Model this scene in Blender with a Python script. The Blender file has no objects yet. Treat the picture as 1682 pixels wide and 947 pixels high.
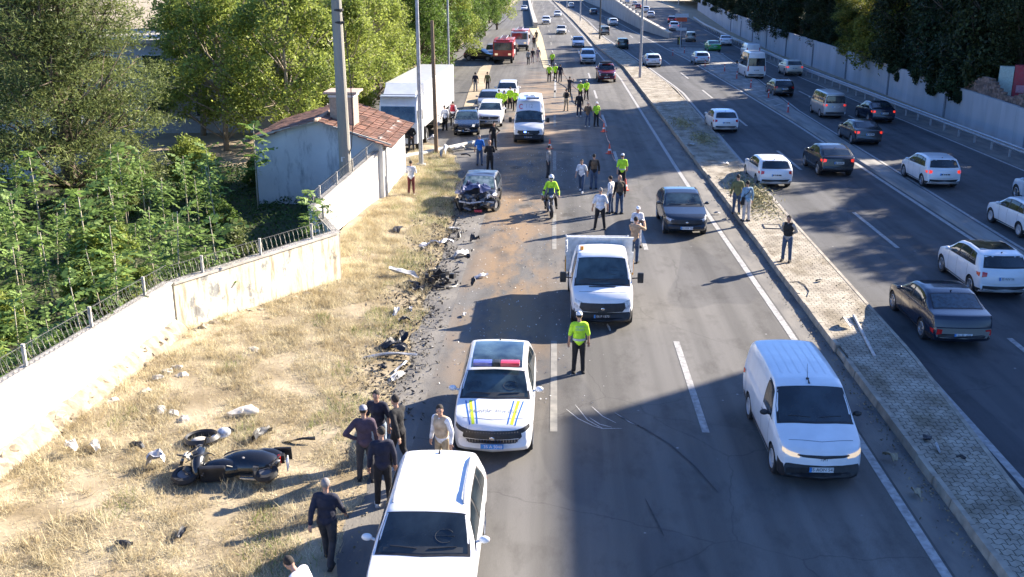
import bpy, bmesh, math, random
import numpy as np
from mathutils import Vector, Matrix
from mathutils.bvhtree import BVHTree
R = math.radians
SC = bpy.context.scene
COL = SC.collection
rnd = random.Random(7)
NR = np.random.default_rng(11)

# ---------------------------------------------------------------- camera
FPX, HCAM, VX, VY = 1650.0, 10.7, 912.0, -48.0
PIT = math.atan((473.5 - VY) / FPX)
YAW = math.atan((VX - 841) / FPX * math.cos(PIT))
cd = bpy.data.cameras.new('camera')
cam = bpy.data.objects.new('camera', cd)
COL.objects.link(cam)
SC.camera = cam
cam.location = (0, 0, HCAM)
cam.rotation_euler = (math.pi / 2 - PIT, 0, YAW)
cd.sensor_fit = 'HORIZONTAL'
cd.sensor_width = 36.0
cd.lens = 36.0 * FPX / 1682.0
cd.clip_start = 0.5
cd.clip_end = 3000

# ---------------------------------------------------------------- world, sun, exposure
SUN_AZ, SUN_EL = R(36.0), R(25.0)          # direction towards the sun, from +X towards +Y
w = bpy.data.worlds.new('World')
SC.world = w
w.use_nodes = True
nt = w.node_tree
sky = nt.nodes.new('ShaderNodeTexSky')
sky.sky_type = 'NISHITA'
sky.sun_disc = False
sky.sun_elevation = SUN_EL
sky.sun_rotation = math.pi / 2 - SUN_AZ
sky.air_density = 1.0
sky.dust_density = 0.6
sky.ozone_density = 5.0
bg = nt.nodes['Background']
bg.inputs['Strength'].default_value = 0.072
tint = nt.nodes.new('ShaderNodeMix'); tint.data_type = 'RGBA'; tint.blend_type = 'MULTIPLY'; tint.inputs[0].default_value = 1.0
tint.inputs[7].default_value = (0.78, 0.92, 1.2, 1)     # clear, deep blue sky
nt.links.new(sky.outputs[0], tint.inputs[6]); nt.links.new(tint.outputs[2], bg.inputs[0])
sd = bpy.data.lights.new('sun', 'SUN')
sd.energy = 4.8
sd.angle = R(0.5)
sd.color = (1.0, 0.89, 0.74)
so = bpy.data.objects.new('sun', sd)
COL.objects.link(so)
tosun = Vector((math.cos(SUN_EL) * math.cos(SUN_AZ), math.cos(SUN_EL) * math.sin(SUN_AZ), math.sin(SUN_EL)))
so.rotation_euler = tosun.to_track_quat('Z', 'Y').to_euler()
so.location = (60, 60, 60)
SC.view_settings.view_transform = 'Standard'
SC.view_settings.look = 'None'
SC.view_settings.gamma = 1.0
SC.view_settings.exposure = 1.92
SC.cycles.max_bounces = 6
SC.cycles.diffuse_bounces = 2
SC.cycles.glossy_bounces = 2
SC.cycles.transparent_max_bounces = 6

# ---------------------------------------------------------------- pixel of the 1682x947 photo -> point on the ground
_f = Vector((-math.sin(YAW) * math.cos(PIT), math.cos(YAW) * math.cos(PIT), -math.sin(PIT)))
_r = Vector((math.cos(YAW), math.sin(YAW), 0))
_u = _r.cross(_f)
def G(px, py, z=0.0):
    d = _f + _r * ((px - 841) / FPX) + _u * ((473.5 - py) / FPX)
    t = (z - HCAM) / d.z
    return Vector((d.x * t, d.y * t, z))
def PX(p):
    v = Vector(p) - Vector((0, 0, HCAM)); wz = v.dot(_f)
    return 841 + FPX * v.dot(_r) / wz, 473.5 - FPX * v.dot(_u) / wz
def tz(x, y):
    """height of the left verge: level at the road, rising gently to the wall"""
    if x > -4.2: return 0.0
    h = min(0.5, 0.075 * (-4.2 - x))
    if y > 52: h *= max(0.0, 1 - (y - 52) / 10.0)
    return h
def GT(px, py):
    p = G(px, py)
    for _ in range(6): p = G(px, py, tz(p.x, p.y))
    return p

# ---------------------------------------------------------------- materials
MATS = {}
def mat(name, col, rough=0.6, metal=0.0, var=0.12, scale=8.0, bump=0.0, bscale=40.0, coat=0.0, emit=None, es=0.0, col2=None, trans=0.0, island=0.0, spec=None, stretch=None):
    if name in MATS: return MATS[name]
    m = bpy.data.materials.new(name); m.use_nodes = True
    t = m.node_tree; N = t.nodes; L = t.links
    b = N['Principled BSDF']
    b.inputs['Roughness'].default_value = rough
    b.inputs['Metallic'].default_value = metal
    if spec is not None: b.inputs['Specular IOR Level'].default_value = spec
    if coat: b.inputs['Coat Weight'].default_value = coat; b.inputs['Coat Roughness'].default_value = 0.072
    tc = N.new('ShaderNodeTexCoord')
    src = tc.outputs['Object']
    if stretch:
        mp = N.new('ShaderNodeMapping'); mp.inputs['Scale'].default_value = stretch
        L.new(src, mp.inputs[0]); src = mp.outputs[0]
    no = N.new('ShaderNodeTexNoise'); no.inputs['Scale'].default_value = scale; no.inputs['Detail'].default_value = 5
    L.new(src, no.inputs['Vector'])
    cr = N.new('ShaderNodeValToRGB')
    c2 = col2 if col2 else tuple(max(0, c * (1 - var)) for c in col)
    c1 = col if col2 else tuple(min(1, c * (1 + var)) for c in col)
    cr.color_ramp.elements[0].position = 0.35; cr.color_ramp.elements[1].position = 0.65
    cr.color_ramp.elements[0].color = (*c2, 1); cr.color_ramp.elements[1].color = (*c1, 1)
    L.new(no.outputs[0], cr.inputs[0])
    out = cr.outputs[0]
    if island:
        ge = N.new('ShaderNodeNewGeometry')
        hs = N.new('ShaderNodeHueSaturation')
        mr = N.new('ShaderNodeMapRange'); mr.inputs[3].default_value = 1 - island; mr.inputs[4].default_value = 1 + island
        L.new(ge.outputs['Random Per Island'], mr.inputs[0]); L.new(mr.outputs[0], hs.inputs['Value'])
        L.new(out, hs.inputs['Color']); out = hs.outputs[0]
    L.new(out, b.inputs['Base Color'])
    if bump:
        n2 = N.new('ShaderNodeTexNoise'); n2.inputs['Scale'].default_value = bscale; n2.inputs['Detail'].default_value = 4
        L.new(src, n2.inputs['Vector'])
        bp = N.new('ShaderNodeBump'); bp.inputs['Strength'].default_value = bump; bp.inputs['Distance'].default_value = 0.02
        L.new(n2.outputs[0], bp.inputs['Height']); L.new(bp.outputs[0], b.inputs['Normal'])
    if emit:
        b.inputs['Emission Color'].default_value = (*emit, 1); b.inputs['Emission Strength'].default_value = es
    if trans:
        tr = N.new('ShaderNodeBsdfTranslucent'); mx = N.new('ShaderNodeMixShader'); mx.inputs[0].default_value = trans
        L.new(out, tr.inputs[0]); L.new(b.outputs[0], mx.inputs[1]); L.new(tr.outputs[0], mx.inputs[2])
        L.new(mx.outputs[0], N['Material Output'].inputs[0])
    MATS[name] = m
    return m
def add_stain(m, lo, hi, dark, sc=2.2, st=(2.2, 2.2, .35)):
    """rain streaks and grime multiplied over the base colour"""
    t = m.node_tree; N = t.nodes; L = t.links; b = N['Principled BSDF']; old = b.inputs['Base Color'].links[0].from_socket
    tc = N.new('ShaderNodeTexCoord'); mp = N.new('ShaderNodeMapping'); mp.inputs['Scale'].default_value = st; L.new(tc.outputs['Object'], mp.inputs[0])
    n = N.new('ShaderNodeTexNoise'); n.inputs['Scale'].default_value = sc; n.inputs['Detail'].default_value = 8; n.inputs['Roughness'].default_value = .7; L.new(mp.outputs[0], n.inputs['Vector'])
    r = N.new('ShaderNodeValToRGB'); r.color_ramp.elements[0].position = lo; r.color_ramp.elements[1].position = hi; r.color_ramp.elements[0].color = (1, 1, 1, 1); r.color_ramp.elements[1].color = (*dark, 1); L.new(n.outputs[0], r.inputs[0])
    x = N.new('ShaderNodeMix'); x.data_type = 'RGBA'; x.blend_type = 'MULTIPLY'; x.inputs[0].default_value = 1; L.new(old, x.inputs[6]); L.new(r.outputs[0], x.inputs[7]); L.new(x.outputs[2], b.inputs['Base Color']); return m
def paint(name, col, metal=0.0, rough=0.32):
    """car paint with a little road dust"""
    return mat('paint_' + name, col, rough=rough, metal=metal, var=0.05, scale=2.5, coat=0.6)

M_WHITE = paint('white', (0.72, 0.73, 0.74))
M_BLACK = mat('black_plastic', (0.018, 0.018, 0.02), rough=0.5, var=0.3)
M_GLASS = mat('tinted_glass', (0.02, 0.028, 0.033), rough=0.06, var=0.6, scale=1.6, spec=0.9, bump=.15, bscale=1.2)
M_GLASSG = mat('clear_glass', (0.035, 0.055, 0.06), rough=0.05, var=0.8, scale=1.8, spec=1.0, bump=.15, bscale=1.0)
M_TYRE = mat('tyre_rubber', (0.02, 0.02, 0.021), rough=0.8, bump=0.3, bscale=60)
M_RIM = mat('alloy', (0.38, 0.39, 0.41), rough=0.35, metal=0.7)
M_STEELW = mat('painted_steel_wheel', (0.42, 0.43, 0.45), rough=0.45, metal=0.3)
M_CHROME = mat('chrome', (0.6, 0.6, 0.62), rough=0.18, metal=1.0)
M_RED = mat('red_lens', (0.55, 0.015, 0.015), rough=0.2, coat=0.5)
M_REDLIT = mat('red_lens_lit', (0.7, 0.02, 0.02), rough=0.2, emit=(1.0, 0.06, 0.03), es=0.22)
M_LAMP = mat('headlamp_lens', (0.5, 0.52, 0.55), rough=0.12, var=0.35, scale=14, coat=0.8)
M_LAMPLIT = mat('headlamp_lens_lit', (0.5, 0.42, 0.32), rough=0.12, emit=(1.0, 0.75, 0.45), es=0.2)
M_PLATE = mat('plate_white', (0.66, 0.68, 0.7), rough=0.4)
M_PBLUE = mat('plate_blue', (0.05, 0.24, 0.62), rough=0.4)
M_INK = mat('plate_ink', (0.03, 0.03, 0.035), rough=0.5)
M_WTXT = mat('white_lettering', (0.75, 0.75, 0.76), rough=0.5)
M_GREY = mat('grey_plastic', (0.11, 0.11, 0.115), rough=0.55)
M_SKIN = mat('skin', (0.42, 0.24, 0.165), rough=0.6, var=0.08, scale=20)
M_HAIR = mat('dark_hair', (0.025, 0.018, 0.014), rough=0.8, bump=0.5, bscale=150)
M_HAIRG = mat('grey_hair', (0.24, 0.22, 0.21), rough=0.8, bump=0.5, bscale=150)
M_CONC = mat('pale_concrete', (0.42, 0.39, 0.34), rough=0.9, var=0.2, scale=3, bump=0.3, bscale=30)
M_METAL = mat('galvanised_steel', (0.38, 0.39, 0.41), rough=0.5, metal=0.5, var=0.15, scale=6)
M_LINE = mat('worn_road_paint', (0.42, 0.41, 0.39), rough=0.8, col2=(0.24, 0.235, 0.225), scale=6)

# ---------------------------------------------------------------- mesh helpers
class MB:
    def __init__(s): s.v = []; s.f = []; s.m = []; s.mi = 0
    def add(s, vs, fs, mi=None):
        o = len(s.v); s.v += [tuple(v) for v in vs]; s.f += [tuple(i + o for i in f) for f in fs]
        s.m += [s.mi if mi is None else mi] * len(fs); return s
    def box(s, c, d, rz=0, bev=0.0, mi=None, ry=0, rx=0):
        x, y, z = d[0] / 2, d[1] / 2, d[2] / 2
        if bev:
            b = min(bev, x * .9, y * .9, z * .9); vs = []; fs = []
            bm = bmesh.new(); bmesh.ops.create_cube(bm, size=1)
            for v in bm.verts: v.co = Vector((v.co.x * 2 * x, v.co.y * 2 * y, v.co.z * 2 * z))
            bmesh.ops.bevel(bm, geom=bm.edges[:] , offset=b, segments=2, affect='EDGES', profile=0.7)
            bm.verts.index_update()
            vs = [v.co.copy() for v in bm.verts]; fs = [tuple(v.index for v in f.verts) for f in bm.faces]; bm.free()
        else:
            vs = [Vector((a * x, b * y, cc * z)) for cc in (-1, 1) for b in (-1, 1) for a in (-1, 1)]
            fs = [(0, 2, 3, 1), (4, 5, 7, 6), (0, 1, 5, 4), (2, 6, 7, 3), (0, 4, 6, 2), (1, 3, 7, 5)]
        Mx = Matrix.Translation(Vector(c)) @ Matrix.Rotation(rz, 4, 'Z') @ Matrix.Rotation(ry, 4, 'Y') @ Matrix.Rotation(rx, 4, 'X')
        return s.add([Mx @ v for v in vs], fs, mi)
    def tube(s, pts, rs, n=8, cap=True, mi=None):
        pts = [Vector(p) for p in pts]
        if not hasattr(rs, '__len__'): rs = [rs] * len(pts)
        vs = []; fs = []; prev = None
        for i, p in enumerate(pts):
            d = (pts[min(i + 1, len(pts) - 1)] - pts[max(i - 1, 0)])
            if d.length < 1e-9: d = Vector((0, 0, 1))
            d.normalize()
            if prev is None: a = d.orthogonal().normalized()
            else:
                a = prev - d * prev.dot(d)
                a = a.normalized() if a.length > 1e-6 else d.orthogonal().normalized()
            prev = a; b = d.cross(a)
            for k in range(n):
                t = 2 * math.pi * k / n; vs.append(p + (a * math.cos(t) + b * math.sin(t)) * rs[i])
        for i in range(len(pts) - 1):
            for k in range(n):
                k2 = (k + 1) % n; fs.append((i * n + k, i * n + k2, (i + 1) * n + k2, (i + 1) * n + k))
        if cap: fs.append(tuple(range(n - 1, -1, -1))); fs.append(tuple((len(pts) - 1) * n + k for k in range(n)))
        return s.add(vs, fs, mi)
    def cyl(s, p0, p1, r0, r1=None, n=12, mi=None): return s.tube([p0, p1], [r0, r0 if r1 is None else r1], n, True, mi)
    def ell(s, c, r, n=14, m=9, rot=None, mi=None):
        vs = []; fs = []
        for j in range(1, m):
            ph = math.pi * j / m
            for i in range(n):
                th = 2 * math.pi * i / n; vs.append(Vector((r[0] * math.sin(ph) * math.cos(th), r[1] * math.sin(ph) * math.sin(th), r[2] * math.cos(ph))))
        vs.append(Vector((0, 0, r[2]))); vs.append(Vector((0, 0, -r[2])))
        for j in range(m - 2):
            for i in range(n):
                i2 = (i + 1) % n; fs.append((j * n + i, (j + 1) * n + i, (j + 1) * n + i2, j * n + i2))
        T = len(vs) - 2; Bt = len(vs) - 1
        for i in range(n):
            i2 = (i + 1) % n; fs.append((T, i, i2)); fs.append((Bt, (m - 2) * n + i2, (m - 2) * n + i))
        if rot: vs = [rot @ v for v in vs]
        c = Vector(c)
        return s.add([v + c for v in vs], fs, mi)
    def rock(s, c, r, seed=0, mi=None):
        q = random.Random(seed); k0 = len(s.v); s.ell(c, r, 7, 5, rot=Matrix.Rotation(q.random() * 3, 3, 'Z') @ Matrix.Rotation(q.uniform(-.4, .4), 3, 'X'), mi=mi)
        for i in range(k0, len(s.v)):
            d = Vector(s.v[i]) - Vector(c); s.v[i] = tuple(Vector(c) + d * q.uniform(.65, 1.2))
        return s
    def cap(s, p0, p1, r0, r1, n=12, mi=None):
        """tapered capsule"""
        p0 = Vector(p0); p1 = Vector(p1); d = p1 - p0
        if d.length < 1e-6: return s.ell(p0, (r0, r0, r0), mi=mi)
        d.normalize(); pts = []; rs = []
        for a in (90, 60, 30, 0): pts.append(p0 - d * r0 * math.sin(R(a))); rs.append(max(1e-4, r0 * math.cos(R(a))))
        for a in (0, 30, 60, 90): pts.append(p1 + d * r1 * math.sin(R(a))); rs.append(max(1e-4, r1 * math.cos(R(a))))
        return s.tube(pts, rs, n, True, mi)
    def prism(s, poly, z0, z1, mi=None):
        n = len(poly); vs = [(p[0], p[1], z0) for p in poly] + [(p[0], p[1], z1) for p in poly]
        fs = [tuple(range(n - 1, -1, -1)), tuple(range(n, 2 * n))] + [(i, (i + 1) % n, n + (i + 1) % n, n + i) for i in range(n)]
        return s.add(vs, fs, mi)
    def lathe(s, prof, c, axis='y', n=20, mi=None):
        """prof: (radius, along axis)"""
        vs = []; fs = []; k = len(prof)
        for i in range(n):
            t = 2 * math.pi * i / n
            for r_, h_ in prof:
                a, b = r_ * math.cos(t), r_ * math.sin(t)
                v = {'y': (a, h_, b), 'x': (h_, a, b), 'z': (a, b, h_)}[axis]
                vs.append(Vector(v) + Vector(c))
        for i in range(n):
            i2 = (i + 1) % n
            for j in range(k - 1): fs.append((i * k + j, i * k + j + 1, i2 * k + j + 1, i2 * k + j))
        return s.add(vs, fs, mi)
    def mesh(s, name, smooth=False, angle=None):
        me = bpy.data.meshes.new(name); me.from_pydata(s.v, [], s.f)
        me.polygons.foreach_set('material_index', s.m)
        if smooth: me.shade_smooth() if angle is None else me.shade_smooth()
        if smooth and angle: me.set_sharp_from_angle(angle=angle)
        me.update(); return me
    def build(s, name, mats, parent=None, smooth=False, angle=R(40)):
        return link(name, s.mesh(name, smooth, angle), mats, parent)
def link(name, me, mats=None, parent=None):
    if mats is not None:
        if not isinstance(mats, (list, tuple)): mats = [mats]
        if not me.materials:
            for m in mats: me.materials.append(m)
    o = bpy.data.objects.new(name, me); COL.objects.link(o)
    if parent: o.parent = parent
    return o
def tag(o, label=None, cat=None, group=None, kind=None):
    if label: o['label'] = label
    if cat: o['category'] = cat
    if group: o['group'] = group
    if kind: o['kind'] = kind
    return o
def empty(name, loc=(0, 0, 0), rz=0, label=None, cat=None, group=None):
    o = bpy.data.objects.new(name, None); COL.objects.link(o); o.empty_display_size = 0.2
    o.location = loc; o.rotation_euler = (0, 0, rz); return tag(o, label, cat, group)

class BP:
    """blueprint of a thing: shared meshes, placed many times with their own materials"""
    def __init__(s): s.parts = []
    def part(s, name, mb, keys, parent=None, smooth=True, angle=R(35), loc=(0, 0, 0)):
        me = mb.mesh(name, smooth, angle) if isinstance(mb, MB) else mb
        keys = keys if isinstance(keys, (list, tuple)) else [keys]
        if not me.materials:
            for k in keys: me.materials.append(None)
        s.parts.append((name, me, keys, parent, loc)); return len(s.parts) - 1
    def place(s, name, label, cat, loc, rz=0, group=None, mats=None, scale=1.0, skip=(), tilt=None):
        mats = mats or {}
        root = empty(name, loc, rz, label, cat, group); root.scale = (scale,) * 3
        if tilt: root.rotation_euler = (tilt[0], tilt[1], rz)
        made = []
        for (nm, me, keys, par, lc) in s.parts:
            if nm in skip or (par is not None and made[par] is None): made.append(None); continue
            o = bpy.data.objects.new(nm, me); COL.objects.link(o); o.location = lc
            o.parent = root if par is None else made[par]
            for i, k in enumerate(keys):
                o.material_slots[i].link = 'OBJECT'
                o.material_slots[i].material = mats.get(k, k) if isinstance(k, str) else k
            made.append(o)
        return root

def evalmesh(ob):
    dg = bpy.context.evaluated_depsgraph_get(); dg.update()
    e = ob.evaluated_get(dg); me = bpy.data.meshes.new_from_object(e, depsgraph=dg); return me
_txt = {}
def text_geo(s, size=1.0):
    """flat lettering: list of 2D points and faces, centred"""
    if (s) in _txt: vs, fs = _txt[s]
    else:
        cu = bpy.data.curves.new('t', 'FONT'); cu.body = s; cu.align_x = 'CENTER'; cu.align_y = 'CENTER'; cu.size = 1; cu.resolution_u = 3
        o = bpy.data.objects.new('t', cu); COL.objects.link(o); me = evalmesh(o)
        vs = [(v.co.x, v.co.y) for v in me.vertices]; fs = [tuple(p.vertices) for p in me.polygons]
        bpy.data.objects.remove(o); bpy.data.curves.remove(cu); bpy.data.meshes.remove(me); _txt[s] = (vs, fs)
    return [(x * size, y * size) for x, y in vs], fs
def add_text(mb, s, size, org, ux, uy, mi, sx=1.0):
    vs, fs = text_geo(s, size); org = Vector(org); ux = Vector(ux); uy = Vector(uy)
    mb.add([org + ux * x * sx + uy * y for x, y in vs], fs, mi)

def sheet(name, left, right, z, m, kind='structure', label=None, cat=None, zfun=None):
    """ribbon between two polylines of ground points"""
    mb = MB(); n = len(left); vs = []
    for a, b in zip(left, right): vs += [(a[0], a[1], z), (b[0], b[1], z)]
    mb.add(vs, [(2 * i, 2 * i + 1, 2 * i + 3, 2 * i + 2) for i in range(n - 1)])
    o = mb.build(name, m); tag(o, label, cat, kind=kind); return o
def resamp(pts, ys):
    """x as a function of y along a polyline of ground points"""
    a = sorted((p[1], p[0]) for p in pts); Y = [p[0] for p in a]; X = [p[1] for p in a]
    return [(float(np.interp(y, Y, X)), y) for y in ys]
# ---------------------------------------------------------------- ground, roads
def asphalt_mat(name, col, spill=False, wet=0.0):
    m = bpy.data.materials.new(name); m.use_nodes = True
    t = m.node_tree; N = t.nodes; L = t.links; b = N['Principled BSDF']
    b.inputs['Roughness'].default_value = 0.85; b.inputs['Specular IOR Level'].default_value = 0.25
    tc = N.new('ShaderNodeTexCoord')
    def noise(sc, det=4, map_=None, rough=0.5):
        n = N.new('ShaderNodeTexNoise'); n.inputs['Scale'].default_value = sc; n.inputs['Detail'].default_value = det; n.inputs['Roughness'].default_value = rough
        if map_:
            mp = N.new('ShaderNodeMapping'); mp.inputs['Scale'].default_value = map_; L.new(tc.outputs['Object'], mp.inputs[0]); L.new(mp.outputs[0], n.inputs['Vector'])
        else: L.new(tc.outputs['Object'], n.inputs['Vector'])
        return n.outputs[0]
    def ramp(src, p0, c0, p1, c1):
        r = N.new('ShaderNodeValToRGB'); e = r.color_ramp.elements
        e[0].position = p0; e[1].position = p1; e[0].color = (*c0, 1); e[1].color = (*c1, 1); L.new(src, r.inputs[0]); return r.outputs[0]
    def mix(a, bb, fac, mode='MIX'):
        x = N.new('ShaderNodeMix'); x.data_type = 'RGBA'; x.blend_type = mode
        if isinstance(fac, float): x.inputs[0].default_value = fac
        else: L.new(fac, x.inputs[0])
        for i, q in ((6, a), (7, bb)):
            if isinstance(q, tuple): x.inputs[i].default_value = (*q, 1)
            else: L.new(q, x.inputs[i])
        return x.outputs[2]
    base = ramp(noise(0.35, 6, (1, 0.25, 1)), 0.3, tuple(c * 0.86 for c in col), 0.7, tuple(c * 1.12 for c in col))
    grain = ramp(noise(55, 3, rough=0.8), 0.3, (0.62,) * 3, 0.72, (1.4,) * 3)
    c = mix(base, grain, 1.0, 'MULTIPLY')
    # wheel tracks and long drips along the driving direction
    tr = ramp(noise(1.3, 3, (1, 0.02, 1)), 0.38, (0.78, 0.78, 0.78), 0.62, (1.13, 1.13, 1.13))
    c = mix(c, tr, 1.0, 'MULTIPLY')
    # repaired patches
    pat = ramp(noise(0.22, 1, (1, 0.3, 1)), 0.56, (1, 1, 1), 0.565, (0.8, 0.81, 0.84)); c = mix(c, pat, 0.9, 'MULTIPLY')
    blot = ramp(noise(1.1, 7, (1, 0.5, 1), 0.7), 0.5, (1, 1, 1), 0.72, (0.66, 0.65, 0.64)); c = mix(c, blot, 1.0, 'MULTIPLY')
    # cracks
    vo = N.new('ShaderNodeTexVoronoi'); vo.feature = 'DISTANCE_TO_EDGE'; vo.inputs['Scale'].default_value = 0.28
    nn = N.new('ShaderNodeMix'); nn.data_type = 'VECTOR'; nn.inputs[0].default_value = 0.25
    n3 = N.new('ShaderNodeTexNoise'); n3.inputs['Scale'].default_value = 1.5; n3.inputs['Detail'].default_value = 5
    L.new(tc.outputs['Object'], n3.inputs['Vector']); L.new(tc.outputs['Object'], nn.inputs[4]); L.new(n3.outputs['Color'], nn.inputs[5]); L.new(nn.outputs[1], vo.inputs['Vector'])
    crk = ramp(vo.outputs['Distance'], 0.0, (0.55,) * 3, 0.004, (1,) * 3); c = mix(c, crk, 0.6, 'MULTIPLY')
    # pale specks of litter and grit
    vs = N.new('ShaderNodeTexVoronoi'); vs.inputs['Scale'].default_value = 1.1; L.new(tc.outputs['Object'], vs.inputs['Vector'])
    spk = ramp(vs.outputs['Distance'], 0.02, (0.42, 0.41, 0.39), 0.045, (0, 0, 0))
    c = mix(c, spk, 0.55, 'ADD')
    if spill:
        # tan absorbent spread over the oil, in a band along the left lanes
        sx = N.new('ShaderNodeSeparateXYZ'); L.new(tc.outputs['Object'], sx.inputs[0])
        def win(sock, a0, a1, b0, b1):
            m1 = N.new('ShaderNodeMapRange'); m1.inputs[1].default_value = a0; m1.inputs[2].default_value = a1; L.new(sock, m1.inputs[0])
            m2 = N.new('ShaderNodeMapRange'); m2.inputs[1].default_value = b0; m2.inputs[2].default_value = b1; m2.inputs[3].default_value = 1; m2.inputs[4].default_value = 0; L.new(sock, m2.inputs[0])
            mm = N.new('ShaderNodeMath'); mm.operation = 'MULTIPLY'; L.new(m1.outputs[0], mm.inputs[0]); L.new(m2.outputs[0], mm.inputs[1]); return mm.outputs[0]
        wx = win(sx.outputs['X'], -3.6, -2.2, -1.2, 0.6); wy = win(sx.outputs['Y'], 22, 28, 75, 110)
        wm = N.new('ShaderNodeMath'); wm.operation = 'MULTIPLY'; L.new(wx, wm.inputs[0]); L.new(wy, wm.inputs[1])
        n4 = ramp(noise(0.55, 7, (1, 0.4, 1), 0.68), 0.40, (0, 0, 0), 0.55, (.85, .85, .85))
        m5 = N.new('ShaderNodeMath'); m5.operation = 'MULTIPLY'; L.new(wm.outputs[0], m5.inputs[0]); L.new(n4, m5.inputs[1])
        c = mix(c, (0.27, 0.18, 0.1), m5.outputs[0])
        # second, wider patch in the middle distance
        wx2 = win(sx.outputs['X'], -4, -2.5, 1.2, 3.2); wy2 = win(sx.outputs['Y'], 58, 66, 100, 118)
        w2 = N.new('ShaderNodeMath'); w2.operation = 'MULTIPLY'; L.new(wx2, w2.inputs[0]); L.new(wy2, w2.inputs[1])
        n5 = ramp(noise(0.8, 5, (0.4, 1.0, 1), 0.6), 0.42, (0, 0, 0), 0.6, (0.8, 0.8, 0.8))
        m6 = N.new('ShaderNodeMath'); m6.operation = 'MULTIPLY'; L.new(w2.outputs[0], m6.inputs[0]); L.new(n5, m6.inputs[1])
        c = mix(c, (0.34, 0.24, 0.155), m6.outputs[0])
        # dark oily patches
        n6 = ramp(noise(0.6, 4, (1, 0.8, 1)), 0.6, (0, 0, 0), 0.68, (0.75, 0.75, 0.75))
        m7 = N.new('ShaderNodeMath'); m7.operation = 'MULTIPLY'; L.new(win(sx.outputs['X'], -4.5, -3, 0.5, 2), m7.inputs[0]); L.new(n6, m7.inputs[1])
        m8 = N.new('ShaderNodeMath'); m8.operation = 'MULTIPLY'; L.new(win(sx.outputs['Y'], 36, 42, 70, 80), m8.inputs[0]); L.new(m7.outputs[0], m8.inputs[1])
        c = mix(c, (0.045, 0.04, 0.036), m8.outputs[0])
    L.new(c, b.inputs['Base Color'])
    bn = N.new('ShaderNodeBump'); bn.inputs['Strength'].default_value = 0.5; bn.inputs['Distance'].default_value = 0.01
    L.new(noise(70, 3, rough=0.8), bn.inputs['Height']); L.new(bn.outputs[0], b.inputs['Normal'])
    return m
M_ASPH = asphalt_mat('asphalt', (0.138, 0.132, 0.122), spill=True)
M_ASPH2 = asphalt_mat('asphalt_dark', (0.1, 0.1, 0.102))
M_DUST = mat('dusty_asphalt', (0.2, 0.185, 0.16), rough=0.95, col2=(0.11, 0.105, 0.1), scale=1.5, bump=0.5, bscale=25, stretch=(1, 0.35, 1))
M_EARTH = mat('dry_earth', (0.4, 0.33, 0.22), rough=1.0, col2=(0.2, 0.155, 0.09), scale=0.8, bump=0.6, bscale=12)
M_SAND = mat('sandy_ground', (0.42, 0.34, 0.23), rough=1.0, col2=(0.3, 0.24, 0.16), scale=0.5, bump=0.4, bscale=10)
M_SOIL = mat('green_soil', (0.07, 0.09, 0.03), rough=1.0, col2=(0.05, 0.045, 0.025), scale=1.2, bump=0.6, bscale=8)

YS = [-10, 5, 12, 16, 20, 25, 30, 36, 42, 50, 60, 72, 85, 100, 115, 130, 150, 175, 200, 230, 260, 300, 340, 400]
edgeR = [G(*p) for p in [(1555, 947), (1300, 550), (1120, 290), (1020, 130), (974, 78), (957, 58), (936, 35), (919, 16), (901, 0.0)]]
edgeR = [Vector((edgeR[0].x, -10, 0))] + edgeR
kerbL = [Vector((8.35, -10, 0))] + [G(*p) for p in [(1240, 400), (1095, 205), (1024, 112), (978, 76), (964, 59), (941, 34), (922.5, 16), (907, 0)]]
medR = [Vector((10.0, -10, 0))] + [G(*p) for p in [(1682, 830), (1500, 590), (1380, 455), (1283, 346), (1112, 150), (1032, 92), (986, 60), (969, 40.5), (951, 28), (927.6, 12.7), (912, 0)]]
midL = [Vector((10.3, -10, 0))] + [G(*p) for p in [(1682, 795), (1400, 480), (1290, 350), (1120, 150), (1040, 92), (992, 60)]] + [Vector((7.6, 230, 0)), Vector((5.8, 290, 0)), Vector((1.0, 400, 0))]
sepL = [Vector((17.6, -10, 0))] + [G(*p) for p in [(1606, 396), (1310, 204), (1212, 145), (1130, 97), (1093, 78.5), (1050.7, 55.7), (1015, 36), (999, 29), (978, 20), (961, 8.4)]]
sepR = [Vector((18.8, -10, 0))] + [G(*p) for p in [(1653, 396), (1310, 182), (1250, 135), (1190, 92), (1147, 62)]]
guardX = [Vector((26.6, -10, 0))] + [G(*p) for p in [(1682, 280), (1310, 125), (1200, 72), (1150, 45), (1128, 22)]]
leftE = [G(*p) for p in [(912, 130), (903, 110), (892, 79), (889.6, 64), (885, 51), (877, 24), (872.7, 4)]]

g0 = MB(); g0.add([(-400, -60, -0.06), (400, -60, -0.06), (400, 1500, -0.06), (-400, 1500, -0.06)], [(0, 1, 2, 3)])
tag(g0.build('ground', M_SAND), kind='structure')
ys = YS
sheet('carriageway_left', [(-4.25, y) if y < 56 else (-17 if y < 130 else -14, y) for y in ys], [(x + 0.0, y) for x, y in resamp(kerbL, ys)], 0.0, M_ASPH)
ys2 = [y for y in YS if y <= 160]
sheet('carriageway_middle', [(x - 0.1, y) for x, y in resamp(medR, ys)], [(x, y) for x, y in resamp(sepL, ys)], 0.0, M_ASPH2)
sheet('service_road', [(x + 0.0, y) for x, y in resamp(sepL, ys)], [((27.2 if y < 110 else 27.2 + (y - 110) * 0.03) + (0 if y < 210 else (y - 210) * 0.02), y) for y in ys], -0.002, M_ASPH2)
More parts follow.
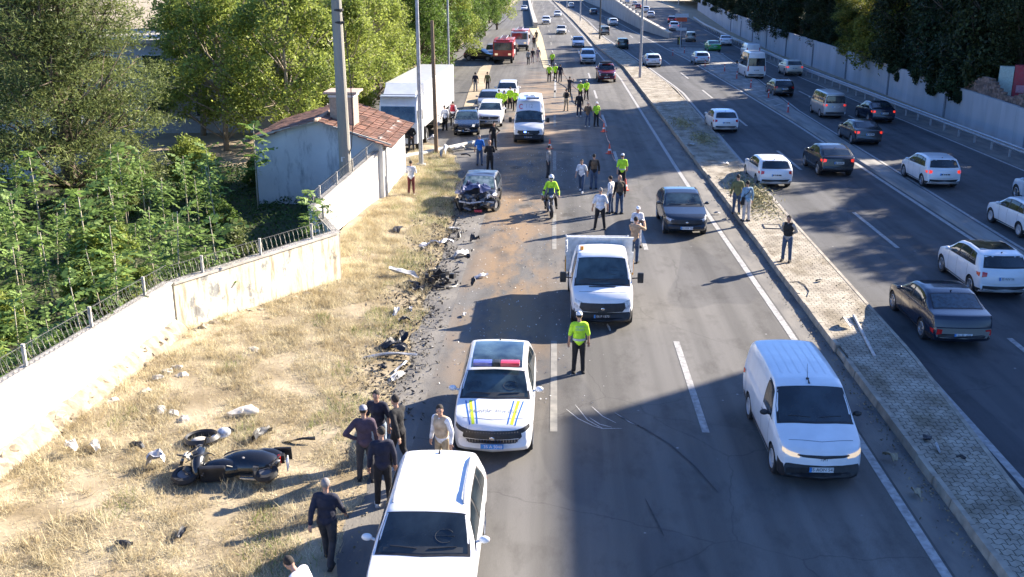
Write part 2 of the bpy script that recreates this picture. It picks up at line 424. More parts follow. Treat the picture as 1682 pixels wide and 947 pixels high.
# dusty strips beside the kerbs
sheet('gutter', [(x + 0.16, y) for x, y in resamp(edgeR, ys)], [(x, y) for x, y in resamp(kerbL, ys)], 0.004, M_DUST)
sheet('shoulder', [(-4.3, y) for y in (-10, 12, 24, 36, 46, 56)], [(-3.15 + 0.1 * math.sin(y), y) for y in (-10, 12, 24, 36, 46, 56)], 0.004, M_DUST)
sheet('guardrail_strip', [(x + 0.2, y) for x, y in resamp(guardX, ys2)], [(29.6, y) for y in ys2], 0.004, M_DUST)

# white lines
def line(name, pts, wd, ys, z=0.008, m=None):
    L_ = resamp(pts, ys); sheet(name, [(x - wd / 2, y) for x, y in L_], [(x + wd / 2, y) for x, y in L_], z, m or M_LINE)
ysf = sorted(set(YS + list(range(10, 120, 6))))
line('edge_line', edgeR, 0.2, ysf); line('edge_line', midL, 0.2, [y for y in ysf if y < 400])
line('edge_line', [(p[0] - 0.12, p[1]) for p in sepL], 0.2, ysf)
line('edge_line', [(p[0] + 0.15, p[1]) for p in sepR], 0.16, [y for y in ysf if y < 175])
line('edge_line', guardX, 0.18, [y for y in ysf if y < 210])
line('edge_line', leftE, 0.2, [y for y in ysf if y >= 90])
def dashes(x0, start, cfun, rng, m=None):
    mb = MB()
    for i in rng:
        y0 = start + i * 16.8
        if y0 < 0: continue
        a, b = y0, y0 + 6.3
        xa, xb = x0 + cfun(a), x0 + cfun(b)
        mb.add([(xa - .09, a, .008), (xa + .09, a, .008), (xb + .09, b, .008), (xb - .09, b, .008)], [(0, 1, 2, 3)])
    tag(mb.build('lane_line', m or M_LINE), kind='structure')
cur = lambda y: -0.0045 * max(0, y - 110) ** 1.25
dashes(0.1, 22.3, cur, range(0, 20), mat('faded_road_paint', (.27, .255, .225), rough=.9, col2=(.17, .165, .15), scale=3)); dashes(3.8, 22.4, cur, range(-1, 20)); dashes(14.0, 39.9, cur, range(-2, 18)); dashes(22.9, 39.5, lambda y: 0, range(2, 8))

# paved median with kerb stones
def paver_mat():
    m = bpy.data.materials.new('interlocking_pavers'); m.use_nodes = True
    t = m.node_tree; N = t.nodes; L = t.links; b = N['Principled BSDF']; b.inputs['Roughness'].default_value = 0.9
    tc = N.new('ShaderNodeTexCoord'); mp = N.new('ShaderNodeMapping'); mp.inputs['Rotation'].default_value = (0, 0, R(1)); L.new(tc.outputs['Object'], mp.inputs[0])
    wv = N.new('ShaderNodeTexWave'); wv.wave_type = 'BANDS'; wv.bands_direction = 'X'; wv.wave_profile = 'TRI'; wv.inputs['Scale'].default_value = 1.6
    L.new(mp.outputs[0], wv.inputs['Vector'])
    ad = N.new('ShaderNodeMix'); ad.data_type = 'VECTOR'
    vm = N.new('ShaderNodeVectorMath'); vm.operation = 'SCALE'; vm.inputs[0].default_value = (0, 0.07, 0); L.new(wv.outputs['Fac'], vm.inputs['Scale'])
    va = N.new('ShaderNodeVectorMath'); va.operation = 'ADD'; L.new(mp.outputs[0], va.inputs[0]); L.new(vm.outputs[0], va.inputs[1])
    br = N.new('ShaderNodeTexBrick'); br.inputs['Scale'].default_value = 1.0
    br.inputs['Color1'].default_value = (0.33, 0.3, 0.25, 1); br.inputs['Color2'].default_value = (0.41, 0.37, 0.31, 1); br.inputs['Mortar'].default_value = (0.1, 0.09, 0.07, 1)
    br.inputs['Mortar Size'].default_value = 0.012; br.inputs['Brick Width'].default_value = 0.24; br.inputs['Row Height'].default_value = 0.19; br.inputs['Mortar Smooth'].default_value = 0.2
    L.new(va.outputs[0], br.inputs['Vector'])
    no = N.new('ShaderNodeTexNoise'); no.inputs['Scale'].default_value = 1.3; no.inputs['Detail'].default_value = 6; L.new(tc.outputs['Object'], no.inputs['Vector'])
    cr = N.new('ShaderNodeValToRGB'); cr.color_ramp.elements[0].position = 0.4; cr.color_ramp.elements[1].position = 0.68
    cr.color_ramp.elements[0].color = (1.08, 1.06, 1.0, 1); cr.color_ramp.elements[1].color = (0.6, 0.56, 0.5, 1); L.new(no.outputs[0], cr.inputs[0])
    mx = N.new('ShaderNodeMix'); mx.data_type = 'RGBA'; mx.blend_type = 'MULTIPLY'; mx.inputs[0].default_value = 1.0
    L.new(br.outputs['Color'], mx.inputs[6]); L.new(cr.outputs[0], mx.inputs[7]); L.new(mx.outputs[2], b.inputs['Base Color'])
    add_stain(m, .48, .62, (.62, .58, .5), .9, (1.4, .5, 1))
    bp = N.new('ShaderNodeBump'); bp.inputs['Strength'].default_value = 0.6; bp.inputs['Distance'].default_value = 0.012; bp.invert = True
    L.new(br.outputs['Fac'], bp.inputs['Height']); L.new(bp.outputs[0], b.inputs['Normal'])
    return m
M_PAVE = paver_mat()
M_KERB = mat('kerb_stone', (0.33, 0.29, 0.23), rough=0.95, var=0.25, scale=2.5, bump=0.6, bscale=18)
ysm = sorted(set([y for y in YS] + list(range(10, 90, 4))))
KL = resamp(kerbL, ysm); KR = resamp(medR, ysm)
sheet('median_paving', [(x + 0.14, y) for x, y in KL], [(x - 0.12, y) for x, y in KR], 0.2, M_PAVE)
mb = MB(); y = 6.0; i = 0
while y < 400:
    ln = 1.0 if y < 120 else 6.0
    xa = resamp(kerbL, [y])[0][0]; xb = resamp(kerbL, [y + ln])[0][0]; j = rnd.uniform(-.015, .015); zt = 0.215 + rnd.uniform(-.012, .012)
    if y > 14 and rnd.random() < 0.06 and y < 60: zt = 0.15; j = 0.05
    mb.add([(xa + j, y + .012, -.02), (xa + .15, y + .012, -.02), (xb + .15, y + ln - .012, -.02), (xb + j, y + ln - .012, -.02), (xa + .03 + j, y + .012, zt), (xa + .15, y + .012, zt), (xb + .15, y + ln - .012, zt), (xb + .03 + j, y + ln - .012, zt)],
           [(0, 1, 2, 3), (4, 7, 6, 5), (0, 4, 5, 1), (1, 5, 6, 2), (2, 6, 7, 3), (3, 7, 4, 0)])
    xa = resamp(medR, [y])[0][0]; xb = resamp(medR, [y + ln])[0][0]; zt = 0.212
    mb.add([(xa - .13, y + .01, -.02), (xa, y + .01, -.02), (xb, y + ln - .01, -.02), (xb - .13, y + ln - .01, -.02), (xa - .13, y + .01, zt), (xa - .02, y + .01, zt), (xb - .02, y + ln - .01, zt), (xb - .13, y + ln - .01, zt)],
           [(0, 1, 2, 3), (4, 7, 6, 5), (0, 4, 5, 1), (1, 5, 6, 2), (2, 6, 7, 3), (3, 7, 4, 0)])
    y += ln
tag(mb.build('kerb', M_KERB), kind='structure')
fill = MB(); xs = resamp(kerbL, ysm); xr = resamp(medR, ysm)

# low separator between the middle carriageway and the service road
yss = [y for y in ysf if y <= 172]
SL = resamp(sepL, yss); SR = resamp(sepR, yss)
M_SEP = mat('separator_concrete', (0.30, 0.285, 0.26), rough=0.95, col2=(0.17, 0.165, 0.155), scale=2.0, bump=0.5, bscale=20, stretch=(1, 0.15, 1))
mb = MB(); vs = []; fs = []
for (a, y), (b_, _) in zip(SL, SR):
    vs += [(a + .12, y, 0.0), (a + .22, y, .1), (b_ - .18, y, .1), (b_ - .08, y, 0)]
n = len(SL)
for i in range(n - 1):
    for k in range(3): fs.append((4 * i + k, 4 * i + k + 1, 4 * i + k + 5, 4 * i + k + 4))
mb.add(vs, fs); tag(mb.build('separator', M_SEP), kind='structure')
mb = MB()
for k in range(26):   # diagonal hatching where the separator widens
    y = 84 + k * 3.3
    a = float(np.interp(y, [p[1] for p in SL], [p[0] for p in SL])) + .4; b_ = float(np.interp(y + 2, [p[1] for p in SR], [p[0] for p in SR])) - .4
    if b_ - a < .8: continue
    mb.add([(a, y, .106), (b_, y + 2.0, .106), (b_, y + 2.35, .106), (a, y + .35, .106)], [(0, 1, 2, 3)])
tag(mb.build('hatching', M_LINE), kind='structure')

# curved scrapes and tyre marks on the tarmac
M_SKID = mat('rubber_mark', (0.055, 0.053, 0.052), rough=0.9, var=0.2)
M_SCR = mat('scrape_mark', (0.42, 0.42, 0.41), rough=0.9, var=0.3, scale=30)
def marks(name, lines_, wd, m, z):
    mb = MB()
    for ln in lines_:
        P = [G(*p) for p in ln]; Q = []
        for i in range(len(P) - 1):
            for k in range(4): Q.append(P[i].lerp(P[i + 1], k / 4))
        Q.append(P[-1]); vs = []
        for i, p in enumerate(Q):
            d = (Q[min(i + 1, len(Q) - 1)] - Q[max(i - 1, 0)]).normalized(); nrm = Vector((-d.y, d.x, 0)); tw = wd * (1 - abs(2 * i / (len(Q) - 1) - 1) ** 3 * .7)
            vs += [p + nrm * tw / 2 + Vector((0, 0, z)), p - nrm * tw / 2 + Vector((0, 0, z))]
        mb.add(vs, [(2 * i, 2 * i + 1, 2 * i + 3, 2 * i + 2) for i in range(len(Q) - 1)])
    tag(mb.build(name, m), kind='structure')
marks('scrape_marks', [[(930, 672), (950, 688), (975, 700), (992, 705)], [(945, 665), (965, 690), (990, 704), (1022, 704)], [(972, 668), (990, 684), (1012, 695)], [(968, 686), (985, 697), (1005, 702)], [(1010, 678), (1035, 694), (1055, 702)]], .03, M_SCR, .012)
marks('tyre_marks', [[(1010, 680), (1060, 705), (1100, 730), (1140, 765), (1180, 810)], [(1060, 820), (1080, 860), (1090, 880)]], .045, M_SKID, .012)

# ---------------------------------------------------------------- left verge with dry grass
W0, W1, W2 = GT(0, 770), GT(290, 545), GT(560, 460)
W3, W5 = GT(570, 385), GT(668, 290)
def vergeL(y):
    pts = sorted([(-10, -13.2), (W0.y, W0.x), (W1.y, W1.x), (W2.y, W2.x), (W2.y + 2, W2.x - 1.2), (W3.y, W3.x), (W5.y, W5.x), (57, -8.2), (62, -8.6), (66, -9)])
    return float(np.interp(y, [p[0] for p in pts], [p[1] for p in pts]))
def vergeR(y):
    return float(np.interp(y, [-10, 17, 30, 43, 50, 56, 60, 64, 66], [-4.0, -4.0, -4.2, -4.5, -4.9, -5.3, -6.0, -7.4, -8.6])) + 0.12 * math.sin(y * 1.7) + 0.07 * math.sin(y * 4.1)
mb = MB(); ny = 150; nx = 14; vs = []; fs = []
for j in range(ny + 1):
    y = -8 + j * (74.0 / ny); a, b_ = vergeL(y) - .4, vergeR(y)
    for i in range(nx + 1):
        x = b_ + (a - b_) * i / nx
        vs.append((x, y, tz(x, y) + 0.014 + (0.03 * math.sin(x * 3.1 + y * 1.3) + 0.02 * math.sin(x * 7 - y * 4)) * (0 if i == 0 else 1) * .6))
for j in range(ny):
    for i in range(nx): fs.append((j * (nx + 1) + i, j * (nx + 1) + i + 1, (j + 1) * (nx + 1) + i + 1, (j + 1) * (nx + 1) + i))
mb.add(vs, fs); tag(mb.build('verge', M_EARTH, smooth=True, angle=None), kind='structure')

def blades(name, n, area, hgt, wid, m, label, cat, lean=0.5, clump=0.6, dens=None):
    """area(): one ground point; blades are thin triangles standing at random leans"""
    P = np.array([area() for _ in range(n)]); n = len(P)
    cl = 0.55 + 0.9 * (0.5 + 0.5 * np.sin(P[:, 0] * 2.3 + np.sin(P[:, 1] * 1.1) * 2) * np.sin(P[:, 1] * 1.9 + P[:, 0]))
    th = NR.uniform(0, 2 * np.pi, n); h = hgt * NR.uniform(.5, 1.3, n) * (1 - clump + clump * cl)
    ln = NR.uniform(0.1, 1, n) * lean * 2; ph = NR.uniform(0, 2 * np.pi, n)
    side = np.stack([np.cos(th), np.sin(th), np.zeros(n)], 1) * (wid * NR.uniform(.6, 1.4, n))[:, None] * .5
    up = np.stack([np.cos(ph) * ln, np.sin(ph) * ln, np.ones(n)], 1); up /= np.linalg.norm(up, axis=1)[:, None]
    V = np.empty((n, 3, 3)); V[:, 0] = P - side; V[:, 1] = P + side; V[:, 2] = P + up * h[:, None]
    me = fast_mesh(name, V.reshape(-1, 3), n, 3)
    o = link(name, me, m); tag(o, label, cat, kind='stuff'); return o
def fast_mesh(name, V, nf, k):
    me = bpy.data.meshes.new(name); me.vertices.add(len(V)); me.vertices.foreach_set('co', np.asarray(V, dtype=np.float32).ravel())
    me.loops.add(nf * k); me.loops.foreach_set('vertex_index', np.arange(nf * k, dtype=np.int32))
    me.polygons.add(nf); me.polygons.foreach_set('loop_start', np.arange(0, nf * k, k, dtype=np.int32)); me.polygons.foreach_set('loop_total', np.full(nf, k, dtype=np.int32))
    me.update(calc_edges=True); me.validate(); return me
def verge_pt():
    while True:
        y = 8 + 54 * rnd.random() ** 1.15; a, b_ = vergeL(y), vergeR(y); x = a + (b_ - a) * rnd.random()
        if x > b_ - .7 and rnd.random() < .5: continue
        if math.sin(x * 1.9 + y * .7 + 2 * math.sin(y * 1.3)) + math.sin(x * .8 - y * 1.1 + math.sin(x * 3.1)) < -1.0 and rnd.random() < .8: continue
        return (x, y, tz(x, y) + 0.0)
M_STRAW = mat('dry_straw', (0.66, 0.59, 0.4), rough=0.85, col2=(0.45, 0.37, 0.22), scale=1.6, trans=0.3, island=0.35)
M_STRAWG = mat('fading_grass', (0.2, 0.25, 0.06), rough=0.8, col2=(0.14, 0.2, 0.05), scale=2, trans=0.35, island=0.4)
blades('dry_grass', 230000, verge_pt, 0.15, 0.014, M_STRAW, 'dense dry straw-yellow grass covering the sloping verge beside the wall', 'grass', lean=.9)
tuft_c = [verge_pt() for _ in range(1500)]
def tuft_pt():
    c = rnd.choice(tuft_c); x, y = c[0] + rnd.gauss(0, .09), c[1] + rnd.gauss(0, .09)
    return (x, y, tz(x, y))
blades('grass_tufts', 42000, tuft_pt, 0.3, 0.014, M_STRAW, 'taller straw tufts standing out of the dry verge grass', 'grass', lean=.8)
def green_pt():
    while True:
        x, y, z = verge_pt(); b_ = vergeR(y)
        if (abs(x - b_ + .9) < .9 and (44 < y < 58 or math.sin(y * .9) > .3)) or math.sin(x * 2.1 + 1) * math.sin(y * .8) > .86: return (x, y, z)
blades('green_grass', 14000, green_pt, 0.2, 0.016, M_STRAWG, 'patches of greener grass along the road side of the verge', 'grass', lean=.7)
# ---------------------------------------------------------------- vehicles
# local frame: +X forward, origin on the ground under the middle of the car
class Shell:
    """lofted car body from a side profile; s is the distance back from the front bumper"""
    def __init__(q, L, W, prof, belt, bot=None, curvf=.28, curvr=.16, tumble=.34, crown=.035, nose=.86, tail=.9, sill=.96, smooth=.05, rwid=None):
        q.L, q.W = L, W; h = W / 2
        q.S = sorted(set([0, .02, .05, .09, .14] + [round(x, 3) for x in np.arange(.2, L - .15, .055)] + [L - .14, L - .09, L - .05, L - .02, L]))
        ps, pz = [p[0] for p in prof], [p[1] for p in prof]
        def zr(s):
            if s < .12 or s > L - .12: return float(np.interp(s, ps, pz))
            return float(np.mean(np.interp([s - smooth, s - smooth / 2, s, s + smooth / 2, s + smooth], ps, pz)))
        q.zr = zr
        bs, bz = [p[0] for p in belt], [p[1] for p in belt]
        q.zb = lambda s: min(float(np.interp(s, bs, bz)), zr(s) - .015)
        bot = bot or [(0, .34), (.12, .22), (.5, .2), (L - .5, .22), (L - .12, .26), (L, .4)]
        q.bt = lambda s: float(np.interp(s, [p[0] for p in bot], [p[1] for p in bot]))
        q.wd = lambda s: h * float(np.interp(s, [0, .08, .25, .7, L * .5, L - .6, L - .2, L - .06, L], [nose, nose + .05, .965, .995, 1, .995, .975, tail + .04, tail]))
        q.tumble, q.crown, q.sill, q.curvf, q.curvr = tumble, crown, sill, curvf, curvr
        vs = []; rings = []
        for s in q.S:
            ring = q.ring(s); rings.append(len(ring)); full = ring + [(x, -y, z) for x, y, z in reversed(ring[1:-1])]
            vs += full; nr = len(full)
        fs = []
        for i in range(len(q.S) - 1):
            for k in range(nr):
                k2 = (k + 1) % nr; fs.append((i * nr + k, (i + 1) * nr + k, (i + 1) * nr + k2, i * nr + k2))
        fs.append(tuple(range(nr))); fs.append(tuple((len(q.S) - 1) * nr + k for k in range(nr - 1, -1, -1)))
        q.v, q.f = vs, fs
        q.bvh = BVHTree.FromPolygons([Vector(v) for v in vs], fs)
    def rw(q, s):
        w_ = q.wd(s); return max(.3, .965 * w_ - q.tumble * max(0, q.zr(s) - q.zb(s)))
    def ring(q, s):
        w_, zb, zr, b = q.wd(s), q.zb(s), q.zr(s), q.bt(s); b = min(b, zb - .05)
        g = max(0, zr - zb); rw = q.rw(s); k = min(1, g / .25); cr = q.crown
        P = [(0, b), (w_ * .8, b), (w_ * q.sill * .97, b + .015), (w_ * q.sill, b + (zb - b) * .12), (w_ * .99, b + (zb - b) * .38), (w_, b + (zb - b) * .62), (w_ * .995, b + (zb - b) * .82), (w_ * .98, zb - .02), (.965 * w_, zb)]
        for t in (.2, .45, .7, .88): P.append((.965 * w_ + (rw - .965 * w_) * t + .02 * k * math.sin(t * math.pi), zb + (zr - cr * k * .9 - zb) * t))
        P += [(rw - .015 * k, zr - cr * k * .75), (rw * .94, zr - cr * k * .2), (rw * .8, zr + cr * .12), (rw * .5, zr + cr * .35), (0, zr + cr * .5)]
        x0 = q.L / 2 - s; out = []
        cf = q.curvf * max(0, (x0 / (q.L / 2))) ** 1.5 if x0 > 0 else 0; crr = q.curvr * max(0, (-x0 / (q.L / 2))) ** 1.5 if x0 < 0 else 0
        for y, z in P:
            yy = (y / (q.W / 2)) ** 2; out.append((x0 - cf * yy + crr * yy, y, z))
        return out
    def hit(q, o, d):
        loc, nrm, _, _ = q.bvh.ray_cast(Vector(o), Vector(d)); return loc, nrm
    def patch(q, mb, axis, rows, off=.006, n=10, m=4, mirror=False, mi=None):
        """rows: polylines in (s|y, z|s); axis: side (s,z), front (y,z), rear (y,z), top (s,y)"""
        def samp(pl, t):
            k = t * (len(pl) - 1); i = min(int(k), len(pl) - 2); f = k - i
            return pl[i][0] * (1 - f) + pl[i + 1][0] * f, pl[i][1] * (1 - f) + pl[i + 1][1] * f
        for sg in ((1, -1) if mirror is True else (mirror or 1,)):
            vs = []; last = None; ok = True
            for j in range(m + 1):
                r = j / m * (len(rows) - 1); a = min(int(r), len(rows) - 2); fr = r - a
                for i in range(n + 1):
                    u0, v0 = samp(rows[a], i / n); u1, v1 = samp(rows[a + 1], i / n); u, v = u0 * (1 - fr) + u1 * fr, v0 * (1 - fr) + v1 * fr
                    if axis == 'side': o = (q.L / 2 - u, 3 * sg, v); d = (0, -sg, 0)
                    elif axis == 'front': o = (q.L, u * sg, v); d = (-1, 0, 0)
                    elif axis == 'rear': o = (-q.L, u * sg, v); d = (1, 0, 0)
                    else: o = (q.L / 2 - u, v * sg, 5); d = (0, 0, -1)
                    h, nr = q.hit(o, d)
                    if h is None:
                        h = last or Vector(o) + Vector(d) * 3; nr = -Vector(d)
                    elif nr.dot(Vector(d)) > 0: nr = -nr
                    last = h; vs.append(h + (nr * .6 - Vector(d) * .4).normalized() * off)
            fs = []
            for j in range(m):
                for i in range(n): fs.append((j * (n + 1) + i, j * (n + 1) + i + 1, (j + 1) * (n + 1) + i + 1, (j + 1) * (n + 1) + i))
            if (axis == 'side') == (sg > 0): pass
            mb.add(vs, fs, mi)
        return mb

def wheel_bp(bp, r=.33, wd=.22, rimkey='RIM', spokes=5, x=0, y=0, steel=False, s=1):
    t = MB(); t.lathe([(r * .6, -wd / 2 + .01), (r * .93, -wd / 2), (r, -wd / 2 + .03), (r, wd / 2 - .03), (r * .93, wd / 2), (r * .6, wd / 2 - .01)], (0, 0, 0), 'y', 26)
    i = bp.part('wheel', t, M_TYRE, loc=(x, y, r))
    m = MB(); f = wd / 2 * s
    m.lathe([(.001, f * .55), (r * .12, f * .6), (r * .16, f * .35), (r * .5, f * .3) if not steel else (r * .5, f * .7), (r * .6, f * .75), (r * .66, f * .93), (r * .61, f * 1.03), (r * .58, f * .6)], (0, 0, 0), 'y', 26)
    if not steel:
        for k in range(spokes):
            a = 2 * math.pi * k / spokes
            m.box((math.cos(a) * r * .36, f * .8, math.sin(a) * r * .36), (r * .52, .03, r * .13), ry=-a)
    else:
        for k in range(8):
            a = 2 * math.pi * k / 8; m.ell((math.cos(a) * r * .42, f * .66, math.sin(a) * r * .42), (r * .05, .015, r * .05), 8, 5)
    bp.part('rim', m, M_STEELW if steel else rimkey, parent=i)
    if not steel:
        d = MB(); d.lathe([(r * .1, f * .5), (r * .56, f * .45)], (0, 0, 0), 'y', 20)
        bp.part('brake_disc', d, M_BLACK, parent=i)

def plate(mb, c, nx, txt, blue=False, w=.52):
    """number plate facing along nx (+1 front, -1 rear)"""
    c = Vector(c); mb.box(c, (.02, w, .115), mi=0)
    ux = Vector((0, 1 if nx > 0 else -1, 0)); uz = Vector((0, 0, 1)); o = c + Vector((nx * .013, 0, 0))
    if blue is not True: mb.box(c - ux * (w / 2 - .025) + Vector((nx * .004, 0, 0)), (.02, .05, .113), mi=1)
    if txt: add_text(mb, txt, .105, o + ux * .02, ux, uz, 2, .95)
    else:
        for k, (a, b_) in enumerate([(-.2, .07), (-.09, .05), (.0, .08), (.13, .13)]): mb.box(c + ux * (a + .03) + Vector((nx * .006, 0, 0)), (.012, b_, .06), mi=2)

_cut = {}
def arches(v, f, cuts, lowb=None, lowx=0):
    """cut the wheel arches out of the body shell"""
    me = bpy.data.meshes.new('body'); me.from_pydata([tuple(a) for a in v], [], f); me.materials.append(None); me.materials.append(None)
    bm = bmesh.new(); bm.from_mesh(me); bmesh.ops.recalc_face_normals(bm, faces=bm.faces); bm.to_mesh(me); bm.free()
    o = bpy.data.objects.new('tmp', me); COL.objects.link(o)
    cm = MB()
    for x, z, r, y0, y1 in cuts: cm.cyl((x, y0, z), (x, y1, z), r, n=28)
    ce = cm.mesh('cut'); ce.materials.append(None); ce.materials.append(None)
    ce.polygons.foreach_set('material_index', [1] * len(ce.polygons))
    bm = bmesh.new(); bm.from_mesh(ce); bmesh.ops.recalc_face_normals(bm, faces=bm.faces); bm.to_mesh(ce); bm.free()
    co = bpy.data.objects.new('cut', ce); COL.objects.link(co)
    md = o.modifiers.new('b', 'BOOLEAN'); md.operation = 'DIFFERENCE'; md.object = co; md.solver = 'EXACT'; md.material_mode = 'INDEX'
    out = evalmesh(o); out.name = 'body'
    bpy.data.objects.remove(o); bpy.data.objects.remove(co)
    if len(out.polygons) < 50: out = me
    if lowb:
        for p_ in out.polygons:
            if p_.center.z < lowb and p_.center.x > lowx: p_.material_index = 1
    out.shade_smooth(); out.set_sharp_from_angle(angle=R(32)); return out

STY = {}
def style(name, **k): STY[name] = k
# prof: roof/hood line (s, z); belt (s, z); ws: windscreen s range; rg: rear glass; sg: side glass list of s breaks; wh: wheel s positions
style('sedan', L=4.6, W=1.80, prof=[(0, .56), (.03, .66), (.12, .74), (.35, .81), (1.28, .98), (2.12, 1.41), (2.6, 1.455), (3.1, 1.44), (3.35, 1.39), (4.0, 1.09), (4.1, 1.07), (4.48, 1.03), (4.56, .98), (4.6, .7)], belt=[(0, .62), (.4, .76), (1.3, .93), (3.9, 1.0), (4.6, .98)], ws=(1.32, 2.1), rg=(3.38, 3.96), sg=[1.62, 2.45, 2.52, 3.35, 3.62], wh=(.88, 3.58), wr=.325)
style('hatch', L=4.3, W=1.79, prof=[(0, .56), (.03, .68), (.12, .77), (.35, .85), (1.15, 1.0), (1.95, 1.42), (2.5, 1.48), (3.3, 1.46), (3.75, 1.40), (4.08, 1.08), (4.2, .98), (4.27, .9), (4.3, .6)], belt=[(0, .64), (.4, .8), (1.2, .95), (3.9, 1.04), (4.3, .95)], ws=(1.2, 1.94), rg=None, rgz=(1.06, 1.37), sg=[1.5, 2.3, 2.37, 3.15, 3.65], wh=(.83, 3.45), wr=.325)
style('wagon', L=4.36, W=1.80, prof=[(0, .58), (.03, .72), (.12, .82), (.35, .9), (1.1, 1.06), (1.9, 1.5), (2.5, 1.57), (3.3, 1.55), (3.85, 1.48), (4.14, 1.14), (4.26, 1.02), (4.33, .9), (4.36, .6)], belt=[(0, .66), (.4, .84), (1.2, 1.0), (3.9, 1.09), (4.36, 1.0)], ws=(1.15, 1.88), rg=None, rgz=(1.12, 1.44), sg=[1.4, 2.25, 2.32, 3.1, 3.7], wh=(.86, 3.52), wr=.33)
style('suv', L=4.5, W=1.86, prof=[(0, .62), (.03, .78), (.12, .9), (.35, .98), (1.2, 1.12), (1.95, 1.55), (2.5, 1.65), (3.4, 1.65), (3.95, 1.59), (4.28, 1.2), (4.4, 1.08), (4.47, .95), (4.5, .65)], belt=[(0, .7), (.4, .93), (1.25, 1.06), (3.9, 1.15), (4.5, 1.05)], ws=(1.25, 1.93), rg=None, rgz=(1.18, 1.52), sg=[1.55, 2.4, 2.47, 3.3, 3.9], wh=(.9, 3.6), wr=.37, bot=[(0, .4), (.12, .27), (.5, .25), (4.0, .25), (4.38, .32), (4.5, .45)])
style('coupe_suv', L=4.5, W=1.86, prof=[(0, .6), (.03, .76), (.12, .86), (.35, .94), (1.25, 1.08), (2.05, 1.5), (2.5, 1.58), (3.1, 1.56), (3.6, 1.44), (4.2, 1.15), (4.36, 1.1), (4.46, 1.0), (4.5, .65)], belt=[(0, .68), (.4, .88), (1.25, 1.02), (3.9, 1.12), (4.5, 1.05)], ws=(1.3, 2.03), rg=(3.62, 4.15), rgz=None, sg=[1.6, 2.45, 2.52, 3.3, 3.75], wh=(.9, 3.6), wr=.36, bot=[(0, .4), (.12, .27), (.5, .25), (4.0, .25), (4.38, .32), (4.5, .45)])
style('van', L=4.75, W=1.86, prof=[(0, .62), (.03, .8), (.1, .93), (.3, 1.02), (.95, 1.19), (1.72, 1.76), (2.0, 1.82), (3.0, 1.85), (4.55, 1.82), (4.66, 1.72), (4.72, 1.1), (4.75, .6)], belt=[(0, .7), (.3, .95), (1.0, 1.12), (4.4, 1.16), (4.75, 1.1)], ws=(1.0, 1.7), rg=None, rgz=(1.2, 1.6), sg=[1.28, 2.15], wh=(.93, 3.75), wr=.335, tumble=.2, nose=.86, tail=.96)
style('minivan', L=4.5, W=1.7, prof=[(0, .5), (.02, .9), (.08, 1.08), (.2, 1.16), (.85, 1.82), (1.2, 1.92), (4.3, 1.92), (4.42, 1.82), (4.47, 1.1), (4.5, .55)], belt=[(0, .8), (.3, 1.1), (4.4, 1.16), (4.5, 1.1)], ws=(.25, .84), rg=None, rgz=(1.22, 1.72), sg=[.75, 1.5, 1.57, 2.5, 2.57, 3.4, 3.47, 4.25], wh=(.62, 3.2), wr=.31, tumble=.2, nose=.92, tail=.96)
style('transit', L=5.6, W=2.0, prof=[(0, .62), (.03, .82), (.1, .98), (.3, 1.12), (.8, 1.3), (1.42, 1.98), (1.9, 2.55), (2.3, 2.68), (3.5, 2.7), (5.4, 2.68), (5.5, 2.58), (5.57, 1.3), (5.6, .6)], belt=[(0, .72), (.3, 1.02), (.9, 1.22), (5.3, 1.26), (5.6, 1.2)], ws=(.86, 1.4), rg=None, rgz=(1.4, 2.1), sg=[1.1, 1.95], wh=(.95, 4.45), wr=.35, tumble=.11, nose=.88, tail=.97, crown=.07)
style('cabvan', L=2.75, W=1.98, prof=[(0, .6), (.03, .82), (.1, 1.0), (.3, 1.14), (.72, 1.27), (1.36, 2.02), (1.6, 2.12), (2.45, 2.14), (2.66, 2.1), (2.72, 1.9), (2.75, 1.6)], belt=[(0, .72), (.3, 1.04), (.9, 1.22), (2.75, 1.26)], ws=(.77, 1.34), rg=None, rgz=None, sg=[1.0, 1.95], wh=(.9, 9), wr=.35, tumble=.2, nose=.88, tail=.99, crown=.05, bot=[(0, .34), (.12, .25), (.5, .22), (2.0, .3), (2.75, .4)])
style('pickup', L=3.3, W=1.86, prof=[(0, .7), (.03, .88), (.12, 1.0), (.35, 1.06), (1.25, 1.16), (1.85, 1.62), (2.2, 1.72), (3.0, 1.72), (3.2, 1.66), (3.27, 1.2), (3.3, 1.0)], belt=[(0, .8), (.4, 1.0), (1.25, 1.12), (3.3, 1.16)], ws=(1.3, 1.84), rg=None, rgz=(1.25, 1.6), sg=[1.6, 2.35, 2.42, 3.1], wh=(.95, 9), wr=.38, bot=[(0, .45), (.12, .35), (.5, .3), (3.3, .32)])
style('boxy', L=4.1, W=1.66, prof=[(0, .56), (.02, .72), (.08, .82), (.2, .86), (1.2, .97), (1.75, 1.44), (2.1, 1.5), (3.9, 1.5), (4.02, 1.42), (4.07, .95), (4.1, .55)], belt=[(0, .66), (.3, .82), (1.2, .94), (4.0, .97), (4.1, .9)], ws=(1.24, 1.73), rg=None, rgz=(.98, 1.36), sg=[1.5, 2.2, 2.27, 3.0, 3.07, 3.8], wh=(.75, 3.3), wr=.3, tumble=.24)

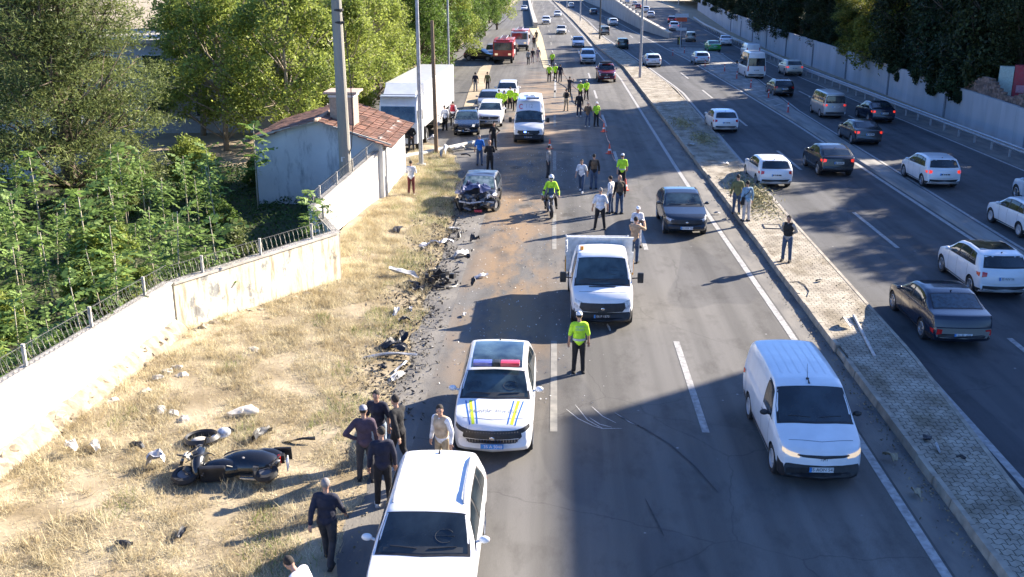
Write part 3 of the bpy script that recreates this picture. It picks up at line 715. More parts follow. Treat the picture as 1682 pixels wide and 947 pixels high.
def make_car(sty, wheel='alloy', spokes=5, ftxt=None, rtxt=None, bluep=False, grille='plain', lights='slim', tail='corner', rails=False, roofglass=False, cladding=False, steering=False, paintroof=None, lowblack=None, **ov):
    st = dict(STY[sty]); st.update(ov); L, W = st['L'], st['W']
    q = Shell(L, W, st['prof'], st['belt'], st.get('bot'), tumble=st.get('tumble', .34), nose=st.get('nose', .84), tail=st.get('tail', .9), crown=st.get('crown', .035))
    bp = BP(); bp.q = q; r = st['wr']; wx = [L / 2 - s for s in st['wh'] if s < L]
    cuts = []
    for x in wx:
        for sg in (1, -1): cuts.append((x, r, r * 1.13, sg * (W / 2 - .28), sg * (W / 2 + .3)))
    bp.body = bp.part('body', arches(q.v, q.f, cuts, lowblack, L / 2 - .55), ['PAINT', M_BLACK])
    h = lambda s: q.rw(s)
    # windscreen
    a, b_ = st['ws']; big = lambda d: [[(a - d, -h(a) * .93 - d), (a - .07 - d, 0), (a - d, h(a) * .93 + d)], [((a + b_) / 2, -h((a + b_) / 2) * .955 - d), ((a + b_) / 2 - .03, 0), ((a + b_) / 2, h((a + b_) / 2) * .955 + d)], [(b_ + d * .5, -h(b_) * .93 - d * .5), (b_ - .0 + d * .5, 0), (b_ + d * .5, h(b_) * .93 + d * .5)]]
    mb = MB(); q.patch(mb, 'top', big(.025), .004, 14, 8); bp.part('windscreen_seal', mb, M_BLACK)
    mb = MB(); q.patch(mb, 'top', big(-.025), .009, 14, 8); wsi = bp.part('windscreen', mb, 'GLASS')
    if steering:
        mb = MB()
        sy = .36  # driver sits on the left
        c = q.hit((L / 2 - (a + .28), sy, 5), (0, 0, -1))[0]; c2 = q.hit((L / 2 - (a + .38), sy, 5), (0, 0, -1))[0]; d = (c2 - c).normalized(); side = Vector((0, 1, 0)); nn = side.cross(d).normalized()
        if nn.z < 0: nn = -nn
        ring = [c + (side * math.cos(t) * .17 + d * math.sin(t) * .13) + nn * .012 for t in [2 * math.pi * k / 20 for k in range(21)]]
        mb.tube(ring[2:18], .006, 5, False); mb.tube([ring[0], c + nn * .012, ring[10]], .005, 5)
        dsh = [[(a + .03, -h(a) * .8), (a - .03, 0), (a + .03, h(a) * .8)], [(a + .1, -h(a) * .8), (a + .09, 0), (a + .12, h(a) * .8)]]
        bp.part('steering_wheel', mb, mat('dash_grey', (.04, .045, .05), rough=.6), parent=wsi)
        mb = MB(); q.patch(mb, 'top', dsh, .011, 12, 2); bp.part('dashboard', mb, mat('dash_top', (.035, .04, .043), rough=.6), parent=wsi)
    for sg in (1, -1):
        mb = MB(); p = [q.hit((L / 2 - (a + .05 + k * .02), sg * (.1 + .16 * k), 5), (0, 0, -1))[0] + Vector((.0, 0, .018)) for k in range(4)]
        mb.tube(p, .008, 4); bp.part('wiper', mb, M_BLACK)
    # rear glass
    if st.get('rg'):
        a, b_ = st['rg']
        for nm, d, m_, off in (('rear_window_seal', .02, M_BLACK, .004), ('rear_window', -.02, 'GLASS', .009)):
            mb = MB(); q.patch(mb, 'top', [[(a - d, -h(a) * .9 - d), (a - d, h(a) * .9 + d)], [(b_ + d, -h(b_) * .86 - d), (b_ + .04 + d, 0), (b_ + d, h(b_) * .86 + d)]], off, 12, 6); bp.part(nm, mb, m_)
    elif st.get('rgz'):
        z0, z1 = st['rgz']
        for nm, d, m_, off in (('rear_window_seal', .02, M_BLACK, .004), ('rear_window', -.02, 'GLASS', .009)):
            w1, w0 = W / 2 * (.68 if st.get('tumble', .34) > .25 else .8) + d, W / 2 * (.79 if st.get('tumble', .34) > .25 else .84) + d
            mb = MB(); q.patch(mb, 'rear', [[(-w1, z1 + d), (w1, z1 + d)], [(-w0, z0 - d), (w0, z0 - d)]], off, 12, 6); bp.part(nm, mb, m_)
    # side glass
    sg_ = st['sg']
    def sw(nm, s0, s1, key, d, off, first, last):
        def zt(s): return q.zr(s) - .085 - d
        def zl(s): return q.zb(s) + .02 + d
        s0 += d; s1 -= d; n = 7; top = []; bot = []
        for i in range(n):
            s = s0 + (s1 - s0) * i / (n - 1); bot.append((s, zl(s)))
        lean0 = max(0, (st['ws'][1] - s0)) if first else 0
        for i in range(n):
            f = i / (n - 1); sA = s0 + (lean0 * .9 if first else 0); sB = s1 - (max(0, min(.28, (s1 - 3.0) * .35)) if last and sty not in ('van', 'minivan', 'transit', 'cabvan', 'boxy', 'pickup') else 0)
            s = sA + (sB - sA) * f; top.append((s, max(zl(s) + .03, zt(s))))
        for sd in (1, -1):
            mb = MB(); q.patch(mb, 'side', [top, bot], off, 10, 4, mirror=sd); bp.part(nm, mb, key)
    mb = None
    sw('window_frame', sg_[0] - .05, sg_[-1] + .05, M_BLACK, -.012, .004, True, True)
    for i in range(0, len(sg_), 2):
        if i + 1 < len(sg_): sw('side_window', sg_[i], sg_[i + 1], 'SGLASS', .012, .009, i == 0, i + 2 >= len(sg_))
    if len(sg_) % 2: sw('quarter_window', sg_[-2] + .05 if len(sg_) > 3 else sg_[-2], sg_[-1], 'SGLASS', .012, .008, False, True)
    # panel gaps, handles
    mb = MB()
    def seam(s, z0, z1, ds=0): q.patch(mb, 'side', [[(s - .006, z1), (s + .006, z1)], [(s - .006 + ds, z0), (s + .006 + ds, z0)]], .003, 1, 8, mirror=True)
    for s in [sg_[0] + .1] + ([sg_[1] + .03] if len(sg_) > 1 else []) + ([sg_[3] + .1] if len(sg_) > 3 and sg_[3] < L - 1 else []):
        seam(s, q.bt(s) + .1, q.zb(s) - .02)
    s = .32; q.patch(mb, 'top', [[(s + .12, -W * .37), (s, 0), (s + .12, W * .37)], [(s + .132, -W * .37), (s + .012, 0), (s + .132, W * .37)]], .003, 14, 1)
    bp.part('panel_gap', mb, M_BLACK)
    for s in [sg_[1] - .12 if len(sg_) > 1 else 2] + ([sg_[3] - .1] if len(sg_) > 3 and sg_[3] < L - .6 else []):
        for sd in (1, -1):
            mb = MB(); z = q.zb(s) - .1; q.patch(mb, 'side', [[(s - .09, z + .015), (s + .09, z + .015)], [(s - .09, z - .012), (s + .09, z - .012)]], .025, 4, 1, mirror=sd)
            bp.part('door_handle', mb, 'TRIM')
    # lower cladding and bumpers
    e = .17 if cladding else .1
    xs = st['wh']; lo = xs[0] + r * 1.15; hi = (xs[1] if xs[1] < L else L) - r * 1.15
    for sd in (1, -1):
        mb = MB(); q.patch(mb, 'side', [[(lo, q.bt(2) + e), (hi, q.bt(2) + e)], [(lo, q.bt(2) + .01), (hi, q.bt(2) + .01)]], .006, 12, 2, mirror=sd); bp.part('sill_cladding', mb, M_BLACK)
        if hi + 2.3 * r < L: mb = MB(); q.patch(mb, 'side', [[(hi + 2.3 * r, .3 + e), (L - .1, .32 + e)], [(hi + 2.3 * r, .26), (L - .12, .3)]], .006, 6, 2, mirror=sd); bp.part('rear_cladding', mb, M_BLACK)
    zf = st['prof'][0][1]
    mb = MB(); q.patch(mb, 'front', [[(-W * .4, zf - .12), (0, zf - .13), (W * .4, zf - .12)], [(-W * .4, q.bt(.05) + .03), (0, q.bt(.0) + .02), (W * .4, q.bt(.05) + .03)]], .012, 18, 8)
    bp.part('lower_grille', mb, M_BLACK)
    mb = MB(); q.patch(mb, 'rear', [[(-W * .41, .52), (0, .5), (W * .41, .52)], [(-W * .41, .36), (0, .42), (W * .41, .36)]], .008, 14, 3)
    if sty not in ('cabvan', 'pickup'): bp.part('rear_valance', mb, M_BLACK)
    # upper grille
    mb = MB(); z1 = float(np.interp(.07, [p[0] for p in st['prof']], [p[1] for p in st['prof']])) - .03; z0 = zf + .0
    gw = W * .3
    if grille == 'wide': gw = W * .36; z0 = zf - .02
    if grille == 'bars': gw = W * .36; z0 = zf - .1; z1 += .02
    if grille == 'slot': z0 = z1 - .05
    q.patch(mb, 'front', [[(-gw * .95, z1), (0, z1 + .01), (gw * .95, z1)], [(-gw, (z0 + z1) / 2), (gw, (z0 + z1) / 2)], [(-gw * .8, z0), (0, z0 - .01), (gw * .8, z0)]], .014, 20, 12)
    gi = bp.part('grille', mb, M_BLACK)
    if grille == 'bars':
        mb = MB()
        for k in range(19):
            y = (k - 9) / 9 * gw * .86; p0 = q.hit((L, y, z0 + .02), (-1, 0, 0))[0]; p1 = q.hit((L, y, z1 - .02), (-1, 0, 0))[0]
            if p0 and p1: mb.tube([p0 + Vector((.018, 0, 0)), p1 + Vector((.018, 0, 0))], .009, 5)
        bp.part('grille_bar', mb, M_CHROME, parent=gi)
    mb = MB(); c = q.hit((L, 0, (z0 + z1) / 2), (-1, 0, 0))[0]; mb.ell(c + Vector((.02, 0, 0)), (.01, .06, .045), 12, 6)
    if grille not in ('slot',): bp.part('badge', mb, M_CHROME)
    # lamps
    zl = z1
    for sg in (1, -1):
        mb = MB()
        if lights == 'slim': q.patch(mb, 'front', [[(sg * W * .27, zl - .0), (sg * W * .37, zl + .03), (sg * W * .445, zl + .075)], [(sg * W * .27, zl - .075), (sg * W * .37, zl - .07), (sg * W * .45, zl - .01)]], .012, 10, 3)
        elif lights == 'big': q.patch(mb, 'front', [[(sg * W * .31, zl + .02), (sg * W * .38, zl + .06), (sg * W * .43, zl + .09)], [(sg * W * .31, zl - .2), (sg * W * .38, zl - .2), (sg * W * .445, zl - .14)]], .012, 8, 4)
        else: q.patch(mb, 'front', [[(sg * W * .29, zl + .0), (sg * W * .42, zl + .03)], [(sg * W * .29, zl - .13), (sg * W * .43, zl - .12)]], .012, 8, 3)
        bp.part('headlight', mb, 'HEAD')
        if sty in ('cabvan', 'pickup'): continue
        mb = MB()
        if tail == 'tall': q.patch(mb, 'rear', [[(sg * W * .39, 1.35), (sg * W * .45, 1.35)], [(sg * W * .40, .8), (sg * W * .465, .8)]], .012, 4, 6)
        elif tail == 'wide': q.patch(mb, 'rear', [[(sg * W * .2, q.zb(L - .1) - .06), (sg * W * .44, q.zb(L - .1) - .04)], [(sg * W * .2, q.zb(L - .1) - .12), (sg * W * .45, q.zb(L - .1) - .17)]], .012, 8, 2)
        else: q.patch(mb, 'rear', [[(sg * W * .345, q.zb(L - .1) - .04), (sg * W * .43, q.zb(L - .1) - .02)], [(sg * W * .355, q.zb(L - .1) - .17), (sg * W * .44, q.zb(L - .1) - .2)]], .012, 6, 3)
        if tail != 'tall':
            zt = q.zb(L - .1); q.patch(mb, 'side', [[(L - .42, zt - .06), (L - .2, zt - .04)], [(L - .36, zt - .15), (L - .2, zt - .19)]], .01, 5, 2) if sg > 0 else None
            if sg < 0:
                mb2 = MB(); q.patch(mb2, 'side', [[(L - .42, zt - .06), (L - .2, zt - .04)], [(L - .36, zt - .15), (L - .2, zt - .19)]], .01, 5, 2); mb.add([(x, -y, z) for x, y, z in mb2.v], mb2.f)
        bp.part('tail_light', mb, 'TAIL')
    # mirrors
    for sg in (1, -1):
        s = st['ws'][0] + (.42 if sty != 'minivan' else .3); y = q.wd(s); z = q.zb(s) + .06; x = L / 2 - s
        mb = MB(); bigm = sty in ('transit', 'cabvan')
        if bigm: mb.cyl((x, sg * y * .97, z + .1), (x + .02, sg * (y + .22), z + .12), .02); mb.box((x + .0, sg * (y + .24), z + .12), (.1, .2, .34), bev=.04)
        else: mb.cyl((x, sg * y * .96, z), (x - .01, sg * (y + .07), z + .03), .025); mb.ell((x, sg * (y + .11), z + .05), (.065, .1, .068), 14, 8)
        bp.part('wing_mirror', mb, M_BLACK if (bigm or sty in ('van',)) else 'MIRROR')
    # plates
    cF = q.hit((L, 0, zf - .16), (-1, 0, 0))[0]; mb = MB(); plate(mb, cF + Vector((.02, 0, 0)), 1, ftxt, bluep); bp.part('number_plate', mb, ['PLATE', M_PBLUE, 'INK'], smooth=False)
    if sty not in ('cabvan', 'pickup'):
        zz = q.zb(L - .1) - .22 if sty not in ('van', 'transit') else .92; cR = q.hit((-L, 0, zz), (1, 0, 0))[0]
        mb = MB(); plate(mb, cR + Vector((-.015, 0, 0)), -1, rtxt, bluep); bp.part('number_plate', mb, ['PLATE', M_PBLUE, 'INK'], smooth=False)
    if rails:
        for sg in (1, -1):
            mb = MB(); p = [q.hit((L / 2 - s, sg * q.rw(s) * .88, 5), (0, 0, -1))[0] + Vector((0, 0, .05 if 0 < k < 11 else .0)) for k, s in enumerate(np.linspace(st['ws'][1] + .25, L - .75, 12))]
            mb.tube(p, .022, 6); bp.part('roof_rail', mb, M_METAL)
    if roofglass:
        a, b_ = st['ws'][1] + .12, st['ws'][1] + roofglass
        mb = MB(); q.patch(mb, 'top', [[(a, -h(a) * .84), (a, h(a) * .84)], [(b_, -h(b_) * .84), (b_, h(b_) * .84)]], .006, 12, 8); bp.part('sunroof', mb, 'GLASS')
    if sty not in ('cabvan', 'transit', 'pickup', 'minivan'):
        sx = st['prof'][-4][0] - .45 if sty in ('suv', 'hatch', 'wagon') else (st['rg'][0] - .1 if st.get('rg') else st['ws'][1] + .12)
        c = q.hit((L / 2 - sx, 0, 5), (0, 0, -1))[0]; mb = MB(); mb.tube([c + Vector((.05, 0, 0)), c + Vector((0, 0, .03)), c + Vector((-.05, 0, .055))], [.025, .018, .006], 6); bp.part('aerial', mb, M_BLACK)
    for x in wx:
        for sg in (1, -1): wheel_bp(bp, r, .21, 'RIM', spokes, x, sg * (W / 2 - .125), wheel == 'steel', sg)
    return bp

def put(bp, name, label, cat, p, heading, paint_, group=None, **mm):
    """p: point under the middle; heading in degrees from +X"""
    mats = {'PAINT': paint_, 'GLASS': M_GLASS, 'SGLASS': M_GLASS, 'TRIM': paint_, 'MIRROR': paint_, 'HEAD': M_LAMP, 'TAIL': M_RED, 'PLATE': M_PLATE, 'INK': M_INK, 'RIM': M_RIM}
    mats.update(mm.pop('mats', {}))
    return bp.place(name, label, cat, p, R(heading), group, mats, **mm)
def at_front(px, py, L, heading, z=0.25, dx=0.0):
    """car centre when its front (or rear) lower edge is seen at this pixel"""
    g = G(px, py, z); a = R(heading); s = -1 if heading < 0 else 1   # facing the camera: nearest end is the front; else the rear
    return Vector((g.x + s * math.cos(a) * L / 2, g.y + s * math.sin(a) * L / 2 , 0)) if s > 0 else Vector((g.x - math.cos(a) * L / 2, g.y - math.sin(a) * L / 2, 0))
P_BLACK = paint('black', (.012, .013, .015), rough=.25); P_GREY = paint('graphite', (.03, .036, .046), metal=.2, rough=.22); P_NAVY = paint('dark_navy', (.01, .017, .036), rough=.2)
P_SILVER = paint('silver', (.38, .39, .4), metal=.5); P_CREAM = paint('cream', (.62, .58, .5)); P_MAROON = paint('maroon', (.16, .015, .025)); P_BEIGE = paint('beige_grey', (.4, .37, .33), metal=.3)
P_GREEN = paint('green', (.05, .34, .05)); P_DGREEN = paint('dark_green', (.02, .055, .05)); P_RED = paint('fire_red', (.5, .02, .015)); P_ORANGE = paint('orange', (.55, .09, .02)); P_BLUE = paint('blue', (.03, .12, .45))
P_LBLUE = paint('pale_blue', (.5, .58, .66))
VG_L, VG_M, VG_S = 'vehicles driving towards the camera on the left carriageway', 'vehicles driving away on the middle carriageway', 'vehicles driving away on the service road'
BPS = {}
def B(key, sty, **k):
    if key not in BPS: BPS[key] = make_car(sty, **k)
    return BPS[key]
# --- big foreground white SUV, front cut by the frame
b = B('suvA', 'suv', L=4.7, prof=[(0, .62), (.03, .78), (.12, .9), (.35, .98), (1.2, 1.12), (1.95, 1.55), (2.5, 1.65), (3.6, 1.66), (4.25, 1.61), (4.5, 1.25), (4.6, 1.08), (4.67, .95), (4.7, .65)], rails=True, lights='slim', grille='wide', steering=True, spokes=6)
g = G(727, 741, 1.6)
put(b, 'suv', 'white SUV with roof rails parked nearest the camera, its bonnet cut off by the frame', 'suv', (g.x - .04, g.y - 1.85, 0), -90, M_WHITE, mats={'GLASS': M_GLASS}, group='police and parked vehicles at the accident')
# --- traffic police car
b = B('police', 'suv', grille='bars', lights='slim', ftxt='35 A 5040', bluep=True, steering=True, roofglass=1.75, spokes=6, L=4.6)
q = b.q
def hoodstrip(y0a, y1a, y0b, y1b, m_):
    for sd in (1, -1):
        mb = MB(); q.patch(mb, 'top', [[(.22, y0a * sd), (.22, y1a * sd)], [(1.12, y0b * sd), (1.12, y1b * sd)]], .004, 2, 10); b.part('hood_stripe', mb, m_)
M_LIME = mat('lime_yellow', (.6, .75, .03), rough=.4); M_PBL = mat('police_blue', (.02, .12, .42), rough=.4)
hoodstrip(.50, .53, .66, .69, M_PBL); hoodstrip(.40, .47, .53, .60, M_LIME); hoodstrip(.33, .36, .44, .47, M_PBL)
mb = MB(); vs, fs = text_geo('TRAF\u0130K POL\u0130S\u0130', .165)
mb.add([q.hit((2.3 - .66 - y * .9, x * 1.0, 5), (0, 0, -1))[0] + Vector((0, 0, .014)) for x, y in vs], fs)
b.part('hood_lettering', mb, mat('lettering_grey', (.16, .17, .2), rough=.5), smooth=False)
mb = MB()
for sg, mi in ((1, 0), (-1, 1)): mb.box((.34, sg * .33, 1.72), (.24, .46, .1), bev=.03, mi=mi)
mb.box((.34, 0, 1.72), (.22, .16, .12), bev=.02, mi=2); mb.box((.33, 0, 1.665), (.2, 1.1, .03), mi=2)
b.part('light_bar', mb, [mat('red_beacon', (.6, .03, .05), rough=.2, coat=.6), mat('blue_beacon', (.09, .1, .32), rough=.2, coat=.6), M_BLACK])
g = G(808, 745, .3)
put(b, 'police_car', 'white traffic police SUV with light bar and blue and yellow bonnet stripes', 'police car', (g.x, g.y + 2.3, 0), -90, M_WHITE, skip=('lower_grille',), mats={'PLATE': M_PBLUE, 'INK': M_WTXT, 'GLASS': M_GLASSG, 'HEAD': M_BLACK}, group='police and parked vehicles at the accident')
# --- white panel van
b = B('vanA', 'van', wheel='steel', ftxt='45 AON 547', lights='slim', grille='slot', cladding=True, lowblack=.56)
q = b.q; mb = MB(); vs, fs = text_geo('FIAT', .11)
mb.add([q.hit((3, -x * -.75, .79 + y * 1.35), (-1, 0, 0))[0] + Vector((.012, 0, 0)) for x, y in vs], fs); b.part('badge_lettering', mb, M_INK, smooth=False)
mb = MB(); c = q.hit((2.375 - 1.95, 0, 5), (0, 0, -1))[0]; mb.cyl(c, c + Vector((0, 0, .03)), .035); mb.tube([c, c + Vector((-.12, 0, .33))], [.008, .004], 5); b.part('roof_aerial', mb, M_BLACK)
for k in range(6):
    yy = (k - 2.5) * .2; mb = MB(); q.patch(mb, 'top', [[(2.3, yy - .02), (2.3, yy + .02)], [(4.35, yy - .02), (4.35, yy + .02)]], .006, 1, 10); b.part('roof_rib', mb, 'PAINT')
g = G(1342, 782, .3)
put(b, 'delivery_van', 'white delivery van with lit headlights driving in the shade beside the median', 'van', (g.x + .08, g.y + 2.2, 0), -90, M_WHITE, VG_L, mats={'TRIM': M_BLACK, 'HEAD': M_LAMPLIT}, )
# --- grey crossover
b = B('suvB', 'coupe_suv', ftxt='34 HMB 243', grille='wide', spokes=5, steering=True)
g = G(1128, 380, .3)
put(b, 'suv', 'dark grey SUV driving past the man with the camera', 'suv', (g.x, g.y + 2.25, 0), -90, P_GREY, VG_L, mats={'GLASS': M_GLASSG})
# --- tipper truck: cab plus load bed
b = make_car('cabvan', ftxt='06 P 1573', lights='big', grille='wide', steering=True, wheel='steel', lowblack=.64)
q = b.q
mb = MB(); mb.box((-.1, 0, 0), (.02, .1, .02)); L = 2.75
bed = MB(); bed.box((-2.55, 0, 1.15), (2.3, 2.1, .08), mi=0)
for sg in (1, -1):
    bed.box((-2.55, sg * 1.05, 1.45), (2.3, .05, .65), mi=0)
    for k in range(4): bed.box((-1.45 - k * .73, sg * 1.09, 1.45), (.08, .05, .7), mi=0)
bed.box((-3.68, 0, 1.45), (.05, 2.1, .65), mi=0); bed.box((-1.43, 0, 1.7), (.05, 2.14, 1.1), mi=0)
for k in range(9): bed.box((-1.40, -0.96 + k * .24, 1.7), (.03, .03, 1.05), mi=0)
bed.box((-1.43, 0, 2.27), (.09, 2.2, .08), mi=0); bed.box((-2.4, 0, .85), (2.5, .8, .2), mi=1)
bed.box((-1.9, 1.13, 1.2), (.5, .04, .5), mi=2); bed.box((-1.9, -1.13, 1.2), (.5, .04, .5), mi=2)
b.part('load_bed', bed, [mat('pale_grey_steel', (.6, .6, .59), rough=.5), M_BLACK, mat('amber_panel', (.6, .27, .03), rough=.5)], smooth=False)
for sg in (1, -1): wheel_bp(b, .35, .32, 'RIM', 5, -2.8, sg * .86, True, sg)
mb = MB(); c = q.hit((L / 2 - 1.85, -.62, 5), (0, 0, -1))[0]; mb.cyl(c, c + Vector((0, 0, .12)), .07, .06); b.part('beacon', mb, mat('amber_beacon', (.75, .25, .02), rough=.2, coat=.5))
mb = MB(); q.patch(mb, 'top', [[(.62, -.42), (.6, 0), (.62, .42)], [(.68, -.42), (.66, 0), (.68, .42)]], .012, 8, 1); b.part('bonnet_vent', mb, M_BLACK)
g = G(988, 527, .35)
put(b, 'tipper_truck', 'white light tipper truck with black bumper standing behind the police officer', 'truck', (g.x + .03, g.y + 1.375, 0), -90, M_WHITE, mats={'GLASS': M_GLASSG, 'HEAD': M_LAMP, 'PLATE': M_INK, 'INK': M_WTXT}, group='police and parked vehicles at the accident')
# --- ambulance
b = make_car('transit', ftxt='35 HJ 723', lights='big', grille='wide', steering=True, wheel='steel', lowblack=.6)
q = b.q; mb = MB()
mb.box((1.0, 0, 2.76), (.3, 1.3, .14), bev=.04, mi=0); mb.box((1.0, -.42, 2.77), (.31, .4, .12), bev=.03, mi=1)
b.part('light_bar', mb, [mat('grey_beacon', (.25, .27, .33), rough=.2, coat=.5), mat('blue_beacon_lit', (.1, .2, .9), rough=.2, emit=(.15, .3, 1), es=1.6)])
mb = MB(); mb.box((.1, 0, 2.78), (.9, .8, .16), bev=.05, mi=0)
for k in (-1, 1): mb.box((.3, k * .2, 2.865), (.3, .24, .02), mi=1)
b.part('air_conditioner', mb, [M_WHITE, M_BLACK])
mb = MB(); vs, fs = text_geo('112', .34)
mb.add([q.hit((4, x, 2.25 + y), (-1, 0, 0))[0] + Vector((.012, 0, 0.006)) for x, y in vs], fs, 0)
p = [q.hit((4, -.52 + .12 * math.cos(t), 2.22 + .13 * math.sin(t)), (-1, 0, 0))[0] + Vector((.012, 0, .006)) for t in [R(40 + i * 28) for i in range(11)]]
mb.tube(p, .025, 5, mi=1)
b.part('forehead_lettering', mb, [mat('pale_grey_ink', (.42, .43, .45), rough=.5), mat('emblem_red', (.6, .03, .06), rough=.4)], smooth=False)
mb = MB(); c = q.hit((4, -.22, .8), (-1, 0, 0))[0]; mb.box(c + Vector((.02, 0, 0)), (.04, .16, .1), bev=.01); b.part('grille_strobe', mb, mat('blue_beacon_lit', (.1, .2, .9)))
g = G(868, 228, .35)
put(b, 'ambulance', 'white ambulance with blue roof lights stopped on the tan-stained lane', 'ambulance', (g.x, g.y + 2.8, 0), -90, M_WHITE, group='police and parked vehicles at the accident', mats={'GLASS': M_GLASSG, 'PLATE': M_INK, 'INK': M_WTXT})

# --- parked and damaged cars beside the semi-trailer
b = B('hatchA', 'sedan', spokes=5); g = G(760, 217, .3)
rr = random.Random(3); mb = MB()
for k in range(40):
    p = Vector((rr.uniform(1.85, 2.38), rr.uniform(-.8, .8), rr.uniform(.3, .85)))
    if k % 2: mb.box(p, (rr.uniform(.05, .2), rr.uniform(.1, .35), rr.uniform(.04, .2)), rz=rr.uniform(-1, 1), ry=rr.uniform(-1, 1), mi=k % 3 == 0)
    else: mb.tube([p, p + Vector((rr.uniform(-.1, .15), rr.uniform(-.3, .3), rr.uniform(-.15, .15)))], .02, 5, mi=k % 3 == 0)
b.part('torn_front', mb, [M_BLACK, MATS.get('alloy')], smooth=False)
put(b, 'damaged_car', 'black damaged car with its front torn open beside the fallen pole', 'car', (g.x + .1, g.y + 2.3, 0), -86, P_BLACK, mats={'GLASS': M_GLASSG, 'HEAD': M_BLACK}, skip=('badge', 'lower_grille'), group='cars stopped beside the semi-trailer')
b = B('suvC', 'suv', grille='wide', spokes=5); g = G(799, 203, .3)
put(b, 'suv', 'white SUV with black grille just behind the black damaged car', 'suv', (g.x + .2, g.y + 2.25, 0), -90, M_WHITE, mats={'GLASS': M_GLASSG}, group='cars stopped beside the semi-trailer')
g = G(797, 178, .3)
put(B('hatchB', 'hatch', spokes=5), 'car', 'silver hatchback behind the white SUV in the stopped row', 'car', (g.x + .2, g.y + 2.2, 0), -90, P_SILVER, group='cars stopped beside the semi-trailer')
g = G(832, 164, .3)
put(B('suvC', 'suv'), 'suv', 'white SUV behind the four police officers in yellow vests', 'suv', (g.x, g.y + 2.25, 0), -90, M_WHITE, group='cars stopped beside the semi-trailer')
# --- oncoming traffic
def mk_pickup():
    b = make_car('pickup', lights='big', grille='wide', rails=False, cladding=True)
    m = MB(); m.box((-2.65, 0, .8), (2.0, 1.8, .1))
    for sg in (1, -1): m.box((-2.65, sg * .88, .95), (2.0, .08, .5), bev=.03)
    m.box((-3.62, 0, .95), (.08, 1.8, .5), bev=.02); m.box((-2.65, 0, .55), (1.9, 1.0, .3))
    b.part('cargo_bed', m, 'PAINT')
    for sg in (1, -1): wheel_bp(b, .38, .24, 'RIM', 6, -2.6, sg * .8, False, sg)
    m = MB()
    for x in (.1, -.5, -1.1): m.cyl((x, -.68, 1.82), (x, .68, 1.82), .025, n=6)
    for y in (-.66, .66): m.cyl((.2, y, 1.8), (-1.2, y, 1.8), .025, n=6)
    m.box((-.5, 0, 1.9), (.8, .9, .14), bev=.05)
    b.part('roof_rack', m, M_BLACK)
    for sg in (1, -1):
        m = MB(); m.box((-3.64, sg * .8, 1.0), (.06, .12, .3), bev=.02); b.part('tail_light', m, 'TAIL')
    return b
BPS['pickup'] = mk_pickup(); g = G(997, 131, .3)
put(BPS['pickup'], 'pickup_truck', 'maroon pickup truck with a loaded roof rack', 'pickup', (g.x, g.y + 1.65, 0), -90, P_MAROON, VG_L)
onc = [('suvC', 'suv', 'white SUV following the maroon pickup truck', 966, 102, M_WHITE), ('sedanA', 'sedan', 'silver-blue sedan driving in the tree shade beside the median kerb', 950, 75, P_LBLUE),
       ('sedanA', 'sedan', 'cream sedan in the middle of the sunlit far lanes', 922, 54, P_CREAM), ('suvC', 'suv', 'white SUV in the left lane near the parapet, farther than the cream sedan', 897, 38, M_WHITE),
       ('sedanA', 'sedan', 'small white sedan beside the median, farthest on the sunlit lanes', 916, 26, M_WHITE)]
for key, sty, lab, px, py, pm in onc:
    g = G(px, py, .25); put(B(key, sty), 'car' if sty != 'suv' else 'suv', lab, 'car' if sty != 'suv' else 'suv', (g.x, g.y + 2.2, 0), -90, pm, VG_L)
g = G(861, 16, .2); put(B('hatchB', 'hatch'), 'car', 'white car on the dark side lane left of the parapet', 'car', (g.x, g.y, 0), -90, M_WHITE)
# --- middle carriageway, driving away
b = B('volvo', 'sedan', rtxt='35 FL 476', spokes=7, tail='corner', L=4.7); g = G(1592, 562, .3)
put(b, 'car', 'dark navy sedan with red tail lights driving away along the median', 'car', (g.x - .15, g.y + 2.35, 0), 90, P_NAVY, VG_M, mats={'GLASS': mat('bluish_glass', (.03, .05, .065), rough=.05, spec=.8, var=.5), 'PLATE': M_PLATE})
b = B('benz', 'wagon', roofglass=1.5, rtxt='35 RFV 56', spokes=5); g = G(1664, 480, .3)
put(b, 'car', 'white estate car with dark glass roof, cut by the right edge', 'car', (g.x - .3, g.y + 2.1, 0), 90, M_WHITE, VG_M, mats={'PLATE': M_PLATE})
mid = [('hatchC', 'hatch', 'white hatchback driving away behind the two men on the median', 1276, 303, M_WHITE, {}), ('coupeB', 'coupe_suv', 'black crossover with its brake lights lit', 1377, 284, P_BLACK, {'TAIL': M_REDLIT}),
       ('hatchB', 'hatch', 'white hatchback driving away in the shade beside the median rubble', 1194, 213, M_WHITE, {}), ('hatchC', 'hatch', 'pale hatchback just right of the tall pale lamp post', 1073, 107, M_WHITE, {}),
       ('boxy', 'boxy', 'dark green boxy car beyond the tall pale lamp post', 1023, 78, P_DGREEN, {}), ('boxy', 'boxy', 'beige car driving in the sun beside the black lamp post', 993, 55, P_BEIGE, {}),
       ('hatchB', 'hatch', 'white hatchback near the grey retaining wall', 1007, 40, M_WHITE, {}), ('hatchC', 'hatch', 'dark grey hatchback near the far end of the retaining wall', 975, 22, P_GREY, {}), ('boxy', 'boxy', 'white car farthest away on the middle carriageway', 938, 11, M_WHITE, {})]
for key, sty, lab, px, py, pm, mm in mid:
    g = G(px, py, .25); put(B(key, sty, tail='corner'), 'car', lab, 'car', (g.x - .1 * (px > 1150), g.y + 2.1, 0), 90 + (1.5 if py > 60 else 4), pm, VG_M, mats=mm)
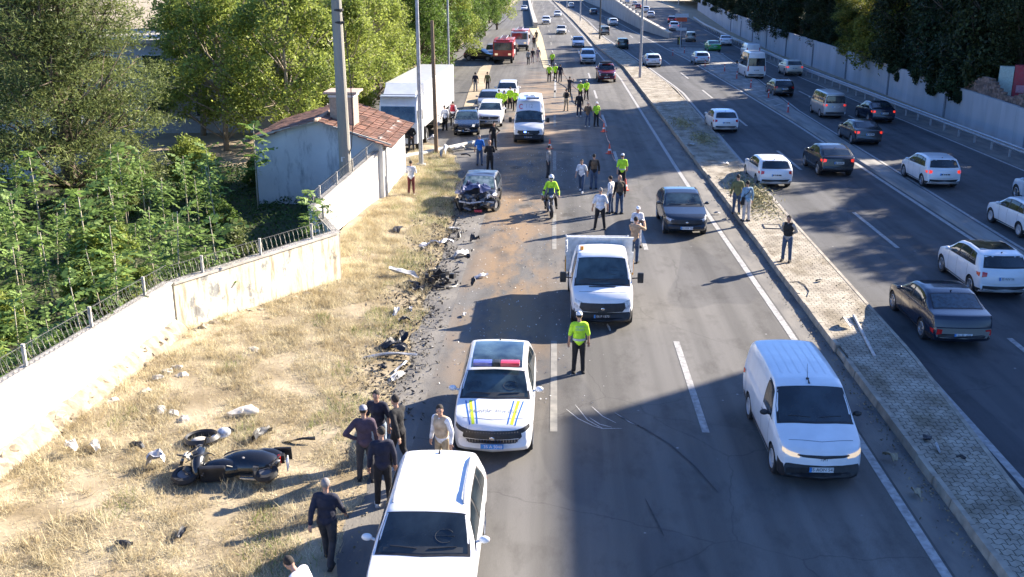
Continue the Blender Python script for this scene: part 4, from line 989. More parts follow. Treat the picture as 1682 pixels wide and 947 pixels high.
# --- service road
srv = [('audi', 'wagon', 'white hatchback alone between the separator and the guard rail', 1552, 303, M_WHITE, {'TAIL': M_REDLIT}), ('sedanA', 'sedan', 'grey sedan with lit brake lights behind the black sedan', 1428, 233, P_GREY, {'TAIL': M_REDLIT}),
       ('sedanB', 'sedan', 'black sedan beside the guard rail with pale window trim', 1452, 197, P_NAVY, {'TAIL': M_REDLIT}), ('oldvan', 'minivan', 'silver old minivan with side windows and lit tail lights', 1372, 190, P_SILVER, {'TAIL': M_REDLIT}),
       ('hatchB', 'hatch', 'black hatchback ahead of the silver minivan', 1290, 155, P_BLACK, {}), ('suvC', 'suv', 'pale silver off-road car with one lit orange tail light', 1306, 121, P_CREAM, {'TAIL': M_REDLIT}),
       ('sedanA', 'sedan', 'white sedan beside the pale wall, right of the green taxi', 1196, 72, M_WHITE, {}), ('sedanA', 'sedan', 'green sedan with pale stripe on the service road', 1175, 82, P_GREEN, {}),
       ('hatchC', 'hatch', 'pale blue hatchback standing on the hatched separator', 1155, 103, P_LBLUE, {}), ('boxy', 'boxy', 'grey boxy car beyond the green sedan', 1138, 66, P_BEIGE, {}),
       ('suvC', 'suv', 'white SUV behind the sign post near the wall nose', 1110, 48, M_WHITE, {'TAIL': M_REDLIT}), ('hatchB', 'hatch', 'dark red hatchback with lit rear lights by the orange barrier board', 1106, 36, P_MAROON, {'TAIL': M_REDLIT}),
       ('sedanB', 'sedan', 'dark red sedan beside the wall in the far queue', 1122, 32, P_MAROON, {'TAIL': M_REDLIT}), ('hatchC', 'hatch', 'white hatchback in the far queue above the retaining wall', 1071, 27, M_WHITE, {}),
       ('suvC', 'suv', 'white SUV directly ahead of the white hatchback in the far queue', 1063, 19, M_WHITE, {}), ('hatchB', 'hatch', 'dark hatchback with red lights, left in the far queue', 1050, 13, P_MAROON, {'TAIL': M_REDLIT}),
       ('boxy', 'boxy', 'white boxy car at the far left of the far queue', 1044, 8, M_WHITE, {}), ('sedanA', 'sedan', 'silver sedan, farthest in the queue', 1032, 4, P_SILVER, {})]
for key, sty, lab, px, py, pm, mm in srv:
    b = B(key, sty, tail='corner' if key != 'oldvan' else 'corner'); nm = {'minivan': 'minivan', 'suv': 'suv'}.get(sty, 'car')
    g = G(px, py, .25); put(b, nm, lab, {'suv': 'suv', 'minivan': 'minivan'}.get(nm, 'car'), (g.x - .1, g.y + 2.1, 0), 91 if py > 80 else 84, pm, VG_S, mats=mm)
bt = make_car('transit', wheel='steel', tail='tall', lights='big', sg=[1.1, 1.95, 2.05, 3.1, 3.15, 4.2, 4.25, 5.3], rgz=(1.35, 2.1)); g = G(1243, 125, .3)
put(bt, 'minibus', 'white minibus with dark rear windows in front of the white van', 'minibus', (g.x - .1, g.y + 2.8, 0), 91, M_WHITE, VG_S)
g = G(1236, 92, .3); put(B('vanB', 'van', wheel='steel', tail='tall', rgz=None), 'panel_van', 'white windowless van seen beyond the white minibus', 'van', (g.x + .1, g.y + 2.4, 0), 90, M_WHITE, VG_S)
g = G(1688, 378, .3); put(B('fiat', 'hatch', spokes=4, wheel='steel'), 'car', 'white car with dark trim strip entering at the right edge', 'car', (G(1652, 368, .3).x + .9, G(1652, 368, .3).y + .3, 0), 92, M_WHITE, VG_S)
p = G(1674, 318, .3); put(B('suvC', 'suv'), 'suv', 'pale SUV at the right edge, only its front wheel in view', 'suv', (p.x + .75, p.y - 1.3, 0), 90, P_LBLUE, VG_S)
# ---------------------------------------------------------------- left boundary wall, hut, poles
M_WALLW = mat('whitewashed_wall', (0.76, 0.73, 0.66), rough=0.95, col2=(0.7, 0.66, 0.58), scale=1.2, bump=0.3, bscale=14)
def stained_wall():
    m = mat('stained_plaster', (0.68, 0.62, 0.49), rough=.95, col2=(.6, .53, .39), scale=.9, bump=.4, bscale=12)
    return add_stain(add_stain(m, .5, .62, (.55, .5, .45)), .56, .6, (.45, .5, .6), 1.3, (.9, .9, .7))
    tc = N.new('ShaderNodeTexCoord'); mp = N.new('ShaderNodeMapping'); mp.inputs['Scale'].default_value = (2.2, 2.2, .35); L.new(tc.outputs['Object'], mp.inputs[0])
    n = N.new('ShaderNodeTexNoise'); n.inputs['Scale'].default_value = 2.2; n.inputs['Detail'].default_value = 8; n.inputs['Roughness'].default_value = .7; L.new(mp.outputs[0], n.inputs['Vector'])
    r = N.new('ShaderNodeValToRGB'); r.color_ramp.elements[0].position = .52; r.color_ramp.elements[1].position = .7; r.color_ramp.elements[0].color = (1, 1, 1, 1); r.color_ramp.elements[1].color = (.5, .45, .4, 1); L.new(n.outputs[0], r.inputs[0])
    x = N.new('ShaderNodeMix'); x.data_type = 'RGBA'; x.blend_type = 'MULTIPLY'; x.inputs[0].default_value = 1; L.new(old, x.inputs[6]); L.new(r.outputs[0], x.inputs[7]); L.new(x.outputs[2], b.inputs['Base Color']); return m
M_WALLS = stained_wall()
M_STONE = mat('rubble_stone', (0.4, 0.34, 0.25), rough=1, col2=(.27, .22, .15), scale=3.5, bump=.9, bscale=7, island=.3)
add_stain(M_WALLW, .5, .75, (.72, .66, .58))
M_WIRE = mat('weathered_wire', (0.2, 0.195, 0.18), rough=.6, metal=.5)
def wall_seg(nm, label, A, B_, h0, h1, th, m, base=True, wire=True, zoff=(None, None), posts=3, group=None):
    """plastered wall from A to B (front face on the line), coping, rubble footing, fence posts and razor coil"""
    A = Vector((A[0], A[1], tz(*A[:2]) - .05)); Bv = Vector((B_[0], B_[1], tz(*B_[:2]) - .05)); d = (Bv - A); ln = d.length; d2 = Vector((d.x, d.y, 0)).normalized(); nrm = Vector((-d2.y, d2.x, 0))
    root = empty(nm, A, 0, label, 'wall', group); lc = lambda p: p - A
    mb = MB(); n = 12
    vs = []
    for i in range(n + 1):
        p = A.lerp(Bv, i / n); h = h0 + (h1 - h0) * i / n
        for off, z in ((0, 0), (0, h), (th, h), (th, 0)): vs.append(lc(p + nrm * off + Vector((0, 0, z))))
    fs = [(0, 3, 2, 1), (4 * n, 4 * n + 1, 4 * n + 2, 4 * n + 3)]
    for i in range(n):
        for k in range(4): fs.append((4 * i + k, 4 * i + (k + 1) % 4, 4 * i + 4 + (k + 1) % 4, 4 * i + 4 + k))
    mb.add(vs, fs); mb.build('wall_panel', m, root, angle=None)
    mb = MB(); vs = []
    for i in range(n + 1):
        p = A.lerp(Bv, i / n); h = h0 + (h1 - h0) * i / n + .003
        for off, z in ((-.04, h), (-.04, h + .06), (th + .04, h + .06), (th + .04, h)): vs.append(lc(p + nrm * off + Vector((0, 0, z))))
    mb.add(vs, fs); mb.build('coping', M_CONC, root)
    if base:
        mb = MB(); k = int(ln / .2)
        for i in range(k):
            for row in range(3 if base is True else 1):
                p = A.lerp(Bv, (i + rnd.random()) / k) - nrm * (.0 + .1 * (3 - row) * rnd.random()) + Vector((0, 0, .0 + row * .13 * rnd.uniform(.7, 1.1)))
                r = rnd.uniform(.07, .2); mb.rock(lc(p), (r * 1.3, r * .8, r * rnd.uniform(.5, .9)), rnd.random())
        from mathutils import noise as NS
        if base is True:
            k = int(ln / .12); m_ = 6; vs = []
            for i in range(k + 1):
                for j in range(m_ + 1):
                    t = j / m_; p = A.lerp(Bv, i / k) - nrm * (-.05 + .42 * t) + Vector((0, 0, .5 * (1 - t) ** .8 - .03)); nv = NS.cell_vector(p * 4.5) * .07 + NS.noise_vector(p * 3) * .06; p += Vector((nv.x, nv.y, nv.z)) * (1 if 0 < j < m_ else .3); vs.append(lc(p))
            mb.add(vs, [(i * (m_ + 1) + j, i * (m_ + 1) + j + 1, (i + 1) * (m_ + 1) + j + 1, (i + 1) * (m_ + 1) + j) for i in range(k) for j in range(m_)])
        mb.build('rubble_footing', M_STONE, root)
    for i in range(posts):
        t = (i + .5) / posts; p = A.lerp(Bv, t) + nrm * (th / 2); h = h0 + (h1 - h0) * t + .06
        mb = MB(); mb.box(lc(p + Vector((0, 0, h + .27))), (.07, .07, .54)); mb.build('fence_post', M_CONC, root)
    if wire:
        mb = MB(); k = int(ln / .2)
        for i in range(k):
            t = (i + .5) / k; p = A.lerp(Bv, t) + nrm * (th / 2); h = h0 + (h1 - h0) * t + .06 + .26; c = lc(p + Vector((0, 0, h)))
            ax = (nrm * .9 + d2 * .45).normalized(); pts = [c + (ax * math.cos(a) + Vector((0, 0, 1)) * math.sin(a)) * .25 for a in [2 * math.pi * j / 14 for j in range(15)]]
            mb.tube(pts, .005, 3, False)
        for z in (.08, .5):
            mb.tube([lc(A + nrm * th / 2 + Vector((0, 0, h0 + .06 + z))), lc(Bv + nrm * th / 2 + Vector((0, 0, h1 + .06 + z)))], .007, 4)
        mb.build('razor_wire', M_WIRE, root)
    return root
GW = 'boundary walls along the verge'
hA = 1.95
A0 = W0 + (W0 - W1).normalized() * 14
wall_seg('boundary_wall', 'white boundary wall topped with razor wire, rising from the lower left corner', (A0.x, A0.y), (W1.x, W1.y), 2.1, 1.55, .22, M_WALLW, posts=8, group=GW)
wall_seg('boundary_wall', 'stained cream boundary wall with graffiti-like marks and a broken footing', (W1.x + .05, W1.y + .05), (W2.x, W2.y), 1.5, 1.75, .24, M_WALLS, base='low', posts=3, group=GW)
C2 = G(520, 352, 1.4)
wall_seg('boundary_wall', 'white boundary wall running from the corner to the tiled hut', (-9.3, 37.9), (-8.08, 48.7), 1.55, 2.4, .2, M_WALLW, base=False, posts=5, group=GW)
wall_seg('boundary_wall', 'short return wall joining the stained wall to the white one', (W2.x - .02, W2.y + .26), (-9.25, 37.85), 1.7, 1.6, .2, M_WALLW, base=False, posts=1, wire=True, group=GW)

# whitewashed transformer hut
hut = empty('tiled_hut', (-11.1, 50.6, 0), 0, 'small whitewashed hut with a red tiled gable roof and a vent block', 'hut')
M_HUT = mat('blue_white_plaster', (.64, .64, .62), rough=.95, col2=(.52, .52, .51), scale=.7, bump=.3, bscale=10)
add_stain(M_HUT, .52, .66, (.5, .52, .55), 1.5, (1, 1, .3))
mb = MB(); mb.tube([(3.12, -3.2, 2.9), (3.12, -3.2, 0)], .05, 6); mb.build('drainpipe', M_METAL, hut)
x0, x1, y0, y1 = -3.05, 3.05, -3.6, 3.6
mb = MB(); eL, eR, rg = 3.15, 2.95, 3.95
for y in (y0, y1): pass
mb.add([(x0, y0, -.3), (x1, y0, -.3), (x1, y1, -.3), (x0, y1, -.3), (x0, y0, eL), (x1, y0, eR), (x1, y1, eR), (x0, y1, eL), (0, y0, rg), (0, y1, rg)],
       [(0, 1, 5, 8, 4), (1, 2, 6, 5), (2, 3, 7, 9, 6), (3, 0, 4, 7), (4, 8, 9, 7), (8, 5, 6, 9)])
mb.build('wall', M_HUT, hut)
M_TILE = mat('terracotta_tile', (.27, .135, .09), rough=.9, col2=(.15, .08, .055), scale=2.5, island=.35, bump=.4, bscale=20)
mb = MB()
for sg, e in ((1, eR), (-1, eL)):
    px0 = 0; slope = (e - .12 - rg - .0) / 3.05; wx = 3.5; ncol = 26; nrow = 9
    for c in range(ncol):
        yy = y0 - .35 + (y1 - y0 + .7) * (c + .5) / ncol; wdt = (y1 - y0 + .7) / ncol
        for r_ in range(nrow):
            a, b_ = wx * r_ / nrow, wx * (r_ + 1.12) / nrow; za, zb_ = rg + .06 + slope * a + .0, rg + .06 + slope * b_ + .05; j = rnd.uniform(-.015, .02)
            vs = []
            for xx, z in ((a, za + j), (b_, zb_ + j)):
                for k in range(5): t = math.pi * k / 4; vs.append((sg * xx, yy - math.cos(t) * wdt * .52, z + math.sin(t) * .07))
            mb.add(vs, [(k, k + 1, k + 6, k + 5) for k in range(4)])
roof = mb.build('roof', M_TILE, hut)
mb = MB(); 
for k in range(14): mb.ell((0, y0 - .2 + k * (y1 - y0 + .4) / 13, rg + .1), (.13, .33, .1), 8, 5)
mb.build('ridge_tiles', mat('weathered_ridge', (.42, .3, .22), rough=.95), roof)
mb = MB(); mb.box((0, 0, 0), (.01, .01, .01)); mb = MB()
for sg, e in ((1, eR), (-1, eL)):
    for k in range(5): pass
mb.tube([(-3.5, y0 - .3, eL - .02), (0, y0 - .3, rg + .05)], .05, 4); mb.tube([(0, y0 - .3, rg + .05), (3.5, y0 - .3, eR - .02)], .05, 4); mb.build('bargeboard', M_CONC, roof)
vb = MB(); vb.box((.9, -1.6, 4.25), (1.15, 1.3, 1.7)); v = vb.build('vent_block', mat('sandy_render', (.36, .28, .21), rough=.95, bump=.3), hut)
vb = MB(); vb.box((.9, -1.6, 5.14), (1.6, 1.75, .1)); vb.build('vent_cap', mat('weathered_cap', (.45, .33, .26), rough=.95), v)
vb = MB(); vb.box((.9, -1.6, 4.98), (1.25, 1.4, .12)); vb.build('vent_band', mat('band_white', (.6, .6, .62), rough=.9), v)

def pole(nm, label, cat, px, py, h, r0, r1, m, lean=(0, 0), base=None, extra=None, z=None, n=12, group=None, P=None):
    p = P or GT(px, py); root = empty(nm, (p.x, p.y, p.z), 0, label, cat, group)
    mb = MB(); mb.tube([(0, 0, -.1), (lean[0] * h, lean[1] * h, h)], [r0, r1], n); o = mb.build('post', m, root)
    if base: mb = MB(); mb.box((0, 0, .06), (base, base, .14), bev=.02); mb.build('base_block', M_CONC, root)
    if extra: extra(root, h)
    return root
def arm(root, h):
    mb = MB(); mb.tube([(0, 0, h - .1), (-.5, 0, h + .5), (-2.0, 0, h + .9)], .045, 6); mb.build('lamp_arm', M_METAL, root); mb = MB(); mb.box((-2.3, 0, h + .9), (.7, .3, .14), bev=.05); mb.build('lamp_head', M_GREY, root)
def bands(root, h):
    mb = MB()
    for z in (8.6, 9.1): mb.lathe([(.21, z), (.24, z + .02), (.24, z + .08), (.21, z + .1)], (0, 0, 0), 'z', 12)
    mb.build('clamp', M_BLACK, root)
    mb = MB(); mb.tube([(.16, -.1, 3.0), (.3, -.1, 3.4), (.42, -.1, 4.5), (.4, -.1, 6.5), (.2, -.1, 9)], .022, 5); mb.build('cable', M_BLACK, root)
    mb = MB(); mb.box((-.05, -.24, 2.9), (.16, .02, .2)); mb.build('number_tag', M_PLATE, root)
M_CPOLE = mat('grey_cast_concrete', (.33, .31, .27), rough=.9, col2=(.25, .235, .2), scale=1.5, bump=.3, stretch=(1, 1, .2))
pc = G(579, 300, 1.9); pc = Vector((-9.05, 43.2, 0))
pole('utility_pole', 'thick concrete utility pole rising in front of the tiled hut', 'pole', 0, 0, 13, .28, .19, M_CPOLE, P=pc, extra=bands, lean=(-.006, 0))
pole('street_light', 'pale metal lighting pole on the grass verge, left of the wooden pole', 'street light', 692, 272, 12, .13, .08, M_METAL, base=.5, extra=arm, group='street lights')
pole('wooden_pole', 'old brown wooden pole on the tip of the verge, shorter than the lighting poles', 'pole', 717, 253, 7.9, .13, .1, mat('weathered_wood', (.2, .14, .09), rough=.95, stretch=(1, 1, .1), bump=.4), lean=(-.012, 0))
pole('street_light', 'pale metal lighting pole behind the white semi-trailer', 'street light', 738, 158, 12, .11, .08, M_METAL, base=.5, extra=arm, group='street lights')
P_G = 'lamp posts on the median'
def twin(root, h):
    for s in (-1, 1):
        mb = MB(); mb.tube([(0, 0, h), (s * 1.2, 0, h + .5)], .04, 6); mb.build('lamp_arm', M_METAL, root); mb = MB(); mb.box((s * 1.5, 0, h + .5), (.7, .3, .12), bev=.04); mb.build('lamp_head', M_GREY, root)
for lab, px, py, m, r in [('tall pale lamp post on the median, nearest of its row', 1051, 130, M_METAL, .15), ('dark lamp post on the median beside the beige car', 985, 66, mat('dark_steel', (.05, .055, .06), rough=.5), .13),
                          ('pale lamp post on the median left of the dark one', 953, 35, M_METAL, .14), ('thin lamp post on the median, beyond the pale one', 931, 16, M_METAL, .12), ('farthest thin lamp post on the median', 919, 7, M_METAL, .12)]:
    pole('lamp_post', lab, 'lamp post', px, py, 12, r, r * .6, m, base=.45, extra=twin, group=P_G)

# ---------------------------------------------------------------- right side: guard rail, panel wall, embankment
def railx(y): return float(np.interp(y, [-10, 38, 57, 110, 160, 207, 260], [27.5, 27.5, 27.5, 26.9, 27.9, 29.6, 33]))
def wallx(y): return float(np.interp(y, [-10, 60, 105, 144, 200, 300], [29.7, 29.7, 30.3, 30.4, 33, 41]))
gr = empty('guard_rail', (27.5, 40, 0), 0, 'galvanised steel guard rail running in front of the grey panel wall', 'guard rail')
mb = MB(); yy = list(range(10, 240, 4)); prof = [(.0, .5), (-.05, .55), (-.05, .6), (.0, .65), (0, .68), (-.05, .73), (-.05, .78), (0, .83)]
vs = []
for y in yy:
    for a, z in prof: vs.append((railx(y) - 27.5 + a, y - 40, z))
k = len(prof); mb.add(vs, [(i * k + j, i * k + j + 1, (i + 1) * k + j + 1, (i + 1) * k + j) for i in range(len(yy) - 1) for j in range(k - 1)])
mb.build('rail', M_METAL, gr)
for i, y in enumerate(np.arange(38, 236, 2.6)):
    mb = MB(); mb.box((railx(y) - 27.5 + .08, y - 40, .4), (.1, .12, .84)); mb.build('rail_post', M_METAL, gr)
M_PANEL = mat('grey_wall_panel', (.42, .43, .45), rough=.9, col2=(.34, .35, .37), scale=.8, bump=.2, bscale=12, island=.07, stretch=(1, 1, .25))
pw = empty('panel_wall', (29.7, 40, 0), 0, 'tall pale concrete panel wall with vertical joints behind the guard rail', 'wall')
mb = MB(); y = -8.0
while y < 300:
    yb = y + 2.38; a = wallx(y) - 29.7; b_ = wallx(yb) - 29.7; h = 2.35 + .01 * max(0, min(y, 150) - 60) + rnd.uniform(-.02, .02)
    ta, tb = y - 40, yb - 40
    mb.add([(a, ta, -.05), (b_, tb, -.05), (b_ + .2, tb, -.05), (a + .2, ta, -.05), (a, ta, h), (b_, tb, h), (b_ + .2, tb, h), (a + .2, ta, h)], [(0, 1, 2, 3), (4, 7, 6, 5), (0, 4, 5, 1), (1, 5, 6, 2), (2, 6, 7, 3), (3, 7, 4, 0)])
    y += 2.4
mb.build('wall_panel', M_PANEL, pw)
for y in np.arange(50, 200, 14.4):
    mb = MB(); mb.box((wallx(y) - 29.7 - .06, y - 40, 1.3), (.12, .22, 2.6)); mb.build('pilaster', mat('dark_pilaster', (.2, .21, .23), rough=.9), pw)
sheet('embankment', [(wallx(y) + .15, y) for y in YS], [(70, y) for y in YS], 2.2, M_SOIL)
bw = empty('brick_wall', (30.3, 60, 2.25), 0, 'low ruined brick wall on top of the panel wall at the right edge', 'wall')
M_BRICK = mat('old_brick', (.26, .17, .13), rough=1, col2=(.13, .1, .085), scale=5, island=.4, bump=.5, bscale=10)
mb = MB()
for r_ in range(9):
    for i in range(34):
        y = 62 + i * .42 + (r_ % 2) * .2
        if r_ > 5 + 2.5 * math.sin(y * .8) : continue
        mb.box((rnd.uniform(-.02, .02), y - 60, .1 + r_ * .17), (.3, .4, .155))
mb.build('brick_course', M_BRICK, bw)
def sign(nm, label, cat, P, w_, h_, z, m, postm=M_METAL, txt=None, tm=None, rz=0, posts=1, group=None, th=.05):
    root = empty(nm, P, rz, label, cat, group)
    mb = MB(); mb.box((0, 0, z), (w_, th, h_)); b_ = mb.build('board', m, root)
    if txt:
        mb = MB(); add_text(mb, txt[0], txt[1], (0, -th / 2 - .006, z), (1, 0, 0), (0, 0, 1), 0); mb.build('lettering', tm, b_)
    for k in range(posts):
        mb = MB(); mb.cyl(((k - (posts - 1) / 2) * w_ * .6, .05, -.05), ((k - (posts - 1) / 2) * w_ * .6, .05, z), .04, n=8); mb.build('post', postm, root)
    return root
p = G(1672, 196, 2.4)
kb = empty('cabinet', (31.5, 72.6, 2.3), R(-20), 'red and pale green cabinet standing on the bank above the brick wall', 'cabinet')
mb = MB(); mb.box((0, 0, 1.1), (.9, .8, 2.0), bev=.03); cb = mb.build('pale_door', mat('pale_green_paint', (.4, .5, .46), rough=.6), kb)
mb = MB(); mb.box((.95, .05, 1.1), (.95, .8, 2.2), bev=.03); mb.build('red_door', mat('faded_red_paint', (.4, .03, .05), rough=.6, col2=(.3, .06, .08)), kb)
mb = MB(); mb.box((1.0, -.37, .6), (.6, .02, .5)); mb.build('sticker', mat('pink_sticker', (.5, .25, .3), rough=.6), kb)
# retaining wall between the middle carriageway and the service road
rw = empty('retaining_wall', (18.8, 172, 0), 0, 'long grey retaining wall wedge growing taller with distance beside the middle carriageway', 'wall')
base_ = [G(1099, 63), G(1054, 49), G(1000, 21), G(985, 12), G(968, 5), G(958, 0.5)]; hh = [.75, 2.0, 4.3, 5.2, 6.0, 6.6]
mb = MB(); vs = []
for p, h in zip(base_, hh):
    q_ = p - Vector((18.8, 172, 0)); vs += [(q_.x, q_.y, -.05), (q_.x, q_.y, h), (q_.x + .45, q_.y + .1, h), (q_.x + .45, q_.y + .1, -.05)]
n = len(base_); fs = [(0, 1, 2, 3)] + [(4 * i + k, 4 * i + 4 + k, 4 * i + 4 + (k + 1) % 4, 4 * i + (k + 1) % 4) for i in range(n - 1) for k in range(4)]
mb.add(vs, fs); mb.build('wall_face', mat('grey_render', (.33, .32, .31), rough=.95, var=.12, scale=.3, bump=.2), rw)
mb = MB(); vs = []
for p, h in zip(base_, hh):
    q_ = p - Vector((18.8, 172, 0)); h += .003; vs += [(q_.x - .1, q_.y, h), (q_.x - .1, q_.y, h + .25), (q_.x + .55, q_.y + .1, h + .25), (q_.x + .55, q_.y + .1, h)]
mb.add(vs, fs); mb.build('coping', mat('pale_coping', (.5, .45, .37), rough=.9), rw)
for t in np.arange(.05, 1, .06):
    i = 1; p = base_[1].lerp(base_[3], t); h = hh[1] + (hh[3] - hh[1]) * t + .5; q_ = p - Vector((18.8, 172, 0)); mb = MB(); mb.box((q_.x + .2, q_.y, h), (.35, 1.2, .9)); mb.build('parapet_block', mat('pale_coping', (.5, .45, .37)), rw)
# signs at the wall nose
pn = G(1117, 82)
root = empty('direction_sign', pn, 0, 'post with two pale signs and an orange board at the nose of the retaining wall', 'sign')
mb = MB(); mb.cyl((0, 0, 0), (0, 0, 4.9), .09); mb.build('post', M_METAL, root)
for z, w_, h_, m in ((4.75, 1.9, .5, mat('sign_white', (.5, .53, .55), rough=.5)), (4.2, 1.5, .55, mat('sign_orange', (.6, .09, .03), rough=.5)), (2.9, 1.5, .38, mat('sign_white', (.5, .53, .55)))):
    mb = MB(); mb.box((0, -.12, z), (w_, .06, h_)); mb.build('board', m, root)
pn = G(1116, 74); root = empty('hazard_marker', pn, 0, 'yellow and black hazard marker on the separator nose below the signs', 'marker')
mb = MB(); mb.box((0, 0, .7), (.7, .1, 1.2), bev=.04); bd = mb.build('panel', mat('hazard_black', (.05, .05, .04), rough=.6), root)
mb = MB(); mb.box((0, -.06, .7), (.12, .03, 1.1)); mb.box((0, -.06, .9), (.5, .03, .14)); mb.build('stripe', mat('hazard_yellow', (.65, .48, .04), rough=.6), bd)
root = empty('gantry_sign', G(1087, 8), 0, 'blue overhead sign spanning the far queue of cars', 'sign')
for x in (-5, 5.5): mb = MB(); mb.cyl((x, 0, 0), (x, 0, 7.4), .18); mb.build('post', M_METAL, root)
mb = MB(); mb.box((0, 0, 6.9), (11, .2, 1.6)); mb.build('board', mat('sign_blue', (.02, .1, .4), rough=.5), root)
# flexible red bollards along the separator
bo = BP(); mb = MB(); mb.lathe([(.001, .0), (.13, .0), (.13, .04), (.05, .06), (.045, .75), (.001, .78)], (0, 0, 0), 'z', 10); i0 = bo.part('tube', mb, 'A')
mb = MB(); mb.lathe([(.052, .45), (.052, .58)], (0, 0, 0), 'z', 10); bo.part('reflective_band', mb, M_WTXT, parent=i0)
for k, (px, py) in enumerate([(1294, 186), (1262, 162), (1233, 145), (1210, 130), (1190, 118), (1158, 110), (1124, 88), (1105, 92)]):
    p = G(px, py)
    bo.place('bollard', 'red flexible bollard on the low separator, %s counting away from the camera' % ('first', 'second', 'third', 'fourth', 'fifth', 'sixth', 'seventh', 'last')[k], 'bollard', (p.x, p.y, .09), 0, 'red bollards on the separator', {'A': mat('bollard_red', (.55, .05, .04), rough=.6)})
# parapet and dark side lane at the far left
sheet('side_lane', [G(862, 43), G(857, 20), G(855, 0)], [G(880, 43), G(872, 20), G(867, 0)], .02, mat('dark_lane_asphalt', (.05, .055, .055), rough=.8, bump=.2))  # one plain dark grey tone over the whole lane surface
pp = empty('parapet_wall', G(880, 44), 0, 'pale concrete parapet between the far lanes and the dark side lane', 'wall')
mb = MB(); A_ = [G(883, 46) , G(875, 20), G(870, 0)]
vs = []
for p in A_:
    q_ = p - pp.location; vs += [(q_.x - .8, q_.y, 0), (q_.x - .8, q_.y, 1.1), (q_.x, q_.y, 1.1), (q_.x, q_.y, 0)]
mb.add(vs, [(0, 1, 2, 3), (8, 11, 10, 9)] + [(4 * i + k, 4 * i + 4 + k, 4 * i + 4 + (k + 1) % 4, 4 * i + (k + 1) % 4) for i in range(2) for k in range(4)]); mb.build('wall_body', M_CONC, pp)
sheet('sandy_island', [G(893, 112), G(878, 62), G(868, 45), G(862, 44)], [G(903, 112), G(891, 62), G(884, 44), G(880, 43)], .03, mat('pale_sand', (.5, .42, .25), rough=1))
sheet('dirt_strip', [G(742, 215), G(757, 190), G(770, 150), G(788, 112), G(800, 104)], [G(752, 212), G(772, 180), G(797, 145), G(803, 122), G(808, 106)], .03, M_SAND)
# ---------------------------------------------------------------- buildings (behind the trees; the flats on the right stand outside the frame)
M_PLAS = mat('pale_plaster', (.55, .52, .47), rough=.95, var=.1, scale=.4, bump=.2)
def building(label, x, y, w_, d_, h_, rz=0, m=None, storeys=3, cols=5, roofm=None, z=0, wm=None):
    root = empty('apartment_building' if h_ > 8 else 'house', (x, y, z), rz, label, 'building'); mb = MB(); mb.box((0, 0, h_ / 2 - .2), (w_, d_, h_ + .4)); wl = mb.build('wall', m or M_PLAS, root)
    mb = MB(); mb.box((0, 0, h_ + .15), (w_ + .6, d_ + .6, .25)); mb.build('roof', roofm or M_CONC, root)
    for s in range(storeys):
        for c in range(cols):
            for face in (0, 1):
                zc = (s + .55) * h_ / storeys
                if face == 0: P = (-w_ / 2 + (c + .5) * w_ / cols, -d_ / 2 - .03, zc); D = (w_ / cols * .45, .08, h_ / storeys * .42)
                else: P = (-w_ / 2 - .03 if x > 0 else w_ / 2 + .03, -d_ / 2 + (c + .5) * d_ / cols, zc); D = (.08, d_ / cols * .45, h_ / storeys * .42)
                mb = MB(); mb.box(P, D); fr = mb.build('window', wm or M_WHITE, root)
                P2 = (P[0], P[1] - .02, P[2]) if face == 0 else (P[0] + (-.02 if x > 0 else .02), P[1], P[2]); D2 = tuple(max(.07, v - .14) for v in D)
                mb = MB(); mb.box(P2, D2); mb.build('pane', M_GLASS, fr)
    return root
def bydir(corner, h):   # foot of a corner of height h whose shadow tip lies at corner
    k = h / math.tan(SUN_EL); return Vector((corner[0] + k * math.cos(SUN_AZ), corner[1] + k * math.sin(SUN_AZ)))
c = bydir((1.0, 23.2), 19)
building('tall pale apartment block beyond the right edge', c.x + 8, c.y - 15, 16, 30, 19, 0, storeys=6, cols=6)
building('low pale building behind the large conifer', -26, 74, 20, 10, 6, R(4), storeys=2, cols=6, m=mat('grey_white_plaster', (.42, .43, .44), rough=.95, bump=.2))
building('white house at the left edge behind the conifer', -30.5, 55, 6, 7, 3.6, 0, storeys=1, cols=2, m=mat('bluish_plaster', (.5, .53, .56), rough=.95))
building('pale building with blue-framed windows behind the bright trees', -31, 118, 22, 12, 8.5, 0, storeys=2, cols=7, wm=mat('blue_frame', (.1, .16, .26), rough=.6))
building('cream building far behind the roadside trees', -52, 200, 40, 15, 14, 0, storeys=4, cols=8)

